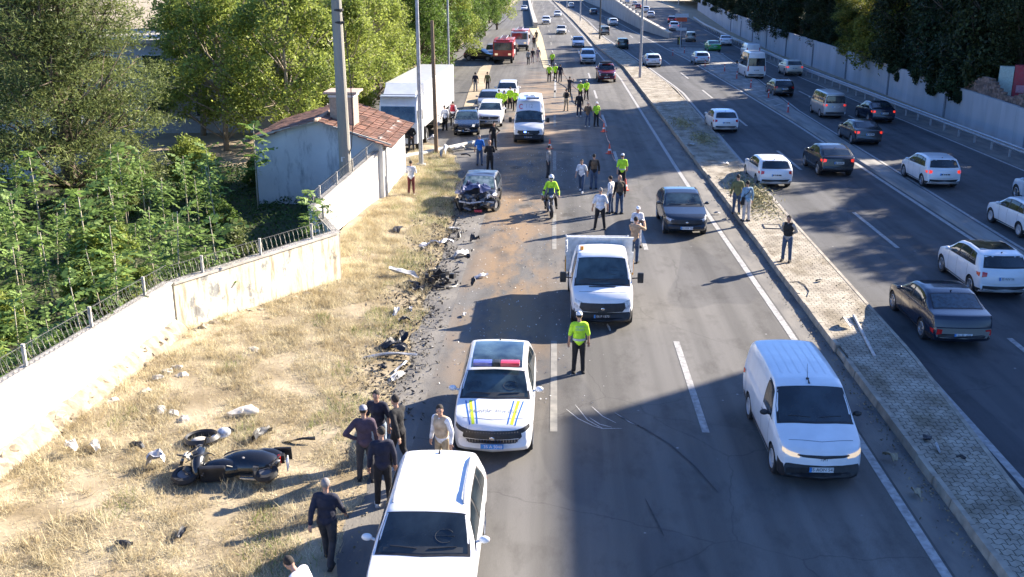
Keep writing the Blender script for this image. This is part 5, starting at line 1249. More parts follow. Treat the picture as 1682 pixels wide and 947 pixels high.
# ---------------------------------------------------------------- trees
def leafmat(nm, c, c2, tr=.35, isl=.45, scale=.5): return mat(nm, c, rough=.6, col2=c2, scale=scale, trans=tr, island=isl, spec=.3)
def leaf_mesh(name, P, size, up=.4, asp=1.6):
    n = len(P); d = NR.normal(size=(n, 3)); d[:, 2] *= .7; d /= np.linalg.norm(d, axis=1)[:, None]
    nn = NR.normal(size=(n, 3)); nn[:, 2] = np.abs(nn[:, 2]) + up; s = np.cross(d, nn); s /= np.linalg.norm(s, axis=1)[:, None] + 1e-9
    L_ = (size * NR.uniform(.6, 1.4, n))[:, None]; Wd = L_ / asp * .5
    V = np.empty((n, 4, 3)); V[:, 0] = P - d * L_ * .5; V[:, 1] = P + s * Wd; V[:, 2] = P + d * L_ * .5; V[:, 3] = P - s * Wd
    return fast_mesh(name, V.reshape(-1, 3), n, 4)
def make_tree(seed, h, cr, n, leaf, style_='broad', trunk_r=.2, blobs=26, base=.25, asp=1.6):
    """tapered trunk with limbs, crown of leaf clumps; returns (wood mesh, crown mesh)"""
    r = random.Random(seed); g = np.random.default_rng(seed); mb = MB(); pts = [(0, 0, -.2)]; x = y = 0
    for k in range(1, 7): x += r.uniform(-.12, .12) * h * .08; y += r.uniform(-.12, .12) * h * .08; pts.append((x, y, h * .85 * k / 6))
    mb.tube(pts, [trunk_r * (1.25 - k * .17) for k in range(7)], 8); B_ = []
    for k in range(blobs):
        t = base + (1 - base) * ((k + .5) / blobs) ** .85; a = k * 2.4 + r.uniform(-.5, .5)
        if style_ == 'broad': rad = cr * math.sin(math.pi * min(.97, (.22 + .72 * (t - base) / (1 - base)))) ** .7 * r.uniform(.45, 1.0)
        elif style_ == 'column': rad = cr * r.uniform(.2, .9)
        elif style_ == 'tier': rad = cr * (1.05 - .75 * (t - base) / (1 - base)) * r.uniform(.35, 1.05)
        c = Vector((math.cos(a) * rad, math.sin(a) * rad, h * t + r.uniform(-.3, .3))); br = cr * r.uniform(.2, .36)
        B_.append((c, br)); s = Vector(pts[max(1, min(6, int(t * 6)))]); st = s.lerp(Vector(pts[max(0, min(5, int(t * 6) - 1))]), .5)
        mid = st.lerp(c, .5) + Vector((r.uniform(-.3, .3), r.uniform(-.3, .3), -.02 * h)); mb.tube([st, mid, c, c + (c - mid) * .4], [trunk_r * .38, trunk_r * .25, trunk_r * .12, trunk_r * .04], 5)
        for q_ in range(3):
            e = c + Vector((r.uniform(-1, 1), r.uniform(-1, 1), r.uniform(-.5, .8))) * br * 1.1; mb.tube([mid.lerp(c, .6), e], [trunk_r * .12, .01], 4)
    P = []
    for c, br in B_:
        m_ = int(n / blobs * r.uniform(.6, 1.4)); d = g.normal(size=(m_, 3)); d /= np.linalg.norm(d, axis=1)[:, None]; rr = g.uniform(.35, 1, m_) ** .5 * br
        if style_ == 'tier': d[:, 2] *= .38; d[:, :2] *= 1.5
        P.append(np.array(c) + d * rr[:, None] * g.uniform(.8, 1.25, (m_, 1)))
    P = np.concatenate(P)
    # thin clumps out so that gaps show
    keep = (np.sin(P[:, 0] * 2.1 + seed) + np.sin(P[:, 1] * 2.3) + np.sin(P[:, 2] * 2.6) + g.uniform(-1.2, 1.2, len(P))) > -1.3
    return mb.mesh('trunk', True), leaf_mesh('crown', P[keep], leaf, asp=asp)
M_BARK = mat('bark', (.12, .09, .065), rough=.95, bump=.6, bscale=20, stretch=(1, 1, .2)); M_BARKP = mat('pale_bark', (.3, .25, .19), rough=.95)
def put_tree(meshes, lm, label, p, s=1, rz=None, cat='tree', group=None, bark=None, nm='tree', sz=1):
    root = empty(cat if nm == 'tree' else nm, p, rnd.uniform(0, 6.28) if rz is None else rz, label, cat, group); root.scale = (s, s, s * sz)
    for n_, me, m in (('trunk', meshes[0], bark or M_BARK), ('crown', meshes[1], lm)):
        o = bpy.data.objects.new(me.name.split('.')[0], me); COL.objects.link(o); o.parent = root
        if not me.materials: me.materials.append(None)
        o.material_slots[0].link = 'OBJECT'; o.material_slots[0].material = m
    return root
L_BRIGHT = leafmat('spring_leaf', (.34, .39, .085), (.18, .235, .05), tr=.48); L_MID = leafmat('mid_leaf', (.17, .26, .05), (.085, .14, .028), tr=.4); L_OLIVE = leafmat('olive_needle', (.21, .245, .075), (.095, .125, .04), tr=.42, scale=.35)
L_DARK = leafmat('dark_leaf', (.036, .06, .024), (.018, .032, .014), tr=.2, isl=.5); L_DARK2 = leafmat('dark_olive_leaf', (.05, .065, .022), (.024, .034, .013), tr=.2, isl=.5); L_YEL = leafmat('yellow_leaf', (.26, .24, .04), (.1, .14, .03), tr=.4)
# left: the big conifer
tA = make_tree(3, 11, 5.6, 115000, .22, 'tier', .32, 80, .1, asp=5)
p = G(110, 345); put_tree(tA, L_OLIVE, 'large olive-green conifer with dark bare limbs at the upper left', (p.x - .6, p.y + 2, 0), 1.0, 1.0)
put_tree(make_tree(4, 10, 4.8, 70000, .24, 'tier', .3, 44, .15, asp=4.5), L_OLIVE, 'second olive conifer cut by the left edge', (-31, 58, 0), 1.1, 2.0)
tB = [make_tree(20 + i, 10, 3.4, 22000, .2, 'broad', .16, 34, .16) for i in range(3)]
GL = 'bright green trees behind the hut'
spots = [(-20.5, 62, 1.0, 'bright tree between the conifer and the hut, nearest of its group', 0), (-16.0, 60, 1.0, 'bright spring-green tree directly behind the hut roof', 0), (-24.0, 68, 1.05, 'loose bright tree with pale branches behind the conifer', 0),
         (-17.5, 69, 1.15, 'taller bright tree in the second row behind the hut', 0), (-13.8, 66.5, .9, 'bright tree hanging over the cab of the semi-trailer', 0), (-20.5, 78, 1.1, 'bright tree in the back row, left of the utility pole', 0), (-28, 82, 1.2, 'mid-green tree farthest left of the back row', 1), (-14.5, 78, 1.0, 'bright tree at the back, right of the utility pole', 0)]
for i, (x, y, s, lab, k) in enumerate(spots): put_tree(tB[i % 3], (L_BRIGHT, L_MID)[k], lab, (x, y, 0), s, group=GL, bark=M_BARKP)
GR = 'roadside trees beyond the semi-trailer'
rs = [(-12.0, 178, 1.15), (-11.0, 198, 1.1), (-15.5, 185, 1.3), (-14, 222, 1.3), (-29, 92, 1.25), (-25, 74, 1.0), (-33, 100, 1.35), (-15.2, 88, 1.0), (-12.6, 96, 1.0), (-16.5, 100, 1.15), (-13.2, 108, 1.1), (-11.9, 117, 1.0), (-16.8, 120, 1.25), (-13.0, 130, 1.15), (-19, 112, 1.2), (-13.5, 143, 1.1), (-17.5, 150, 1.3), (-21, 90, 1.2), (-14, 162, 1.1), (-22, 140, 1.3), (-24, 104, 1.2)]
words = ['farthest but two along the far lanes', 'near the dark side lane', 'second row near the dark side lane', 'at the very top beside the side lane', 'tall one filling the gap beside the conifer', 'close behind the conifer', 'behind the pale building at top left', 'nearest the trailer', 'leaning over the side road', 'second row behind the lighting pole', 'left of the red fire engine', 'right at the road edge before the fire engine', 'tall, in the second row', 'behind the fire engine', 'third row, mid-green', 'beyond the fire engines at the road edge', 'far second row', 'left of the lighting pole', 'farthest at the road edge', 'far back left', 'deep back left behind the pole']
for i, (x, y, s) in enumerate(rs): put_tree(tB[i % 3], (L_BRIGHT, L_MID)[(i * 7) % 5 < 2], 'leafy roadside tree ' + words[i], (x, y, 0), s, group=GR)
# palm
pm = empty('palm_tree', (-15.0, 92, 0), 0, 'palm with a brown skirt of dead fronds behind the utility pole', 'palm tree'); mb = MB(); mb.tube([(0, 0, 0), (.1, 0, 5), (0, .1, 9)], [.35, .3, .28], 10); mb.build('trunk', M_BARK, pm)
def fronds(n, z, el0, el1, ln, m, nm):
    V = []
    for k in range(n):
        a = rnd.uniform(0, 6.28); e = rnd.uniform(el0, el1); prev = None
        for j in range(9):
            t = j / 8; rr = ln * t; zz = z + math.sin(e) * rr - .25 * rr * t * ln * .4; hx = math.cos(e) * rr; c = np.array([math.cos(a) * hx, math.sin(a) * hx, zz]); s = np.array([-math.sin(a), math.cos(a), 0])
            for sg in (-1, 1):
                tip = c + s * sg * .45 + np.array([math.cos(a) * .25, math.sin(a) * .25, -.15]); V += [c, c + np.array([math.cos(a), math.sin(a), 0]) * .1, tip]
    V = np.array(V); return link(nm, fast_mesh(nm, V, len(V) // 3, 3), m, pm)
fronds(40, 9, .1, 1.2, 2.6, L_MID, 'crown'); fronds(60, 8.6, -1.4, -.7, 1.8, mat('dead_frond', (.25, .18, .1), rough=.9, island=.3), 'dead_fronds')
# right: the dark belt above the wall
def rtree(i, lm, label, p, s, group=None):
    w_ = max(.85, min(1.25, s)); return put_tree(tD[i % 3], lm, label, p, w_, group=group, sz=s / w_)
tD = [make_tree(50 + i, 12, 3.6, 62000, .21, 'column', .25, 60, .0) for i in range(3)]
rt = []
y = 50
heights = lambda y: 15.5 if y < 74 else 12 if y < 75 else (rnd.uniform(18.5, 22) if y < 101 else (8.5 if y < 112 else (9.5 if y < 140 else (18 if y < 178 else 10))))
i = 0
while y < 330:
    h = heights(y); rt.append(((40.5 if y < 74 else 32.6) + rnd.uniform(-.6, .8) + max(0, wallx(y) - 30.3), y, (h - 2.2) / 12.6 * rnd.uniform(.93, 1.05)))
    if i % 2 == 0: rt.append(((44 if y < 74 else 38.5) + rnd.uniform(-1, 1) + max(0, wallx(y) - 30.3), y + 1.5, (max(h, 11) - 2.2) / 12.6 * rnd.uniform(.9, 1.1)))
    y += 4.0 if y < 130 else 7; i += 1
def nth(k): return str(k) + ('th' if 10 < k % 100 < 14 else {1: 'st', 2: 'nd', 3: 'rd'}.get(k % 10, 'th'))
fr_ = bk_ = 0
for i, (x, y, s) in enumerate(rt):
    front = (x - max(0, wallx(y) - 30.3)) < 35; yel = 96 < y < 112
    if front: fr_ += 1; w_ = 'hanging over the panel wall, %s in the front row from the right edge' % nth(fr_)
    else: bk_ += 1; w_ = 'in the back row of the belt, %s from the right edge' % nth(bk_)
    rtree(i, L_YEL if yel else (L_DARK, L_DARK2)[i % 2], ('yellow-green tree ' if yel else 'dark tree ') + w_, (x, y, 2.2), s, group='dark trees behind the panel wall')
bush = make_tree(90, 3.2, 2.0, 26000, .2, 'broad', .1, 26, .02)
for x, y, s, w_ in [(30.6, 77, 1.0, 'drooping over the wall down to the guard rail'), (30.9, 81, 1.05, 'drooping beside the widest overhang'), (31.0, 85.5, .9, 'hanging over the wall above the black sedan'), (31.2, 91, .9, 'on the wall top above the silver minivan')]:
    put_tree(bush, L_DARK, 'dark bush ' + w_, (x, y, 1.0 if y < 72 else 1.8), s, cat='bush', group='bushes hanging over the panel wall')
# shade trees that stand right of the frame, south of the belt
for x, y, s, lab in [(36, 36, 1.0, 'dark tree beyond the right edge behind the flats')]: put_tree(tD[1], L_DARK, lab, (x + 12, y + 10, 2.2), s, group='dark trees behind the panel wall')

# ---------------------------------------------------------------- overgrown yard behind the left wall
sheet('yard_ground', [(-60, y) for y in (0, 20, 40, 55, 58)], [(-12.7, 0), (-12.6, 20), (-9.4, 38), (-8.3, 50), (-8.5, 58)], -.03, M_SOIL)
sheet('garden_path', [(-40, 57.2), (-14.8, 56)], [(-40, 60.5), (-14.8, 59)], .0, M_SAND)
def V3r(r): return Vector((r.uniform(-1, 1), r.uniform(-1, 1), r.uniform(-1, 1)))
def ailanthus(seed, h, nst=1):
    nst = 1
    r = random.Random(seed); mb = MB(); V = []
    for s in range(nst):
        lean = Vector((r.uniform(-.12, .12), r.uniform(-.12, .12), 1)).normalized(); x0 = Vector((r.uniform(-.2, .2), r.uniform(-.2, .2), 0)) * (nst > 1); top = x0 + lean * h * r.uniform(.8, 1)
        mb.tube([x0 - Vector((0, 0, .1)), x0.lerp(top, .5) + Vector((r.uniform(-.05, .05), 0, 0)), top], [.035, .026, .012], 6)
        nf = r.randint(14, 26)
        for k in range(nf):
            t = .48 + .52 * (k / nf); b = x0.lerp(top, t); a = k * 2.4 + r.uniform(-.4, .4); e = r.uniform(-.5, .95); ln = r.uniform(.45, 1.15)
            d = Vector((math.cos(a) * math.cos(e), math.sin(a) * math.cos(e), math.sin(e))); side = Vector((-math.sin(a), math.cos(a), 0)); prev = b
            for j in range(1, 9):
                u = j / 8; c = b + d * ln * u - Vector((0, 0, .35 * u * u * ln)); l2 = .25 * (1.15 - abs(u - .45)) * r.uniform(.5, 1.25); twist = V3r(r)
                for sg in (-1, 1):
                    dirv = (side * sg + d * .35 - Vector((0, 0, .35)) + twist * .45).normalized(); w2 = d * .06
                    V += [c, c + dirv * l2 * .5 + w2, c + dirv * l2, c + dirv * l2 * .5 - w2]
    V = np.array([tuple(v) for v in V]); return mb.mesh('stem', True), fast_mesh('foliage', V, len(V) // 4, 4)
AI = [ailanthus(70 + i, 3.6 + .3 * (i % 3 - 1)) for i in range(8)]
L_AIL = leafmat('sumac_leaf', (.25, .36, .09), (.11, .18, .045), tr=.4, isl=.35, scale=1.2); M_STEM = mat('pale_stem', (.42, .37, .28), rough=.9)
def wallline(y): return float(np.interp(y, [0, W0.y, W1.y, W2.y + .5, 38, 48], [-13.2, W0.x, W1.x, W2.x, -9.2, -8.3]))
cnt = 0; tries = 0; PL = []
while cnt < 130 and tries < 6000:
    tries += 1; y = rnd.uniform(14, 46); x = wallline(y) - .7 - rnd.random() ** 1.1 * (11.5 + (y - 14) * .25)
    if x > -13.6 and y > 40: continue
    if -13.5 < x < -9.2 and 31 < y < 46 and rnd.random() < .9: continue
    if any((x - a) ** 2 + (y - b_) ** 2 < .5 for a, b_, _ in PL): continue
    PL.append((x, y, cnt)); cnt += 1
rows = [[], [], [], [], []]
for x, y, k in PL: d = wallline(y) - x; rows[0 if d < 2 else 1 if d < 4 else 2 if d < 7 else 3 if d < 10 else 4].append((y, x, k))
rw_ = ['in the row right behind the razor wire', 'in the second row from the wall', 'in the middle of the thicket', 'toward the back of the thicket', 'at the far left back of the yard']
for ri, row in enumerate(rows):
    for n_, (y, x, k) in enumerate(sorted(row)):
        root = put_tree(AI[k % 8], L_AIL, 'feathery tree-of-heaven sapling %s, %s from the near end' % (rw_[ri], nth(n_ + 1)), (x, y, 0), rnd.uniform(.65, 1.15) * (1.0 if y > 24 else .8), cat='sapling', group='saplings in the overgrown yard', bark=M_STEM)
shr = [make_tree(95 + i, 2.2, 1.3, 9000, .13, 'broad', .05, 22, .05) for i in range(2)]
for i, (x, y, w_) in enumerate([(-16, 21, 'near the lower left razor wire'), (-19, 27, 'left of the second fence post'), (-14.5, 31, 'behind the bend of the wall'), (-22, 33, 'deep in the yard'), (-17.5, 37, 'right of the conifer trunk'), (-25, 40, 'under the conifer'), (-13.8, 40.5, 'left of the hut corner'), (-20, 44, 'in front of the garden path'), (-16.5, 26, 'in the middle of the thicket'), (-28, 46, 'at the left edge under the conifer'), (-11.2, 34, 'low in the shade before the hut'), (-18.5, 50, 'beside the garden path'), (-15.2, 51, 'against the left wall of the hut')]):
    put_tree(shr[i % 2], (L_MID, L_OLIVE, L_BRIGHT)[i % 3], 'leafy bush ' + w_, (x, y, 0), .62 + .25 * (i % 3), cat='bush', group='bushes in the overgrown yard')
def yard_pt():
    y = rnd.uniform(8, 56); x = wallline(y) - .3 - rnd.random() * 16
    return (x, y, -.03)
Pn = np.array([yard_pt() for _ in range(60000)]); Pn[:, 2] += NR.uniform(0, .45, len(Pn)) * (0.4 + .6 * (np.sin(Pn[:, 0] * 1.7) * np.sin(Pn[:, 1] * 1.3) > -.2))
o = link('undergrowth', leaf_mesh('undergrowth', Pn, .13, up=.8), leafmat('weed_leaf', (.09, .15, .035), (.04, .075, .018), isl=.4)); tag(o, 'low green weeds and creepers covering the yard floor under the saplings', 'undergrowth', kind='stuff')
# ---------------------------------------------------------------- people
def remesh(mb, vox, sm=3, dec=None):
    me = mb.mesh('t'); o = bpy.data.objects.new('t', me); COL.objects.link(o)
    m = o.modifiers.new('r', 'REMESH'); m.mode = 'VOXEL'; m.voxel_size = vox; m.use_smooth_shade = True
    m = o.modifiers.new('s', 'SMOOTH'); m.factor = .5; m.iterations = sm
    if dec: m = o.modifiers.new('d', 'DECIMATE'); m.ratio = dec
    out = evalmesh(o); bpy.data.objects.remove(o); bpy.data.meshes.remove(me); out.shade_smooth(); return out
def V3(*a): return Vector(a)
POSES = {
 # arms: (elbow, wrist) for right (+x) and left (-x); legs: (knee, ankle); person faces +Y
 'stand': dict(ra=((.25, -.02, 1.14), (.27, .06, .90)), la=((-.25, -.02, 1.14), (-.27, .06, .90)), rl=((.11, .02, .50), (.12, -.02, .09)), ll=((-.11, .02, .50), (-.13, .0, .09))),
 'wide': dict(ra=((.28, -.03, 1.15), (.31, .05, .92)), la=((-.28, -.03, 1.15), (-.31, .05, .92)), rl=((.15, .03, .50), (.2, .0, .09)), ll=((-.15, .03, .50), (-.2, .02, .09))),
 'walk': dict(ra=((.24, .12, 1.16), (.25, .3, .98)), la=((-.24, -.14, 1.15), (-.25, -.2, .92)), rl=((.1, -.02, .50), (.1, -.26, .13)), ll=((-.1, .14, .51), (-.1, .2, .09))),
 'phone': dict(ra=((.25, .05, 1.16), (.12, .27, 1.22)), la=((-.25, .04, 1.15), (-.1, .27, 1.2)), rl=((.11, .02, .50), (.12, -.02, .09)), ll=((-.11, .02, .50), (-.14, .05, .09))),
 'hip': dict(ra=((.25, -.02, 1.14), (.26, .08, .90)), la=((-.40, -.10, 1.18), (-.2, .02, 1.02)), rl=((.12, .02, .50), (.13, -.02, .09)), ll=((-.12, .02, .50), (-.14, .03, .09))),
 'camera': dict(ra=((.32, .16, 1.30), (.2, .4, 1.5)), la=((-.22, .2, 1.22), (-.06, .4, 1.42)), rl=((.11, .02, .50), (.12, -.02, .09)), ll=((-.11, .06, .50), (-.14, .12, .09))),
 'crossed': dict(ra=((.26, .04, 1.17), (-.02, .2, 1.16)), la=((-.26, .04, 1.17), (.02, .23, 1.12)), rl=((.1, .02, .50), (.11, .0, .09)), ll=((-.1, .02, .50), (-.12, -.02, .09))),
 'behind': dict(ra=((.27, -.12, 1.15), (.06, -.17, .97)), la=((-.27, -.12, 1.15), (-.05, -.19, .99)), rl=((.12, .02, .50), (.14, -.02, .09)), ll=((-.12, .02, .50), (-.14, .02, .09))),
 'ride': dict(ra=((.33, .22, 1.1), (.34, .46, .98)), la=((-.33, .22, 1.1), (-.34, .46, .98)), rl=((.2, .36, .78), (.24, .12, .36)), ll=((-.2, .36, .78), (-.24, .12, .36)), sit=1),
 'bend': dict(ra=((.26, .1, 1.15), (.18, .3, .98)), la=((-.26, .1, 1.15), (-.18, .3, .98)), rl=((.11, .02, .50), (.12, -.02, .09)), ll=((-.11, .02, .50), (-.14, .05, .09)), lean=35),
}
_pose = {}
def figure(pose, sleeve, headyaw=0, stout=1.0):
    key = (pose, sleeve, headyaw, stout)
    if key in _pose: return _pose[key]
    D = POSES[pose]; lean = R(D.get('lean', 4)); piv = V3(0, 0, .95)
    def T(p):
        p = Vector(p); d = p - piv; return piv + Matrix.Rotation(-lean, 3, 'X') @ d
    RX = Matrix.Rotation(-lean, 3, 'X'); HY = RX @ Matrix.Rotation(R(headyaw), 3, 'Z')
    hc = T((0, .025, 1.645)); b = stout
    def torso(mb, g, low=.0):
        mb.ell(T((0, 0, .96)), (.155 * b + g, .11 * b + g, .13 + g), rot=RX); mb.ell(T((0, .01 * b, 1.10)), (.145 * b + g, .108 * b * b + g, .17 + g), rot=RX)
        mb.ell(T((0, 0, 1.29)), (.168 * b + g, .115 * b + g, .185 + g), rot=RX); mb.cap(T((-.145, -.01, 1.405)), T((.145, -.01, 1.405)), .068 + g, .068 + g)
    def arm(mb, s, g, full=True):
        e, w_ = (D['ra'], D['la'])[s < 0]; e = T(e); w_ = T(w_); sh = T((s * .178, -.01, 1.405))
        mb.cap(sh, e, .056 + g, .043 + g); 
        if full: mb.cap(e, w_ if full is True else e.lerp(w_, full), .041 + g, .029 + g)
        return e, w_
    def leg(mb, s, g, full=True):
        k, a = (D['rl'], D['ll'])[s < 0]; k = V3(*k); a = V3(*a); hp = V3(s * .088, 0, .92)
        mb.cap(hp, k, .088 * b + g, .058 + g); mb.cap(k, a, .056 + g, (.038 if full else .045) + g)
        return k, a
    sit = D.get('sit')
    mb = MB(); torso(mb, 0); mb.cap(T((0, 0, 1.42)), T((0, .015, 1.57)), .058, .05)
    mb.ell(hc, (.074, .093, .115), 16, 12, rot=HY); mb.ell(hc + HY @ V3(0, .035, -.055), (.052, .055, .055), rot=HY); mb.ell(hc + HY @ V3(0, .1, -.012), (.013, .018, .024), 8, 6, rot=HY)
    for s in (-1, 1):
        mb.ell(hc + HY @ V3(s * .076, .0, -.01), (.012, .02, .03), 8, 6, rot=HY)
        e, w_ = arm(mb, s, 0); d = (w_ - e).normalized(); side = d.cross(V3(0, 0, 1)); side = side.normalized() if side.length > .2 else V3(0, 1, 0); nrm = side.cross(d).normalized()
        pc_ = w_ + d * .05; rot = Matrix((side, d, nrm)).transposed(); mb.ell(pc_, (.042, .055, .02), 10, 7, rot=rot)
        for q_, (o_, l_) in enumerate(((-.03, .06), (-.011, .07), (.009, .066), (.028, .052))):
            b0 = pc_ + d * .04 + side * o_; b1 = b0 + d * l_ * .55 - nrm * .008; b2 = b1 + d * l_ * .4 - nrm * .03; mb.cap(b0, b1, .0105, .0095, 6); mb.cap(b1, b2, .0095, .008, 6)
        tb = w_ + d * .02 + side * (-.035); mb.cap(tb, tb - side * .025 + d * .045 - nrm * .01, .012, .0095, 6)
        k, a = leg(mb, s, 0); mb.cap(a, a + V3(s * .015, .12, -.045), .04, .03)
    body = remesh(mb, .0095, 2, .5)
    sh = MB(); torso(sh, .02)
    for s in (-1, 1): arm(sh, s, .016, {'long': .93, 'short': False, 'none': False}[sleeve]) if sleeve != 'none' else sh.cap(T((s * .15, -.01, 1.405)), T((s * .2, -.01, 1.40)), .07, .068)
    if sleeve == 'short': pass
    shirt = remesh(sh, .014, 3, .6)
    tr = MB(); tr.ell((0, 0, .95), (.158 * b + .012, .115 * b + .012, .12))
    for s in (-1, 1): leg(tr, s, .016, False)
    trou = remesh(tr, .014, 3, .6)
    bp = BP(); bi = bp.part('body', body, 'SKIN'); bp.part('trousers', trou, 'TROU'); bp.part('shirt', shirt, 'SHIRT')
    for s in (-1, 1):
        k, a = (D['rl'], D['ll'])[s < 0]; a = V3(*a); m = MB(); m.ell(a + V3(s * .01, .055, -.04), (.052, .145, .048), 12, 8); m.box(a + V3(s * .01, .055, -.075), (.09, .27, .03), bev=.012); bp.part('shoe', m, 'SHOE')
    m = MB(); m.ell(hc + HY @ V3(0, -.016, .03), (.083, .094, .1), 16, 12, rot=HY)
    m.v = [tuple(Vector(v)) for v in m.v]
    # keep the cap of hair above the brow and down the back of the head
    keep = []
    for f in m.f:
        c = sum((Vector(m.v[i]) for i in f), V3(0, 0, 0)) / len(f); l = HY.inverted() @ (c - hc)
        if l.z > .045 or (l.y < .02 and l.z > -.06): keep.append(f)
    m.f = keep; m.m = [0] * len(keep); bp.part('hair', m, 'HAIR')
    for s in (-1, 1): m = MB(); m.ell(hc + HY @ V3(s * .03, .087, .012), (.012, .007, .007), 8, 6, rot=HY); bp.part('eye', m, M_INK)
    m = MB(); m.ell(hc + HY @ V3(0, .088, -.06), (.022, .008, .005), 8, 6, rot=HY); bp.part('mouth', m, mat('lips', (.3, .12, .1), rough=.6))
    bp.hc, bp.HY, bp.T = hc, HY, T
    _pose[key] = bp; return bp
def fab(n, c, v=.25): return mat('cloth_' + n, c, rough=.9, var=v, scale=7, bump=1.0, bscale=11)
F = dict(black=fab('black', (.014, .014, .016)), navy=fab('navy', (.02, .022, .04)), purple=fab('plum', (.075, .05, .07)), white=fab('white', (.68, .68, .7)), hivis=fab('high_vis', (.5, .85, .04)), dark=fab('charcoal', (.035, .035, .04)),
         jeans=fab('denim', (.05, .08, .14)), ljeans=fab('light_denim', (.25, .31, .38)), tan=fab('tan', (.5, .33, .2)), brown=fab('brown', (.12, .085, .055)), blue=fab('blue', (.02, .15, .5)), olive=fab('olive', (.16, .16, .07)), sky=fab('sky_blue', (.2, .33, .45)),
         pale=fab('pale_trousers', (.5, .47, .45)), red=fab('red', (.45, .03, .05)), grey=fab('grey', (.3, .29, .28)), khaki=fab('khaki', (.36, .29, .19)), beige=fab('beige', (.48, .37, .25)), capw=fab('cap_white', (.75, .75, .76)), capg=fab('cap_grey', (.3, .3, .34)), shoe=fab('black_leather', (.02, .02, .02)), shoew=fab('white_sneaker', (.6, .6, .6)), maroon=fab('maroon', (.12, .03, .03)))
def extra(root, bp, nm, mb, m, smooth=True):
    o = mb.build(nm, m, root, smooth=smooth); return o
def person(px, py, face, label, pose='stand', shirt='dark', trou='black', sleeve='long', hair='HAIR', cap=None, vest=None, helmet=False, shoe='shoe', h=1.75, yaw=0, group=None, P=None, z=None, stout=1.0, hold=None, bag=None, stripe=None):
    """face: 0 = looks away from the camera, 180 = towards it, 90 = to the left"""
    p = P or GT(px, py); bp = figure(pose, sleeve, yaw, stout)
    hm = {'HAIR': M_HAIR, 'grey': M_HAIRG, 'bald': M_SKIN}[hair]
    root = bp.place('person', label, 'person', (p.x, p.y, p.z if z is None else z), R(face), group, {'SKIN': M_SKIN, 'SHIRT': F[shirt], 'TROU': F[trou], 'HAIR': hm, 'SHOE': F[shoe]}, scale=h / 1.76)
    hc, HY, T = bp.hc, bp.HY, bp.T
    if cap:
        m = MB(); m.ell(hc + HY @ V3(0, -.005, .05), (.09, .105, .085), 16, 10, rot=HY); m.f = [f for f in m.f if (HY.inverted() @ (sum((Vector(m.v[i]) for i in f), V3(0, 0, 0)) / len(f) - hc)).z > .03]; m.m = [0] * len(m.f)
        m.box(hc + HY @ V3(0, .13, .045), (.14, .1, .012)); extra(root, bp, 'cap', m, F[cap])
    if helmet: m = MB(); m.ell(hc + V3(0, -.01, .03), (.125, .145, .14), 18, 12); h_ = extra(root, bp, 'helmet', m, M_WHITE); m = MB(); m.ell(hc + V3(0, .05, .0), (.1, .1, .06)); extra(root, bp, 'visor', m, M_GLASS)
    if vest:
        key = ('vest', pose, stout)
        if key not in _pose:
            v = MB(); b = stout; v.ell(T((0, .01 * b, 1.10)), (.145 * b + .035, .108 * b * b + .035, .19), rot=Matrix.Rotation(-R(POSES[pose].get('lean', 4)), 3, 'X')); v.ell(T((0, 0, 1.29)), (.168 * b + .033, .115 * b + .035, .2)); v.cap(T((-.12, -.01, 1.41)), T((.12, -.01, 1.41)), .092, .092); _pose[key] = remesh(v, .014, 3, .5)
        o = bpy.data.objects.new('vest', _pose[key]); COL.objects.link(o); o.parent = root
        if not o.data.materials: o.data.materials.append(None)
        o.material_slots[0].link = 'OBJECT'; o.material_slots[0].material = F[vest]
    if stripe:   # reflective band of a police shirt and lettering on the back
        m = MB(); m.lathe([(1, -.03), (1, .03)], (0, 0, 0), 'z', 20); m.v = [tuple(T((x * .176, y * .137, 1.0 + z_))) for x, y, z_ in m.v]; extra(root, bp, 'reflective_band', m, mat('reflective_grey', (.45, .46, .47), rough=.4))
        if stripe == 'text':
            m = MB(); add_text(m, 'TRAF\u0130K', .075, T((0, -.145, 1.37)), (-1, 0, 0), (0, .02, 1), 0); 
            add_text(m, 'POL\u0130S\u0130', .075, T((0, -.145, 1.29)), (-1, 0, 0), (0, .02, 1), 0); m.v = [(-0 + x, y, z_) for x, y, z_ in m.v]; extra(root, bp, 'back_lettering', m, mat('lettering_blue_grey', (.2, .3, .45), rough=.6), smooth=False)
    if hold == 'camera':
        m = MB(); m.box(T((.05, .44, 1.53)), (.14, .08, .1), bev=.01); m.cyl(T((.05, .46, 1.53)), T((.05, .58, 1.53)), .04); extra(root, bp, 'camera', m, M_BLACK)
    if bag: m = MB(); m.box((-.24, .02, .92), (.1, .3, .34), bev=.03); m.tube([(-.22, .02, 1.08), (0, .13, 1.32), (.12, -.02, 1.46), (-.02, -.14, 1.3), (-.22, -.03, 1.08)], .014, 5); extra(root, bp, 'shoulder_bag', m, F['black'])
    return root
GP = 'onlookers by the white SUV'; GO = 'traffic police officers'; GB = 'bystanders on the closed lanes'; GM = 'men standing on the median'
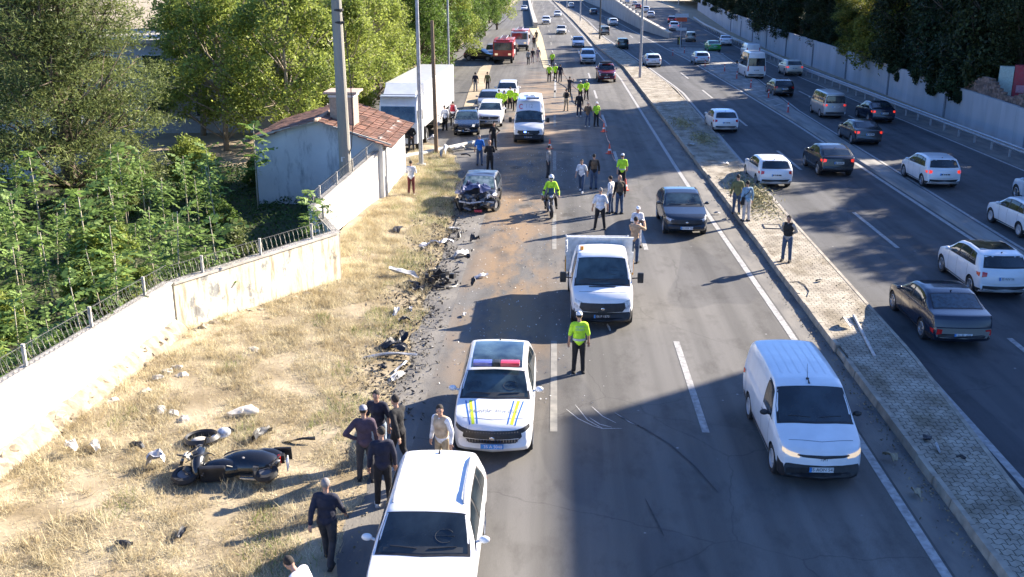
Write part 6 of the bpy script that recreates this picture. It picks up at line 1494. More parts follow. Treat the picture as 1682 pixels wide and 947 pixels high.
# police and people on the road
person(950, 612, 4, 'police officer in yellow-green shirt and white cap facing the tipper truck, back to the camera', 'stand', 'hivis', 'black', 'short', cap='capw', stripe='text', group=GO, h=1.78, stout=1.05)
person(985, 377, 2, 'heavy man in white shirt and black trousers seen from behind, just behind the tipper truck', 'wide', 'white', 'black', 'short', hair='grey', h=1.84, group=GB, stout=1.2)
person(1003, 350, 60, 'man in white top seen in profile beside the man in the patterned dark jacket', 'stand', 'white', 'jeans', 'long', group=GB)
person(1017, 351, 20, 'bald man in dark jacket with a patterned back next to the man in profile', 'stand', 'black', 'jeans', 'long', hair='bald', vest='brown', group=GB, h=1.8)
person(1021, 310, 0, 'police officer in yellow-green shirt and white cap walking away near the red cone', 'walk', 'hivis', 'black', 'short', cap='capw', stripe=1, group=GO, h=1.82)
person(955, 315, 165, 'young man in white t-shirt and dark jeans walking toward the camera', 'walk', 'white', 'jeans', 'short', shoe='shoew', group=GB, h=1.68)
person(975, 310, 10, 'man in brown waistcoat over black sleeves with blue jeans, beside the young man in white', 'stand', 'black', 'jeans', 'long', vest='brown', group=GB, h=1.8)
person(900, 291, 260, 'man in light grey shirt and dark trousers standing alone beside the ambulance lane', 'stand', 'grey', 'dark', 'long', group=GB)
person(1041, 431, -25, 'cameraman in tan jacket holding up a camera beside the truck bed', 'camera', 'tan', 'jeans', 'long', hold='camera', group=GB, h=1.8)
person(1045, 405, 190, 'person in white with a dark strap, half hidden behind the cameraman', 'phone', 'white', 'pale', 'long', cap='capw', group=GB, h=1.7)
person(905, 352, 180, 'police motorcyclist in yellow-green jacket and white helmet sitting on the motorcycle', 'ride', 'hivis', 'black', 'long', helmet=True, group=GO, P=G(905, 352) + Vector((0, .35, 0)), z=-.03, h=1.8)
# middle distance
person(930, 182, 10, 'reporter in black waistcoat and khaki trousers standing on the tan stains', 'phone', 'beige', 'khaki', 'long', vest='black', group=GB)
person(951, 191, 0, 'man all in black with white shoes beside the reporter', 'stand', 'black', 'navy', 'long', shoe='shoew', group=GB, h=1.85)
person(965, 208, -10, 'man in brown jacket and dark jeans nearest the police tape', 'phone', 'brown', 'jeans', 'long', hair='grey', group=GB, shoe='shoew')
person(979, 207, 200, 'police officer in yellow-green vest at the near end of the police tape', 'stand', 'hivis', 'black', 'short', cap='capw', group=GO)
person(953, 166, 0, 'police officer in yellow-green with white helmet, left of a pair', 'phone', 'hivis', 'black', 'long', cap='capw', group=GO)
person(963, 164, 10, 'police officer in yellow-green with white cap, right of a pair', 'walk', 'hivis', 'black', 'short', cap='capw', group=GO)
person(935, 158, -30, 'man in navy jacket pointing toward the tape', 'camera', 'navy', 'dark', 'long', group=GB)
person(902, 134, 0, 'police officer in yellow-green, left and nearest of the far group', 'stand', 'hivis', 'black', 'short', cap='capw', group=GO)
person(912, 133, 10, 'police officer in yellow-green in the middle of the far group', 'stand', 'hivis', 'black', 'short', cap='capw', group=GO)
person(920, 134, 0, 'man in navy jacket standing right of the far police group', 'stand', 'navy', 'navy', 'long', group=GB)
person(907, 110, 0, 'police officer in yellow-green standing farthest back in the far group', 'stand', 'hivis', 'black', 'short', cap='capw', group=GO)
person(868, 106, 0, 'distant person in grey top left of two walkers', 'walk', 'grey', 'dark', group=GB); person(875, 103, 180, 'distant person in dark jacket between two others', 'walk', 'dark', 'grey', group=GB); person(884, 101, 180, 'distant person in pale clothes near the lane edge', 'stand', 'grey', 'pale', group=GB)
person(877, 78, 180, 'distant person in black near the sandy island', 'stand', 'black', 'black', group=GB); person(881, 68, 180, 'distant person in dark brown on the sandy island', 'walk', 'brown', 'dark', group=GB); person(847, 90, 200, 'distant firefighter in pale shirt beside the red fire engine', 'stand', 'beige', 'dark', group=GB)
for i, (px, py, l, f) in enumerate([(820, 183, 'leftmost of four police officers in yellow-green behind the ambulance', 20), (828, 185, 'second from left of four police officers in yellow-green, nearest the camera', -10), (838, 178, 'third from left of four police officers in yellow-green, taller', 0), (846, 182, 'rightmost of four police officers in yellow-green beside the ambulance', 170)]):
    person(px, py, f, l, 'stand' if i % 2 else 'phone', 'hivis', 'black', 'short' if i % 2 else 'long', group=GO)
person(788, 271, 10, 'man in bright blue t-shirt and jeans standing behind the wrecked car', 'stand', 'blue', 'jeans', 'short', hair='grey', group=GB, h=1.75)
person(805, 285, 20, 'bald man in black next to the man in blue behind the wrecked car', 'phone', 'black', 'black', 'long', hair='bald', group=GB, h=1.85)
person(811, 246, 200, 'man in black t-shirt between the black damaged car and the ambulance', 'hip', 'black', 'black', 'short', group=GB)
person(674, 248, 10, 'man in black jacket standing at the corner of the tiled hut', 'behind', 'black', 'dark', 'long', hair='grey', group=GB, P=G(676, 249))
person(676, 320, 5, 'person in white shirt and dark trousers on the grass beside the hut', 'phone', 'white', 'maroon', 'long', shoe='shoew', group=GB, h=1.7)
person(731, 214, 20, 'man in white shirt and black trousers beside the black damaged car', 'stand', 'white', 'black', 'long', group=GB); person(744, 206, 0, 'person in red waistcoat behind the black damaged car', 'stand', 'white', 'dark', 'long', vest='red', group=GB)
person(781, 150, 10, 'man in navy top and grey trousers on the dirt strip', 'stand', 'navy', 'grey', 'short', group=GB); person(801, 149, 15, 'man in dark camouflage-like clothes beside the dirt strip', 'stand', 'olive', 'dark', 'long', group=GB)
person(727, 195, 0, 'person in pale clothes beside the semi-trailer wheels', 'stand', 'beige', 'pale', 'long', group=GB)
# median
for a in [(1209, 351, 0, 'man in olive jacket and dark jeans on the median, left of the pair', 'stand', 'olive', 'jeans'), (1225, 363, 20, 'man in blue shirt, pale trousers and a black shoulder bag on the median', 'stand', 'sky', 'pale'), (1291, 429, 150, 'man in dark waistcoat with grey sleeves standing alone on the median', 'behind', 'grey', 'jeans')]:
    g = G(a[0], a[1], .2); person(0, 0, a[2], a[3], a[4], a[5], a[6], 'long', P=g, group=GM, bag=a[5] == 'sky', vest='black' if a[5] == 'grey' else None, h=1.8)
# onlookers by the SUV
person(602, 790, 10, 'man in plum sweater and grey cap with one hand on his hip', 'hip', 'purple', 'dark', 'long', cap='capg', group=GP, h=1.78)
person(631, 830, 15, 'man in dark sweatshirt with white shoes, nearest of the standing group', 'stand', 'navy', 'black', 'long', shoe='shoew', group=GP, h=1.78, yaw=40)
person(624, 757, 170, 'man in dark t-shirt and light jeans facing the camera', 'stand', 'navy', 'ljeans', 'short', group=GP, h=1.78)
person(657, 772, 60, 'man in black hooded sweatshirt stepping to the left', 'walk', 'black', 'black', 'long', shoe='shoew', group=GP, h=1.82)
person(728, 782, 150, 'bearded man in beige waistcoat over white sleeves in front of the police car', 'stand', 'white', 'khaki', 'long', vest='beige', group=GP, h=1.75, yaw=30)
person(541, 925, -5, 'grey-haired man in navy jacket walking away on the grass edge', 'walk', 'navy', 'dark', 'long', hair='grey', shoe='shoe', group=GP, h=1.76, stout=1.12)
person(519, 1062, 70, 'young man in white t-shirt leaning forward at the bottom edge, holding a phone', 'bend', 'white', 'jeans', 'short', group=GP, h=1.75)

# ---------------------------------------------------------------- police motorcycle
def motorcycle(name, label, P, rz, m, tilt=0, paintm=P_BLACK, cat='motorcycle'):
    root = empty(name, P, rz, label, cat); root.rotation_euler = (tilt, 0, rz)   # faces +Y
    for y in (.72, -.68):
        mb = MB(); mb.lathe([(.2, -.05), (.29, -.06), (.32, 0), (.29, .06), (.2, .05)], (0, y, .32), 'x', 22); w_ = mb.build('wheel', M_TYRE, root, smooth=True)
        mb = MB()
        for k in range(5): a = k * 1.257; mb.tube([(0, y, .32), (0, y + math.cos(a) * .24, .32 + math.sin(a) * .24)], .016, 5)
        mb.cyl((-.05, y, .32), (.05, y, .32), .05); mb.build('rim', M_RIM, w_)
    for s in (-1, 1): mb = MB(); mb.tube([(s * .09, .72, .32), (s * .1, .45, .98)], .027, 6); mb.build('fork', M_METAL, root)
    mb = MB(); mb.tube([(-.38, .34, 1.06), (-.2, .42, 1.04), (.2, .42, 1.04), (.38, .34, 1.06)], .017, 6); h_ = mb.build('handlebar', M_BLACK, root)
    for s in (-1, 1): mb = MB(); mb.tube([(s * .25, .42, 1.05), (s * .3, .44, 1.2)], .008, 4); mb.ell((s * .32, .44, 1.24), (.07, .02, .045)); mb.build('mirror', M_BLACK, h_)
    mb = MB(); mb.ell((0, .18, .86), (.17, .28, .15)); mb.build('fuel_tank', m, root, smooth=True)
    mb = MB(); mb.ell((0, -.28, .84), (.15, .38, .07)); mb.build('seat', M_BLACK, root, smooth=True)
    mb = MB(); mb.box((0, .02, .5), (.3, .45, .34), bev=.06); mb.cyl((0, .1, .5), (0, .28, .72), .1); mb.build('engine', M_GREY, root)
    mb = MB(); mb.ell((0, .52, .95), (.15, .12, .17)); f = mb.build('front_fairing', m, root, smooth=True)
    mb = MB(); mb.ell((0, .6, .97), (.085, .06, .07)); mb.build('headlight', M_LAMP, f, smooth=True)
    mb = MB(); mb.box((0, .5, 1.2), (.26, .03, .3), rx=.5, bev=.01); mb.build('windshield', M_GLASSG, root)
    mb = MB(); mb.tube([(.14, .1, .35), (.17, -.4, .36), (.2, -.8, .55)], [.03, .05, .06], 8); mb.build('exhaust', M_CHROME, root)
    for s in (-1, 1): mb = MB(); mb.box((s * .26, -.6, .7), (.16, .36, .28), bev=.05); mb.build('pannier', m, root)
    return root
g = G(903, 356); motorcycle('police_motorcycle', 'white and black police motorcycle carrying the officer in the white helmet', (g.x, g.y + .45, 0), R(186), paint('police_dark', (.05, .06, .06)))
# scooter lying on the grass
def scooter(P, rz):
    root = empty('scooter', P, rz, 'black scooter lying on its side in the dry grass with its rear to the right', 'scooter'); root.scale = (1.1,) * 3
    tl = Matrix.Rotation(R(76), 3, 'Y')
    def X(mb): mb.v = [tuple(tl @ Vector(v) + Vector((0, 0, .2))) for v in mb.v]; return mb     # long axis along Y, upright then tipped
    mb = MB(); mb.ell((0, -.38, .56), (.24, .62, .3)); mb.ell((0, -.66, .72), (.18, .42, .17)); mb.ell((0, .1, .42), (.2, .45, .2)); X(mb).build('body_panel', P_BLACK, root, smooth=True)
    mb = MB(); mb.ell((0, -.28, .78), (.15, .45, .085)); X(mb).build('seat', M_BLACK, root, smooth=True)
    mb = MB(); mb.box((0, .28, .27), (.36, .5, .1), bev=.04); X(mb).build('footboard', M_BLACK, root)
    mb = MB(); mb.ell((0, .6, .62), (.26, .16, .42)); X(mb).build('leg_shield', P_BLACK, root, smooth=True)
    for y in (.82, -.72):
        mb = MB(); mb.lathe([(.14, -.06), (.22, -.065), (.25, 0), (.22, .065), (.14, .06)], (0, y, .25), 'x', 20); w_ = X(mb).build('wheel', M_TYRE, root, smooth=True); mb = MB(); mb.cyl((-.05, y, .25), (.05, y, .25), .13); X(mb).build('rim', M_GREY, w_)
    mb = MB(); mb.tube([(.0, .82, .25), (0, .62, .95)], .03, 6); mb.tube([(-.3, .5, 1.02), (0, .6, .98), (.3, .5, 1.02)], .02, 6); X(mb).build('handlebar', M_BLACK, root)
    mb = MB(); mb.ell((0, .64, .95), (.16, .12, .11)); X(mb).build('headlight_cowl', M_GREY, root, smooth=True)
    rr = random.Random(12); mb = MB()
    for k in range(44):
        p = Vector((rr.uniform(-.22, .22), rr.choice((rr.gauss(.72, .14), rr.gauss(-.5, .3))), rr.uniform(.15, .95)))
        if k % 3 == 0: mb.box(p, (rr.uniform(.04, .14), rr.uniform(.05, .2), rr.uniform(.03, .14)), rz=rr.random() * 3, ry=rr.random())
        else: mb.tube([p, p + Vector((rr.uniform(-.1, .1), rr.uniform(-.2, .2), rr.uniform(-.1, .15))), p + Vector((rr.uniform(-.15, .15), rr.uniform(-.3, .3), rr.uniform(-.2, .2)))], rr.uniform(.007, .02), 5)
    X(mb).build('broken_engine_parts', mat('dirty_metal', (.12, .115, .11), rough=.5, metal=.6, col2=(.03, .03, .03), scale=9), root)
    mb = MB(); mb.box((0, -.95, .6), (.22, .06, .1), bev=.02); X(mb).build('tail_light', M_RED, root)
    mb = MB(); mb.box((0, -1.12, .5), (.24, .02, .2)); X(mb).build('number_plate', M_PLATE, root)
    mb = MB(); mb.box((0, -1.0, .8), (.3, .34, .05), bev=.02); mb.box((0, -.95, .66), (.2, .2, .12), bev=.03); X(mb).build('rear_rack', M_BLACK, root)
    mb = MB(); mb.ell((-.21, -.3, .5), (.012, .05, .06)); X(mb).build('sticker', mat('cream_sticker', (.6, .5, .38), rough=.5), root)
    mb = MB(); mb.tube([(.16, -.2, .3), (.2, -.5, .3), (.22, -.9, .42)], [.03, .05, .055], 8); X(mb).build('exhaust', M_CHROME, root)
g = GT(372, 808); scooter((g.x, g.y, g.z), R(97))
# ---------------------------------------------------------------- wrecked car
def wreck(P, rz):
    st = dict(STY['hatch']); q = Shell(4.3, 1.79, st['prof'], st['belt'], st.get('bot')); r = st['wr']; wx = [2.15 - s for s in st['wh']]
    me = arches(q.v, q.f, [(x, r, r * 1.15, sg * .6, sg * 1.2) for x in wx for sg in (1, -1)])
    bm = bmesh.new(); bm.from_mesh(me)
    bmesh.ops.subdivide_edges(bm, edges=[e for e in bm.edges if e.calc_length() > .12 and max(v.co.x for v in e.verts) > .6], cuts=1)
    rr = random.Random(5)
    from mathutils import noise as NS
    for v in bm.verts:
        x = v.co.x
        k = max(0, (x - .9) / 1.2); n3 = NS.noise_vector(v.co * 2.6) * .22 * k + NS.noise_vector(v.co * 7) * .07 * min(1, k * 2)
        v.co.x = x - .35 * k * k + n3.x; v.co.y += n3.y; v.co.z += n3.z * 1.3 - .1 * k * (v.co.z > .6)
        roof = max(0, v.co.z - 1.15) * 1.2; v.co += NS.noise_vector(v.co * 3.2) * .12 * roof
    bm.to_mesh(me); bm.free(); me.set_sharp_from_angle(angle=R(22))
    root = empty('wrecked_car', P, rz, 'dark blue-grey car with its whole front smashed open, wheels bent, on the lane edge', 'wrecked car')
    o = link('body', me, None, root); o.material_slots[0].material = mat('scratched_paint', (.03, .034, .045), rough=.35, metal=.4, col2=(.12, .125, .14), scale=2.2, coat=.5); o.material_slots[1].material = M_BLACK
    def part(nm, mb, m, **k): return mb.build(nm, m, root, **k)
    a, b_ = st['ws']; h = q.rw; mb = MB(); q.patch(mb, 'top', [[(a + .02, -h(a) * .9), (a - .05, 0), (a + .02, h(a) * .9)], [(b_ - .02, -h(b_) * .9), (b_ - .02, h(b_) * .9)]], .03, 12, 6)
    part('windscreen', mb, mat('shattered_glass', (.07, .13, .13), rough=.25, col2=(.32, .38, .37), scale=3.5, bump=.6, bscale=30), smooth=True)
    for s in (1, -1):
        mb = MB(); q.patch(mb, 'side', [[(1.9, 1.36), (3.4, 1.36)], [(1.5, 1.0), (3.5, 1.04)]], .02, 8, 3, mirror=s); part('side_window', mb, M_GLASS)
    def crumple(seed, c, d, amp=.15, n=8):
        rr = random.Random(seed); mb = MB(); vs = []
        for i in range(n + 1):
            for j in range(n + 1):
                p = Vector(c) + Vector(((i / n - .5) * d[0], (j / n - .5) * d[1], 0)); nv = NS.noise_vector(p * 3.1 + Vector((seed, 0, 0))) * amp + NS.noise_vector(p * 8) * amp * .4; vs.append(p + nv + Vector((0, 0, d[2] * math.sin(i / n * 3.1))))
        mb.add(vs, [(i * (n + 1) + j, (i + 1) * (n + 1) + j, (i + 1) * (n + 1) + j + 1, i * (n + 1) + j + 1) for i in range(n) for j in range(n)]); return mb
    part('bonnet', crumple(3, (1.1, -.1, 1.02), (.9, 1.3, .22), .28), mat('torn_blue_panel', (.03, .045, .12), rough=.3, metal=.3, col2=(.2, .2, .28), scale=3), smooth=False)
    part('wing_panel', crumple(9, (1.35, -.75, .85), (.8, .4, .1), .3), mat('lilac_bare_metal', (.3, .29, .36), rough=.35, metal=.5), smooth=False)
    part('wing_panel', crumple(12, (1.3, .75, .75), (.9, .35, .1), .3), mat('bare_silver_metal', (.42, .42, .44), rough=.35, metal=.6), smooth=False)
    mb = MB(); rr = random.Random(8)
    for k in range(46):
        p = Vector((1.2 + rr.random() * .65, rr.uniform(-.7, .7), rr.uniform(.3, .8))); d = Vector((rr.uniform(-1, 1), rr.uniform(-1, 1), rr.uniform(-.6, .6))) * .2
        if k % 3 == 0: mb.box(p, (rr.uniform(.08, .28), rr.uniform(.08, .25), rr.uniform(.05, .2)), rz=rr.random() * 3, ry=rr.random(), mi=k % 2)
        else: mb.tube([p - d, p + Vector((0, 0, .05)), p + d], rr.uniform(.008, .035), 5, mi=k % 2)
    part('engine_bay', mb, [M_BLACK, mat('oily_metal', (.16, .155, .15), rough=.45, metal=.6)])
    mb = MB(); mb.box((1.95, .1, .16), (.15, .35, .1), rz=.2, bev=.02); part('tow_bar_piece', mb, mat('red_fragment', (.5, .04, .06), rough=.5))
    mb = MB(); mb.tube([(1.75, -.8, .55), (1.9, -.3, .5), (1.82, .3, .58), (1.7, .8, .5)], .05, 6); part('bumper_beam', mb, M_METAL)
    for i, (x, y, st_) in enumerate([(wx[0] - .1, .82, -.5), (wx[0] + .05, -.84, .45), (wx[1], .78, 0), (wx[1], -.78, 0)]):
        e = empty('x', (0, 0, 0)); bpy.data.objects.remove(e)
        mb = MB(); mb.lathe([(r * .6, -.1), (r * .95, -.1), (r, 0), (r * .95, .1), (r * .6, .1)], (0, 0, 0), 'y', 22); w_ = part('wheel', mb, M_TYRE, smooth=True); w_.location = (x, y, r); w_.rotation_euler = (.25 * (i == 1), 0, st_)
        mb = MB(); mb.cyl((0, -.06, 0), (0, .06, 0), r * .6, n=18); m2 = mb.build('rim', M_RIM, w_)
    mb = MB(); mb.box((.8, .98, .95), (.2, .12, .16), bev=.04); part('wing_mirror', mb, M_BLACK)
    return root
g = G(786, 352); wreck((g.x - .05, g.y + 2.0, 0), R(-92))

# ---------------------------------------------------------------- lorries at the back
def lorry_wheels(root, xs, y, r=.5):
    for x in xs:
        for s in (1, -1):
            mb = MB(); mb.lathe([(r * .5, -.14), (r * .95, -.15), (r, 0), (r * .95, .15), (r * .5, .14)], (x, s * y, r), 'y', 20); w_ = mb.build('wheel', M_TYRE, root, smooth=True)
            mb = MB(); mb.cyl((x, s * (y - .02), r), (x, s * (y + .1), r), r * .5, n=16); mb.build('rim', M_METAL, w_)
def semi():
    root = empty('semi_trailer_truck', (-9.25, 69.5, 0), R(-92.5), 'white semi-trailer truck parked on the left behind the tiled hut, cab facing the camera', 'truck'); W = paint('truck_white', (.74, .75, .76))
    mb = MB(); mb.box((-1.6, 0, 2.55), (13.4, 2.5, 2.75), bev=.04); t = mb.build('trailer_box', W, root)
    mb = MB(); mb.box((-1.6, 0, .98), (13.0, 1.2, .3)); mb.build('trailer_chassis', M_BLACK, t)
    for s in (1, -1):
        mb = MB(); mb.box((-1.5, s * 1.2, .75), (5.2, .04, .7)); mb.build('side_skirt', mat('skirt_white', (.55, .55, .54), rough=.5), t)
    # cab
    mb = MB(); mb.add([(5.6, y, z) for y, z in ((-1.24, .5), (1.24, .5), (1.24, 3.35), (-1.24, 3.35))] + [(7.75, y, z) for y, z in ((-1.2, .5), (1.2, .5), (1.22, 1.7), (-1.22, 1.7))] + [(7.45, 1.15, 2.85), (7.45, -1.15, 2.85), (7.0, 1.15, 3.4), (7.0, -1.15, 3.4)],
                      [(0, 3, 2, 1), (4, 5, 6, 7), (7, 6, 8, 9), (9, 8, 10, 11), (11, 10, 2, 3), (0, 1, 5, 4), (1, 2, 10, 8, 6, 5), (0, 4, 7, 9, 11, 3)]); c = mb.build('cab', W, root)
    mb = MB(); mb.add([(7.73, -1.1, 1.8), (7.73, 1.1, 1.8), (7.49, 1.05, 2.75), (7.49, -1.05, 2.75)], [(0, 1, 2, 3)]); mb.v = [(x + .02, y, z) for x, y, z in mb.v]; mb.build('windscreen', M_GLASSG, c)
    for s in (1, -1):
        mb = MB(); mb.box((6.95, s * 1.235, 2.15), (.8, .03, .75), bev=.01); mb.build('side_window', M_GLASS, c)
        mb = MB(); mb.box((7.6, s * 1.45, 2.3), (.12, .2, .6), bev=.03); mb.build('wing_mirror', M_BLACK, c)
        mb = MB(); mb.box((7.76, s * .85, .85), (.06, .4, .25), bev=.02); mb.build('headlight', M_LAMP, c)
    mb = MB(); mb.box((7.78, 0, 1.2), (.05, 1.7, .7), bev=.02); mb.build('grille', M_BLACK, c)
    mb = MB(); mb.add([(5.6, -1.1, 3.36), (5.6, 1.1, 3.36), (6.9, 1.0, 3.42), (6.9, -1.0, 3.42), (5.6, -1.05, 3.95), (5.6, 1.05, 3.95)], [(0, 1, 5, 4), (4, 5, 2, 3), (0, 4, 3), (1, 2, 5), (0, 3, 2, 1)]); mb.build('wind_deflector', W, c)
    mb = MB(); mb.box((7.3, 0, 3.35), (.5, 2.2, .06)); mb.build('sun_visor', mat('visor_blue_grey', (.35, .4, .48), rough=.4), c)
    lorry_wheels(root, (6.6, 4.3, -4.0, -5.3, -6.6), 1.08)
semi()
def fire_engine(label, P, rz, m, white_cab=False, L=7.5):
    root = empty('fire_engine', P, rz, label, 'fire engine'); mb = MB(); cm = paint('truck_white', (.74, .75, .76)) if white_cab else m
    mb.box((L / 2 - 1.2, 0, 1.65), (2.2, 2.4, 2.0), bev=.12); c = mb.build('cab', cm, root)
    mb = MB(); mb.box((-.9, 0, 1.75), (L - 2.6, 2.45, 2.0), bev=.06); b_ = mb.build('equipment_body', m, root)
    mb = MB(); mb.box((0, 0, .65), (L - .3, 1.4, .3)); mb.build('chassis', M_BLACK, root)
    mb = MB(); mb.box((L / 2 - .09, 0, 2.05), (.05, 2.1, .85), bev=.02); mb.build('windscreen', M_GLASSG, c)
    mb = MB(); mb.box((L / 2 - .1, 0, .72), (.12, 2.4, .4), bev=.03); mb.build('bumper', M_BLACK, c)
    for s in (1, -1):
        mb = MB(); mb.box((L / 2 - .08, s * .8, 1.15), (.06, .35, .22), bev=.02); mb.build('headlight', M_LAMPLIT, c)
        mb = MB(); mb.box((L / 2 - 1.1, s * 1.21, 2.05), (1.1, .04, .7), bev=.01); mb.build('side_window', M_GLASS, c)
        mb = MB(); mb.box((L / 2 - .3, s * 1.42, 2.0), (.1, .2, .5), bev=.03); mb.build('wing_mirror', M_BLACK, c)
        mb = MB(); mb.box((-.9, s * 1.235, 1.6), (L - 3.4, .03, 1.3)); mb.build('roller_shutter', M_METAL, b_)
    mb = MB(); mb.box((L / 2 - .6, 0, 2.75), (.35, 1.7, .2), bev=.05); mb.build('light_bar', mat('red_beacon', (.6, .03, .05)), c)
    mb = MB()
    for y in (-.35, .35): mb.box((-.3, y, 2.95), (L - 1.5, .07, .09))
    for k in range(14): mb.box((-.3 - (L - 1.9) / 2 + k * (L - 1.9) / 13, 0, 2.95), (.05, .7, .05))
    mb.build('ladder', M_METAL, root); lorry_wheels(root, (L / 2 - 1.4, -L / 2 + 1.8), 1.0, .48)
g = G(826, 98, .5); fire_engine('red fire engine facing the camera at the far left roadside', (g.x, g.y + 3.75, 0), R(-90), P_RED)
g = G(853, 78, .5); fire_engine('fire engine with white cab standing behind the red one', (g.x, g.y + 3.75, 0), R(-90), P_RED, True)
g = G(802, 94, .3); put(BPS['vanB'], 'panel_van', 'pale van half hidden under the trees left of the red fire engine', 'van', (g.x + .5, g.y + 2.4, 0), -90, P_BEIGE)
g = G(785, 96, .3); put(B('hatchB', 'hatch'), 'damaged_car', 'black damaged car lying across the verge under the trees', 'car', (g.x + .3, g.y + 1.0, .0), -20, P_BLACK)

# ---------------------------------------------------------------- cones, tape, fallen pole
cb_ = BP(); mb = MB(); mb.lathe([(.16, .04), (.15, .05), (.09, .35), (.035, .7), (.001, .72)], (0, 0, 0), 'z', 14); ci = cb_.part('cone_body', mb, mat('cone_red', (.65, .08, .04), rough=.6)); mb = MB(); mb.box((0, 0, .02), (.4, .4, .05), bev=.015); cb_.part('cone_base', mb, mat('cone_red', (.65, .08, .04))); mb = MB(); mb.lathe([(.118, .24), (.09, .36)], (0, 0, 0), 'z', 14); cb_.part('white_band', mb, M_WTXT, parent=ci)
for px, py, l in [(992, 216, 'red cone holding the police tape nearest the officers'), (1001, 252, 'red cone at the near end of the police tape'), (1027, 312, 'red cone at the feet of the walking police officer'), (903, 244, 'red cone just right of the ambulance')]:
    g = G(px, py); cb_.place('traffic_cone', l, 'traffic cone', (g.x, g.y, 0), rnd.random(), 'red traffic cones', {}, scale=.85)
def ribbon(name, label, pts, wd, m, cat='tape'):
    mb = MB(); vs = []
    for p in pts: vs += [Vector(p) + Vector((0, 0, wd / 2)), Vector(p) - Vector((0, 0, wd / 2))]
    mb.add(vs, [(2 * i, 2 * i + 2, 2 * i + 3, 2 * i + 1) for i in range(len(pts) - 1)]); o = mb.build(name, m); tag(o, label, cat); return o
P0, P1, P2, P3 = G(925, 130), G(992, 214), G(1001, 250), G(1013, 282); pts = []
for a, b_ in ((P0, G(960, 165)), (G(960, 165), P1), (P1, P2), (P2, P3)):
    for k in range(9): t = k / 9; q_ = a.lerp(b_, t); pts.append((q_.x, q_.y, .62 - .35 * math.sin(math.pi * t)))
ribbon('barrier_tape', 'red and white police tape stretched between cones across the lanes', pts, .09, mat('tape_white', (.6, .6, .62), rough=.5, col2=(.5, .12, .1), scale=1.2))
M_POLEF = mat('fallen_pole_paint', (.5, .47, .4), rough=.6)
a, b_ = G(640, 262, .2), G(800, 228, .3); fp = empty('fallen_pole', a, 0, 'pale fallen lighting pole lying across the side road behind the wrecked car', 'fallen pole'); mb = MB(); mb.tube([(0, 0, 0), (b_ - a) * .5 + Vector((0, 0, -.04)), b_ - a], [.16, .14, .09], 10); mb.build('pole_shaft', M_POLEF, fp)
mb = MB(); mb.box((.1, 0, 0), (.06, .5, .5), rz=.2); mb.build('base_plate', M_METAL, fp)
def shard(name, label, P, size, m, seed, cat='debris', group=None, h=.12, rz=None):
    """crumpled panel fragment with thickness"""
    from mathutils import noise as NS
    mb = MB(); n = 6; r = random.Random(seed); top = []
    for i in range(n + 1):
        for j in range(n + 1):
            u, v = i / n - .5, j / n - .5; tap = 1 - .6 * abs(u) * (r.random() * .5 + .7); p = Vector((u * size[0], v * size[1] * tap, 0)); nv = NS.noise(Vector((u * 2.3 + seed, v * 2.1, seed * .7))); p.z = .03 + h * (.5 + nv) + h * .6 * math.cos(u * 3); p.y += .25 * size[1] * math.sin(u * 3 + seed); top.append(p)
    k = len(top); mb.add(top + [p - Vector((0, 0, .025)) for p in top], [(i * (n + 1) + j, (i + 1) * (n + 1) + j, (i + 1) * (n + 1) + j + 1, i * (n + 1) + j + 1) for i in range(n) for j in range(n)] + [(k + i * (n + 1) + j, k + i * (n + 1) + j + 1, k + (i + 1) * (n + 1) + j + 1, k + (i + 1) * (n + 1) + j) for i in range(n) for j in range(n)])
    o = mb.build(name, m); o.location = P; o.rotation_euler = (r.uniform(-.1, .1), r.uniform(-.1, .1), r.uniform(0, 3.1) if rz is None else rz); tag(o, label, cat, group); return o
MW = mat('broken_white_plastic', (.56, .56, .55), rough=.5, col2=(.3, .29, .27), scale=4); MK = mat('broken_black_plastic', (.02, .02, .022), rough=.5); MS = mat('torn_silver', (.4, .4, .42), rough=.4, metal=.4); MBg = mat('sack_cream', (.6, .55, .46), rough=.9)
GD = 'wreckage scattered along the verge edge'
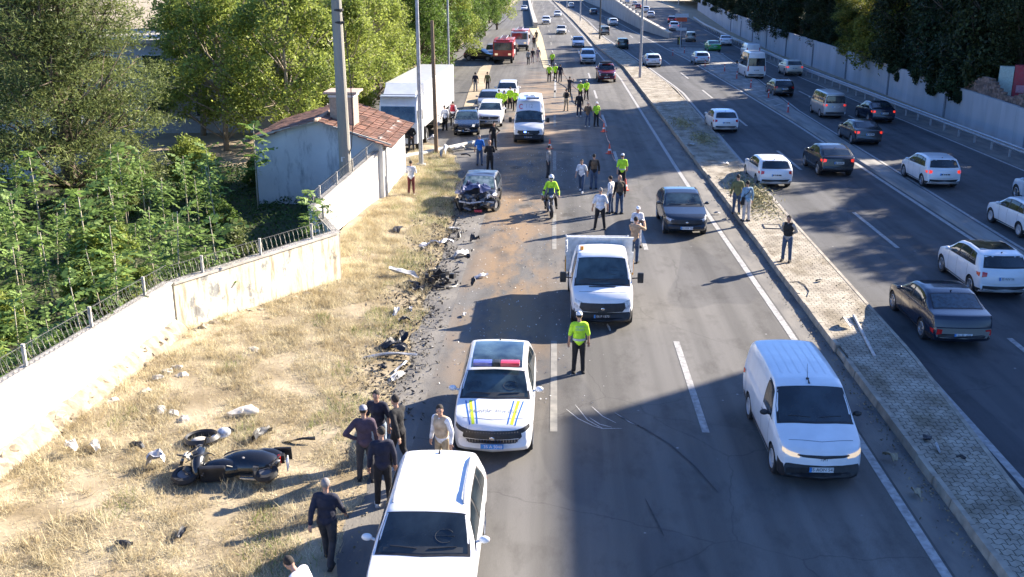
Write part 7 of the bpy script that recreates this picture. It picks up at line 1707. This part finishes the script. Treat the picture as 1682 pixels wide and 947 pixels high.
deb = [(668, 455, (.45, .9), MW, .25, 'tall white body fragment curled on the grass edge'), (686, 480, (.5, .3), MK, .2, 'black torn plastic below the tall white fragment'), (676, 470, (.7, .25), MK, .12, 'dark strip of trim lying behind the white fragment'),
       (650, 517, (.7, .18), MW, .12, 'thin white curved strip alone on the grass'), (757, 421, (.75, .3), MW, .18, 'bright white bumper piece on the tarmac'), (768, 428, (.3, .2), MK, .15, 'small black lump touching the bright white bumper piece'), (733, 404, (.6, .35), MS, .2, 'silver curved wing piece near the wrecked car'),
       (745, 378, (.6, .35), MW, .08, 'flat pale sheet lying closest to the wrecked car'), (756, 390, (.5, .2), MK, .15, 'black fragment beside the flat pale sheet'), (780, 398, (.35, .25), MK, .2, 'dark chunk alone on the shoulder seam'), (790, 456, (.6, .15), MS, .08, 'long grey splinter on the tan stain'), (777, 467, (.25, .2), MK, .15, 'small dark cube-like chunk on the tan stain'),
       (763, 519, (.28, .12), MW, .05, 'small white shard at the tip of the truck shadow'), (640, 590, (1.6, .16), MW, .1, 'long white trim strip leading to the corner piece'), (655, 622, (.7, .25), MW, .08, 'white L-shaped corner piece at the end of the long strip'), (660, 605, (1.0, .1), MS, .06, 'grey rod parallel to the long white strip'),
       (640, 570, (.7, .4), MK, .15, 'heap of dark splinters above the long strip'), (660, 560, (.5, .3), MK, .2, 'dark torn liner piece at the road edge'), (655, 578, (.45, .3), MK, .15, 'black curled piece beside the torn liner'), (627, 607, (.3, .15), MK, .1, 'tiny dark scrap left of the long strip'), (665, 530, (.4, .15), MK, .1, 'dark scrap at the grass edge'), (675, 510, (.45, .1), MS, .05, 'grey sliver by the grass edge'),
       (700, 405, (.7, .25), MS, .1, 'grey sheared bar among the rubble'), (690, 415, (.5, .3), MK, .15, 'dark debris pile behind the black engine'), (712, 400, (.5, .12), MS, .08, 'thin grey bar above the engine'), (655, 380, (.7, .4), MK, .1, 'old dark twigs clump on the grass slope'),
       (735, 260, (.9, .6), MW, .5, 'large white curved body panel below the fallen pole'), (780, 243, (1.1, .3), MW, .25, 'white tangled bumper beside the man in blue'), (755, 247, (.9, .3), MW, .2, 'white strip of wreckage in the middle of the side road'), (765, 257, (.6, .15), MK, .1, 'short black bar on the dusty tarmac'), (710, 236, (.5, .5), MS, .4, 'bent grey bracket standing by the fallen pole'),
       (815, 232, (.6, .1), MW, .05, 'small pale scrap near the ambulance'), (905, 330, (.4, .1), MW, .04, 'pale scrap beside the motorcycle'), (815, 337, (.5, .3), mat('chalk_ring', (.35, .35, .34)), .02, 'pale ring-shaped smear right of the wrecked car'),
       (432, 720, (.75, .16), MK, .18, 'dark jagged bracket above the scooter'), (490, 728, (.8, .1), MK, .06, 'straight dark bar right of the scooter'), (300, 880, (.45, .12), MK, .08, 'small dark strip low on the grass'), (205, 900, (.3, .2), MK, .1, 'dark scrap left of the small strip'), (260, 770, (.4, .35), MS, .25, 'round grey lamp housing left of the scooter'), (380, 712, (.2, .12), MK, .08, 'dark bit between the fairing and the bracket'),
       (1390, 535, (.45, .3), MW, .15, 'white crumpled sheet on the median at the shadow edge'), (1345, 462, (.3, .14), MK, .05, 'dark patch of cloth on the sunlit median'), (1520, 722, (.25, .2), MK, .05, 'dark round scrap on the shaded median'), (1578, 755, (.2, .12), MK, .05, 'small dark scrap below the round one'), (1540, 738, (.4, .06), MW, .03, 'thin white strip on the shaded median'), (1170, 300, (.4, .2), MW, .1, 'pale lump in the gutter behind the grey SUV'), (1178, 352, (.3, .15), MW, .06, 'pale scrap in the gutter beside the grey SUV'), (1135, 238, (.6, .2), MW, .06, 'pale sheet on the rubble-strewn median'), (1190, 270, (.5, .3), MW, .08, 'second pale sheet on the rubble-strewn median'),
       (1460, 757, (.3, .2), M_STONE, .15, 'broken kerb lump in the gutter beside the white van'), (1505, 815, (.25, .2), M_STONE, .12, 'small stone in the gutter'), (1000, 540, (.5, .06), MW, .03, 'thin white streak of plastic in front of the tipper truck'), (120, 745, (.35, .25), MBg, .25, 'white crumpled bag near the wall foot'), (155, 738, (.4, .2), MBg, .1, 'pale rag right of the white crumpled bag'), (225, 740, (.4, .15), MK, .1, 'brown twig-like scrap right of the pale rag')]
for k, (px, py, sz_, m, h, lab) in enumerate(deb):
    g = G(px, py, .2) if px > 1130 and 0 < px < 1600 and py < 760 and lab.find('gutter') < 0 else GT(px, py)
    shard('fragment', lab, (g.x, g.y, g.z + .02), sz_, m, k + 1, group=GD, h=h)
for k, (px, py, lab) in enumerate([(418, 575, 'pale broken stone above the sack'), (275, 612, 'white limestone lump, leftmost in the stone group'), (292, 605, 'white limestone lump in the middle of the stone group'), (300, 618, 'white limestone lump at the right of the stone group'), (258, 622, 'small white stone near the wall foot'), (265, 675, 'rounded grey stone on bare soil'), (285, 680, 'second rounded grey stone on bare soil'), (185, 660, 'upright pale stone against the wall footing'), (240, 645, 'flat pale stone slab near the footing'), (302, 690, 'small pale stone above the fairing')]):
    g = GT(px, py); mb = MB(); mb.rock((0, 0, 0), (.2, .14, .09), k); o = mb.build('stone', mat('limestone', (.46, .42, .35), rough=1, bump=.5)); o.location = (g.x, g.y, g.z + .03); tag(o, lab, 'stone', 'stones on the verge')
g = GT(400, 680); mb = MB(); mb.rock((0, 0, .08), (.42, .17, .12), 3); mb.ell((.1, 0, .09), (.3, .16, .11)); o = mb.build('sack', MBg, smooth=True); o.location = (g.x, g.y, g.z); tag(o, 'pale filled sack lying flat on the grass above the scooter', 'sack')
# scooter fairing ring and white lumps beside the scooter
g = GT(332, 728); fr = empty('scooter_fairing', (g.x, g.y, g.z), R(20), 'black open front fairing ring with a pale inside lying above the scooter', 'fairing')
mb = MB(); mb.lathe([(.27, .0), (.33, .03), (.36, .12), (.3, .2), (.26, .16)], (0, 0, .02), 'z', 20); mb.v = [(x * 1.2, y, z + .05 * x) for x, y, z in mb.v]; mb.build('ring', MK, fr, smooth=True)
mb = MB(); mb.ell((-.05, 0, .08), (.2, .14, .08)); mb.build('lining', MBg, fr, smooth=True)
mb = MB(); mb.ell((.5, .12, .15), (.17, .13, .13)); mb.ell((.4, .05, .1), (.2, .08, .07)); mb.build('lamp_unit', M_LAMP, fr, smooth=True)
g = GT(308, 762); shard('helmet_bag', 'white bag beside the front wheel of the scooter', (g.x, g.y, g.z), (.22, .22), MW, 77, cat='bag', h=.2)
# engine and loose wheel lying in the gutter
g = GT(720, 465); en = empty('torn_out_engine', (g.x, g.y, 0), R(30), 'torn-out black engine block with a bent wheel arch liner at the road edge', 'engine'); mb = MB(); rr = random.Random(4)
for k in range(34):
    p = Vector((rr.gauss(0, .3), rr.gauss(0, .3), rr.uniform(.05, .5))); 
    if k % 2: mb.box(p, (rr.uniform(.08, .3), rr.uniform(.06, .25), rr.uniform(.05, .2)), rz=rr.random() * 3, ry=rr.random())
    else: mb.tube([p, p + Vector((rr.uniform(-.25, .25), rr.uniform(-.25, .25), rr.uniform(-.05, .15)))], rr.uniform(.01, .03), 5)
mb.build('engine_block', mat('oily_black', (.022, .022, .024), rough=.4, metal=.3), en)
mb = MB(); pts = [(math.cos(a) * .55, math.sin(a) * .4 - .35, .06 + .05 * math.sin(a * 2)) for a in np.linspace(3.0, 6.4, 14)]; mb.tube(pts, [.05] * 14, 6); mb.build('liner', MK, en)
mb = MB(); mb.lathe([(.16, -.04), (.22, 0), (.16, .04)], (.1, -.15, .25), 'x', 16); mb.build('pulley', MS, en)
Pn = []
for _ in range(3000):
    y = rnd.choice((rnd.gauss(26, 2.2), rnd.gauss(38, 4.5), rnd.gauss(33, 3), rnd.gauss(42, 3))); x = vergeR(y) + rnd.gauss(-.25, .55); Pn.append((x, y, tz(x, y) + .02 + rnd.random() * .08))
tag(link('dark_splinters', leaf_mesh('dark_splinters', np.array(Pn), .13, up=.6, asp=2.5), mat('splinter_dark', (.1, .085, .065), rough=.8, col2=(.03, .028, .025), island=.8)), 'dense strip of dark splinters and soil along the verge edge', 'splinters', kind='stuff')
Pn = [(rnd.gauss(-1.6, 1.6), rnd.uniform(24, 62), .016 + rnd.random() * .01) for _ in range(1500)]
tag(link('glass_grains', leaf_mesh('glass_grains', np.array(Pn), .045, up=2.5, asp=1.2), mat('grain_pale', (.4, .4, .39), rough=.4, island=.6)), 'small pale glass grains and chips strewn on the closed lanes', 'glass grains', kind='stuff')
# dead leaves and rubbish in the kerb gutters and on the median
Pn = []
for _ in range(5200):
    y = 12 + 110 * rnd.random() ** 1.4; k = rnd.random()
    if k < .45: x = resamp(kerbL, [y])[0][0] - .05 - abs(rnd.gauss(0, .22)); z = .012
    elif k < .6: x = resamp(medR, [y])[0][0] - .3 - abs(rnd.gauss(0, .3)); z = .21
    elif k < .75: x = 8.6 + rnd.random() * 1.6; z = .21; y = 46 + 40 * rnd.random()
    else: x = vergeR(y) + rnd.gauss(.1, .35) if y < 58 else 8.2; z = .03
    Pn.append((x, y, z + rnd.random() * .03))
tag(link('leaf_litter', leaf_mesh('leaf_litter', np.array(Pn), .06, up=2.0), mat('litter_brown', (.2, .16, .1), rough=.95, island=.7)), 'brown leaves and grit gathered in the gutters and on the median', 'litter', kind='stuff')
Pn = []
for cx, cy, n in [(11.0 - 1.2, 50, 1500), (9.6, 47, 900), (9.8, 66, 700), (9.3, 73, 500)]:
    for _ in range(n): Pn.append((cx + rnd.gauss(0, .45), cy + rnd.gauss(0, 1.6), .2 + abs(rnd.gauss(0, .09))))
tag(link('cut_branches', leaf_mesh('cut_branches', np.array(Pn), .22, up=.6, asp=5), mat('dry_cuttings', (.3, .27, .13), rough=.95, island=.5)), 'dry cut branches heaped on the median behind the two men', 'branches', kind='stuff')
rb = [(1318, 345, 'rusty drain frame')]
dm = empty('drain_cover', G(1268, 372, .2), R(-4), 'dark square drain frame set in the paving by the branches', 'drain cover'); mb = MB()
for s in (-1, 1): mb.box((s * .35, 0, .012), (.05, .75, .03)); mb.box((0, s * .36, .014), (.7, .05, .03))
mb.build('frame', M_BLACK, dm); mb = MB(); mb.box((0, 0, .006), (.66, .68, .014)); mb.build('cover_plate', M_KERB, dm)
a, b_ = G(1402, 520, .2), G(1437, 588, .2); o = MB().tube([(0, 0, .04), b_ - a + Vector((0, 0, .04))], .045, 6).build('white_plank', MW); o.location = a; tag(o, 'long pale strip lying lengthwise on the median past the white sheet', 'strip')
o = MB().tube([G(1298, 463, .22), G(1312, 462, .22), G(1322, 468, .22), G(1329, 478, .22), G(1326, 486, .22)], .015, 5).build('cable', MK); tag(o, 'thin dark cable curling on the sunlit paving', 'cable')
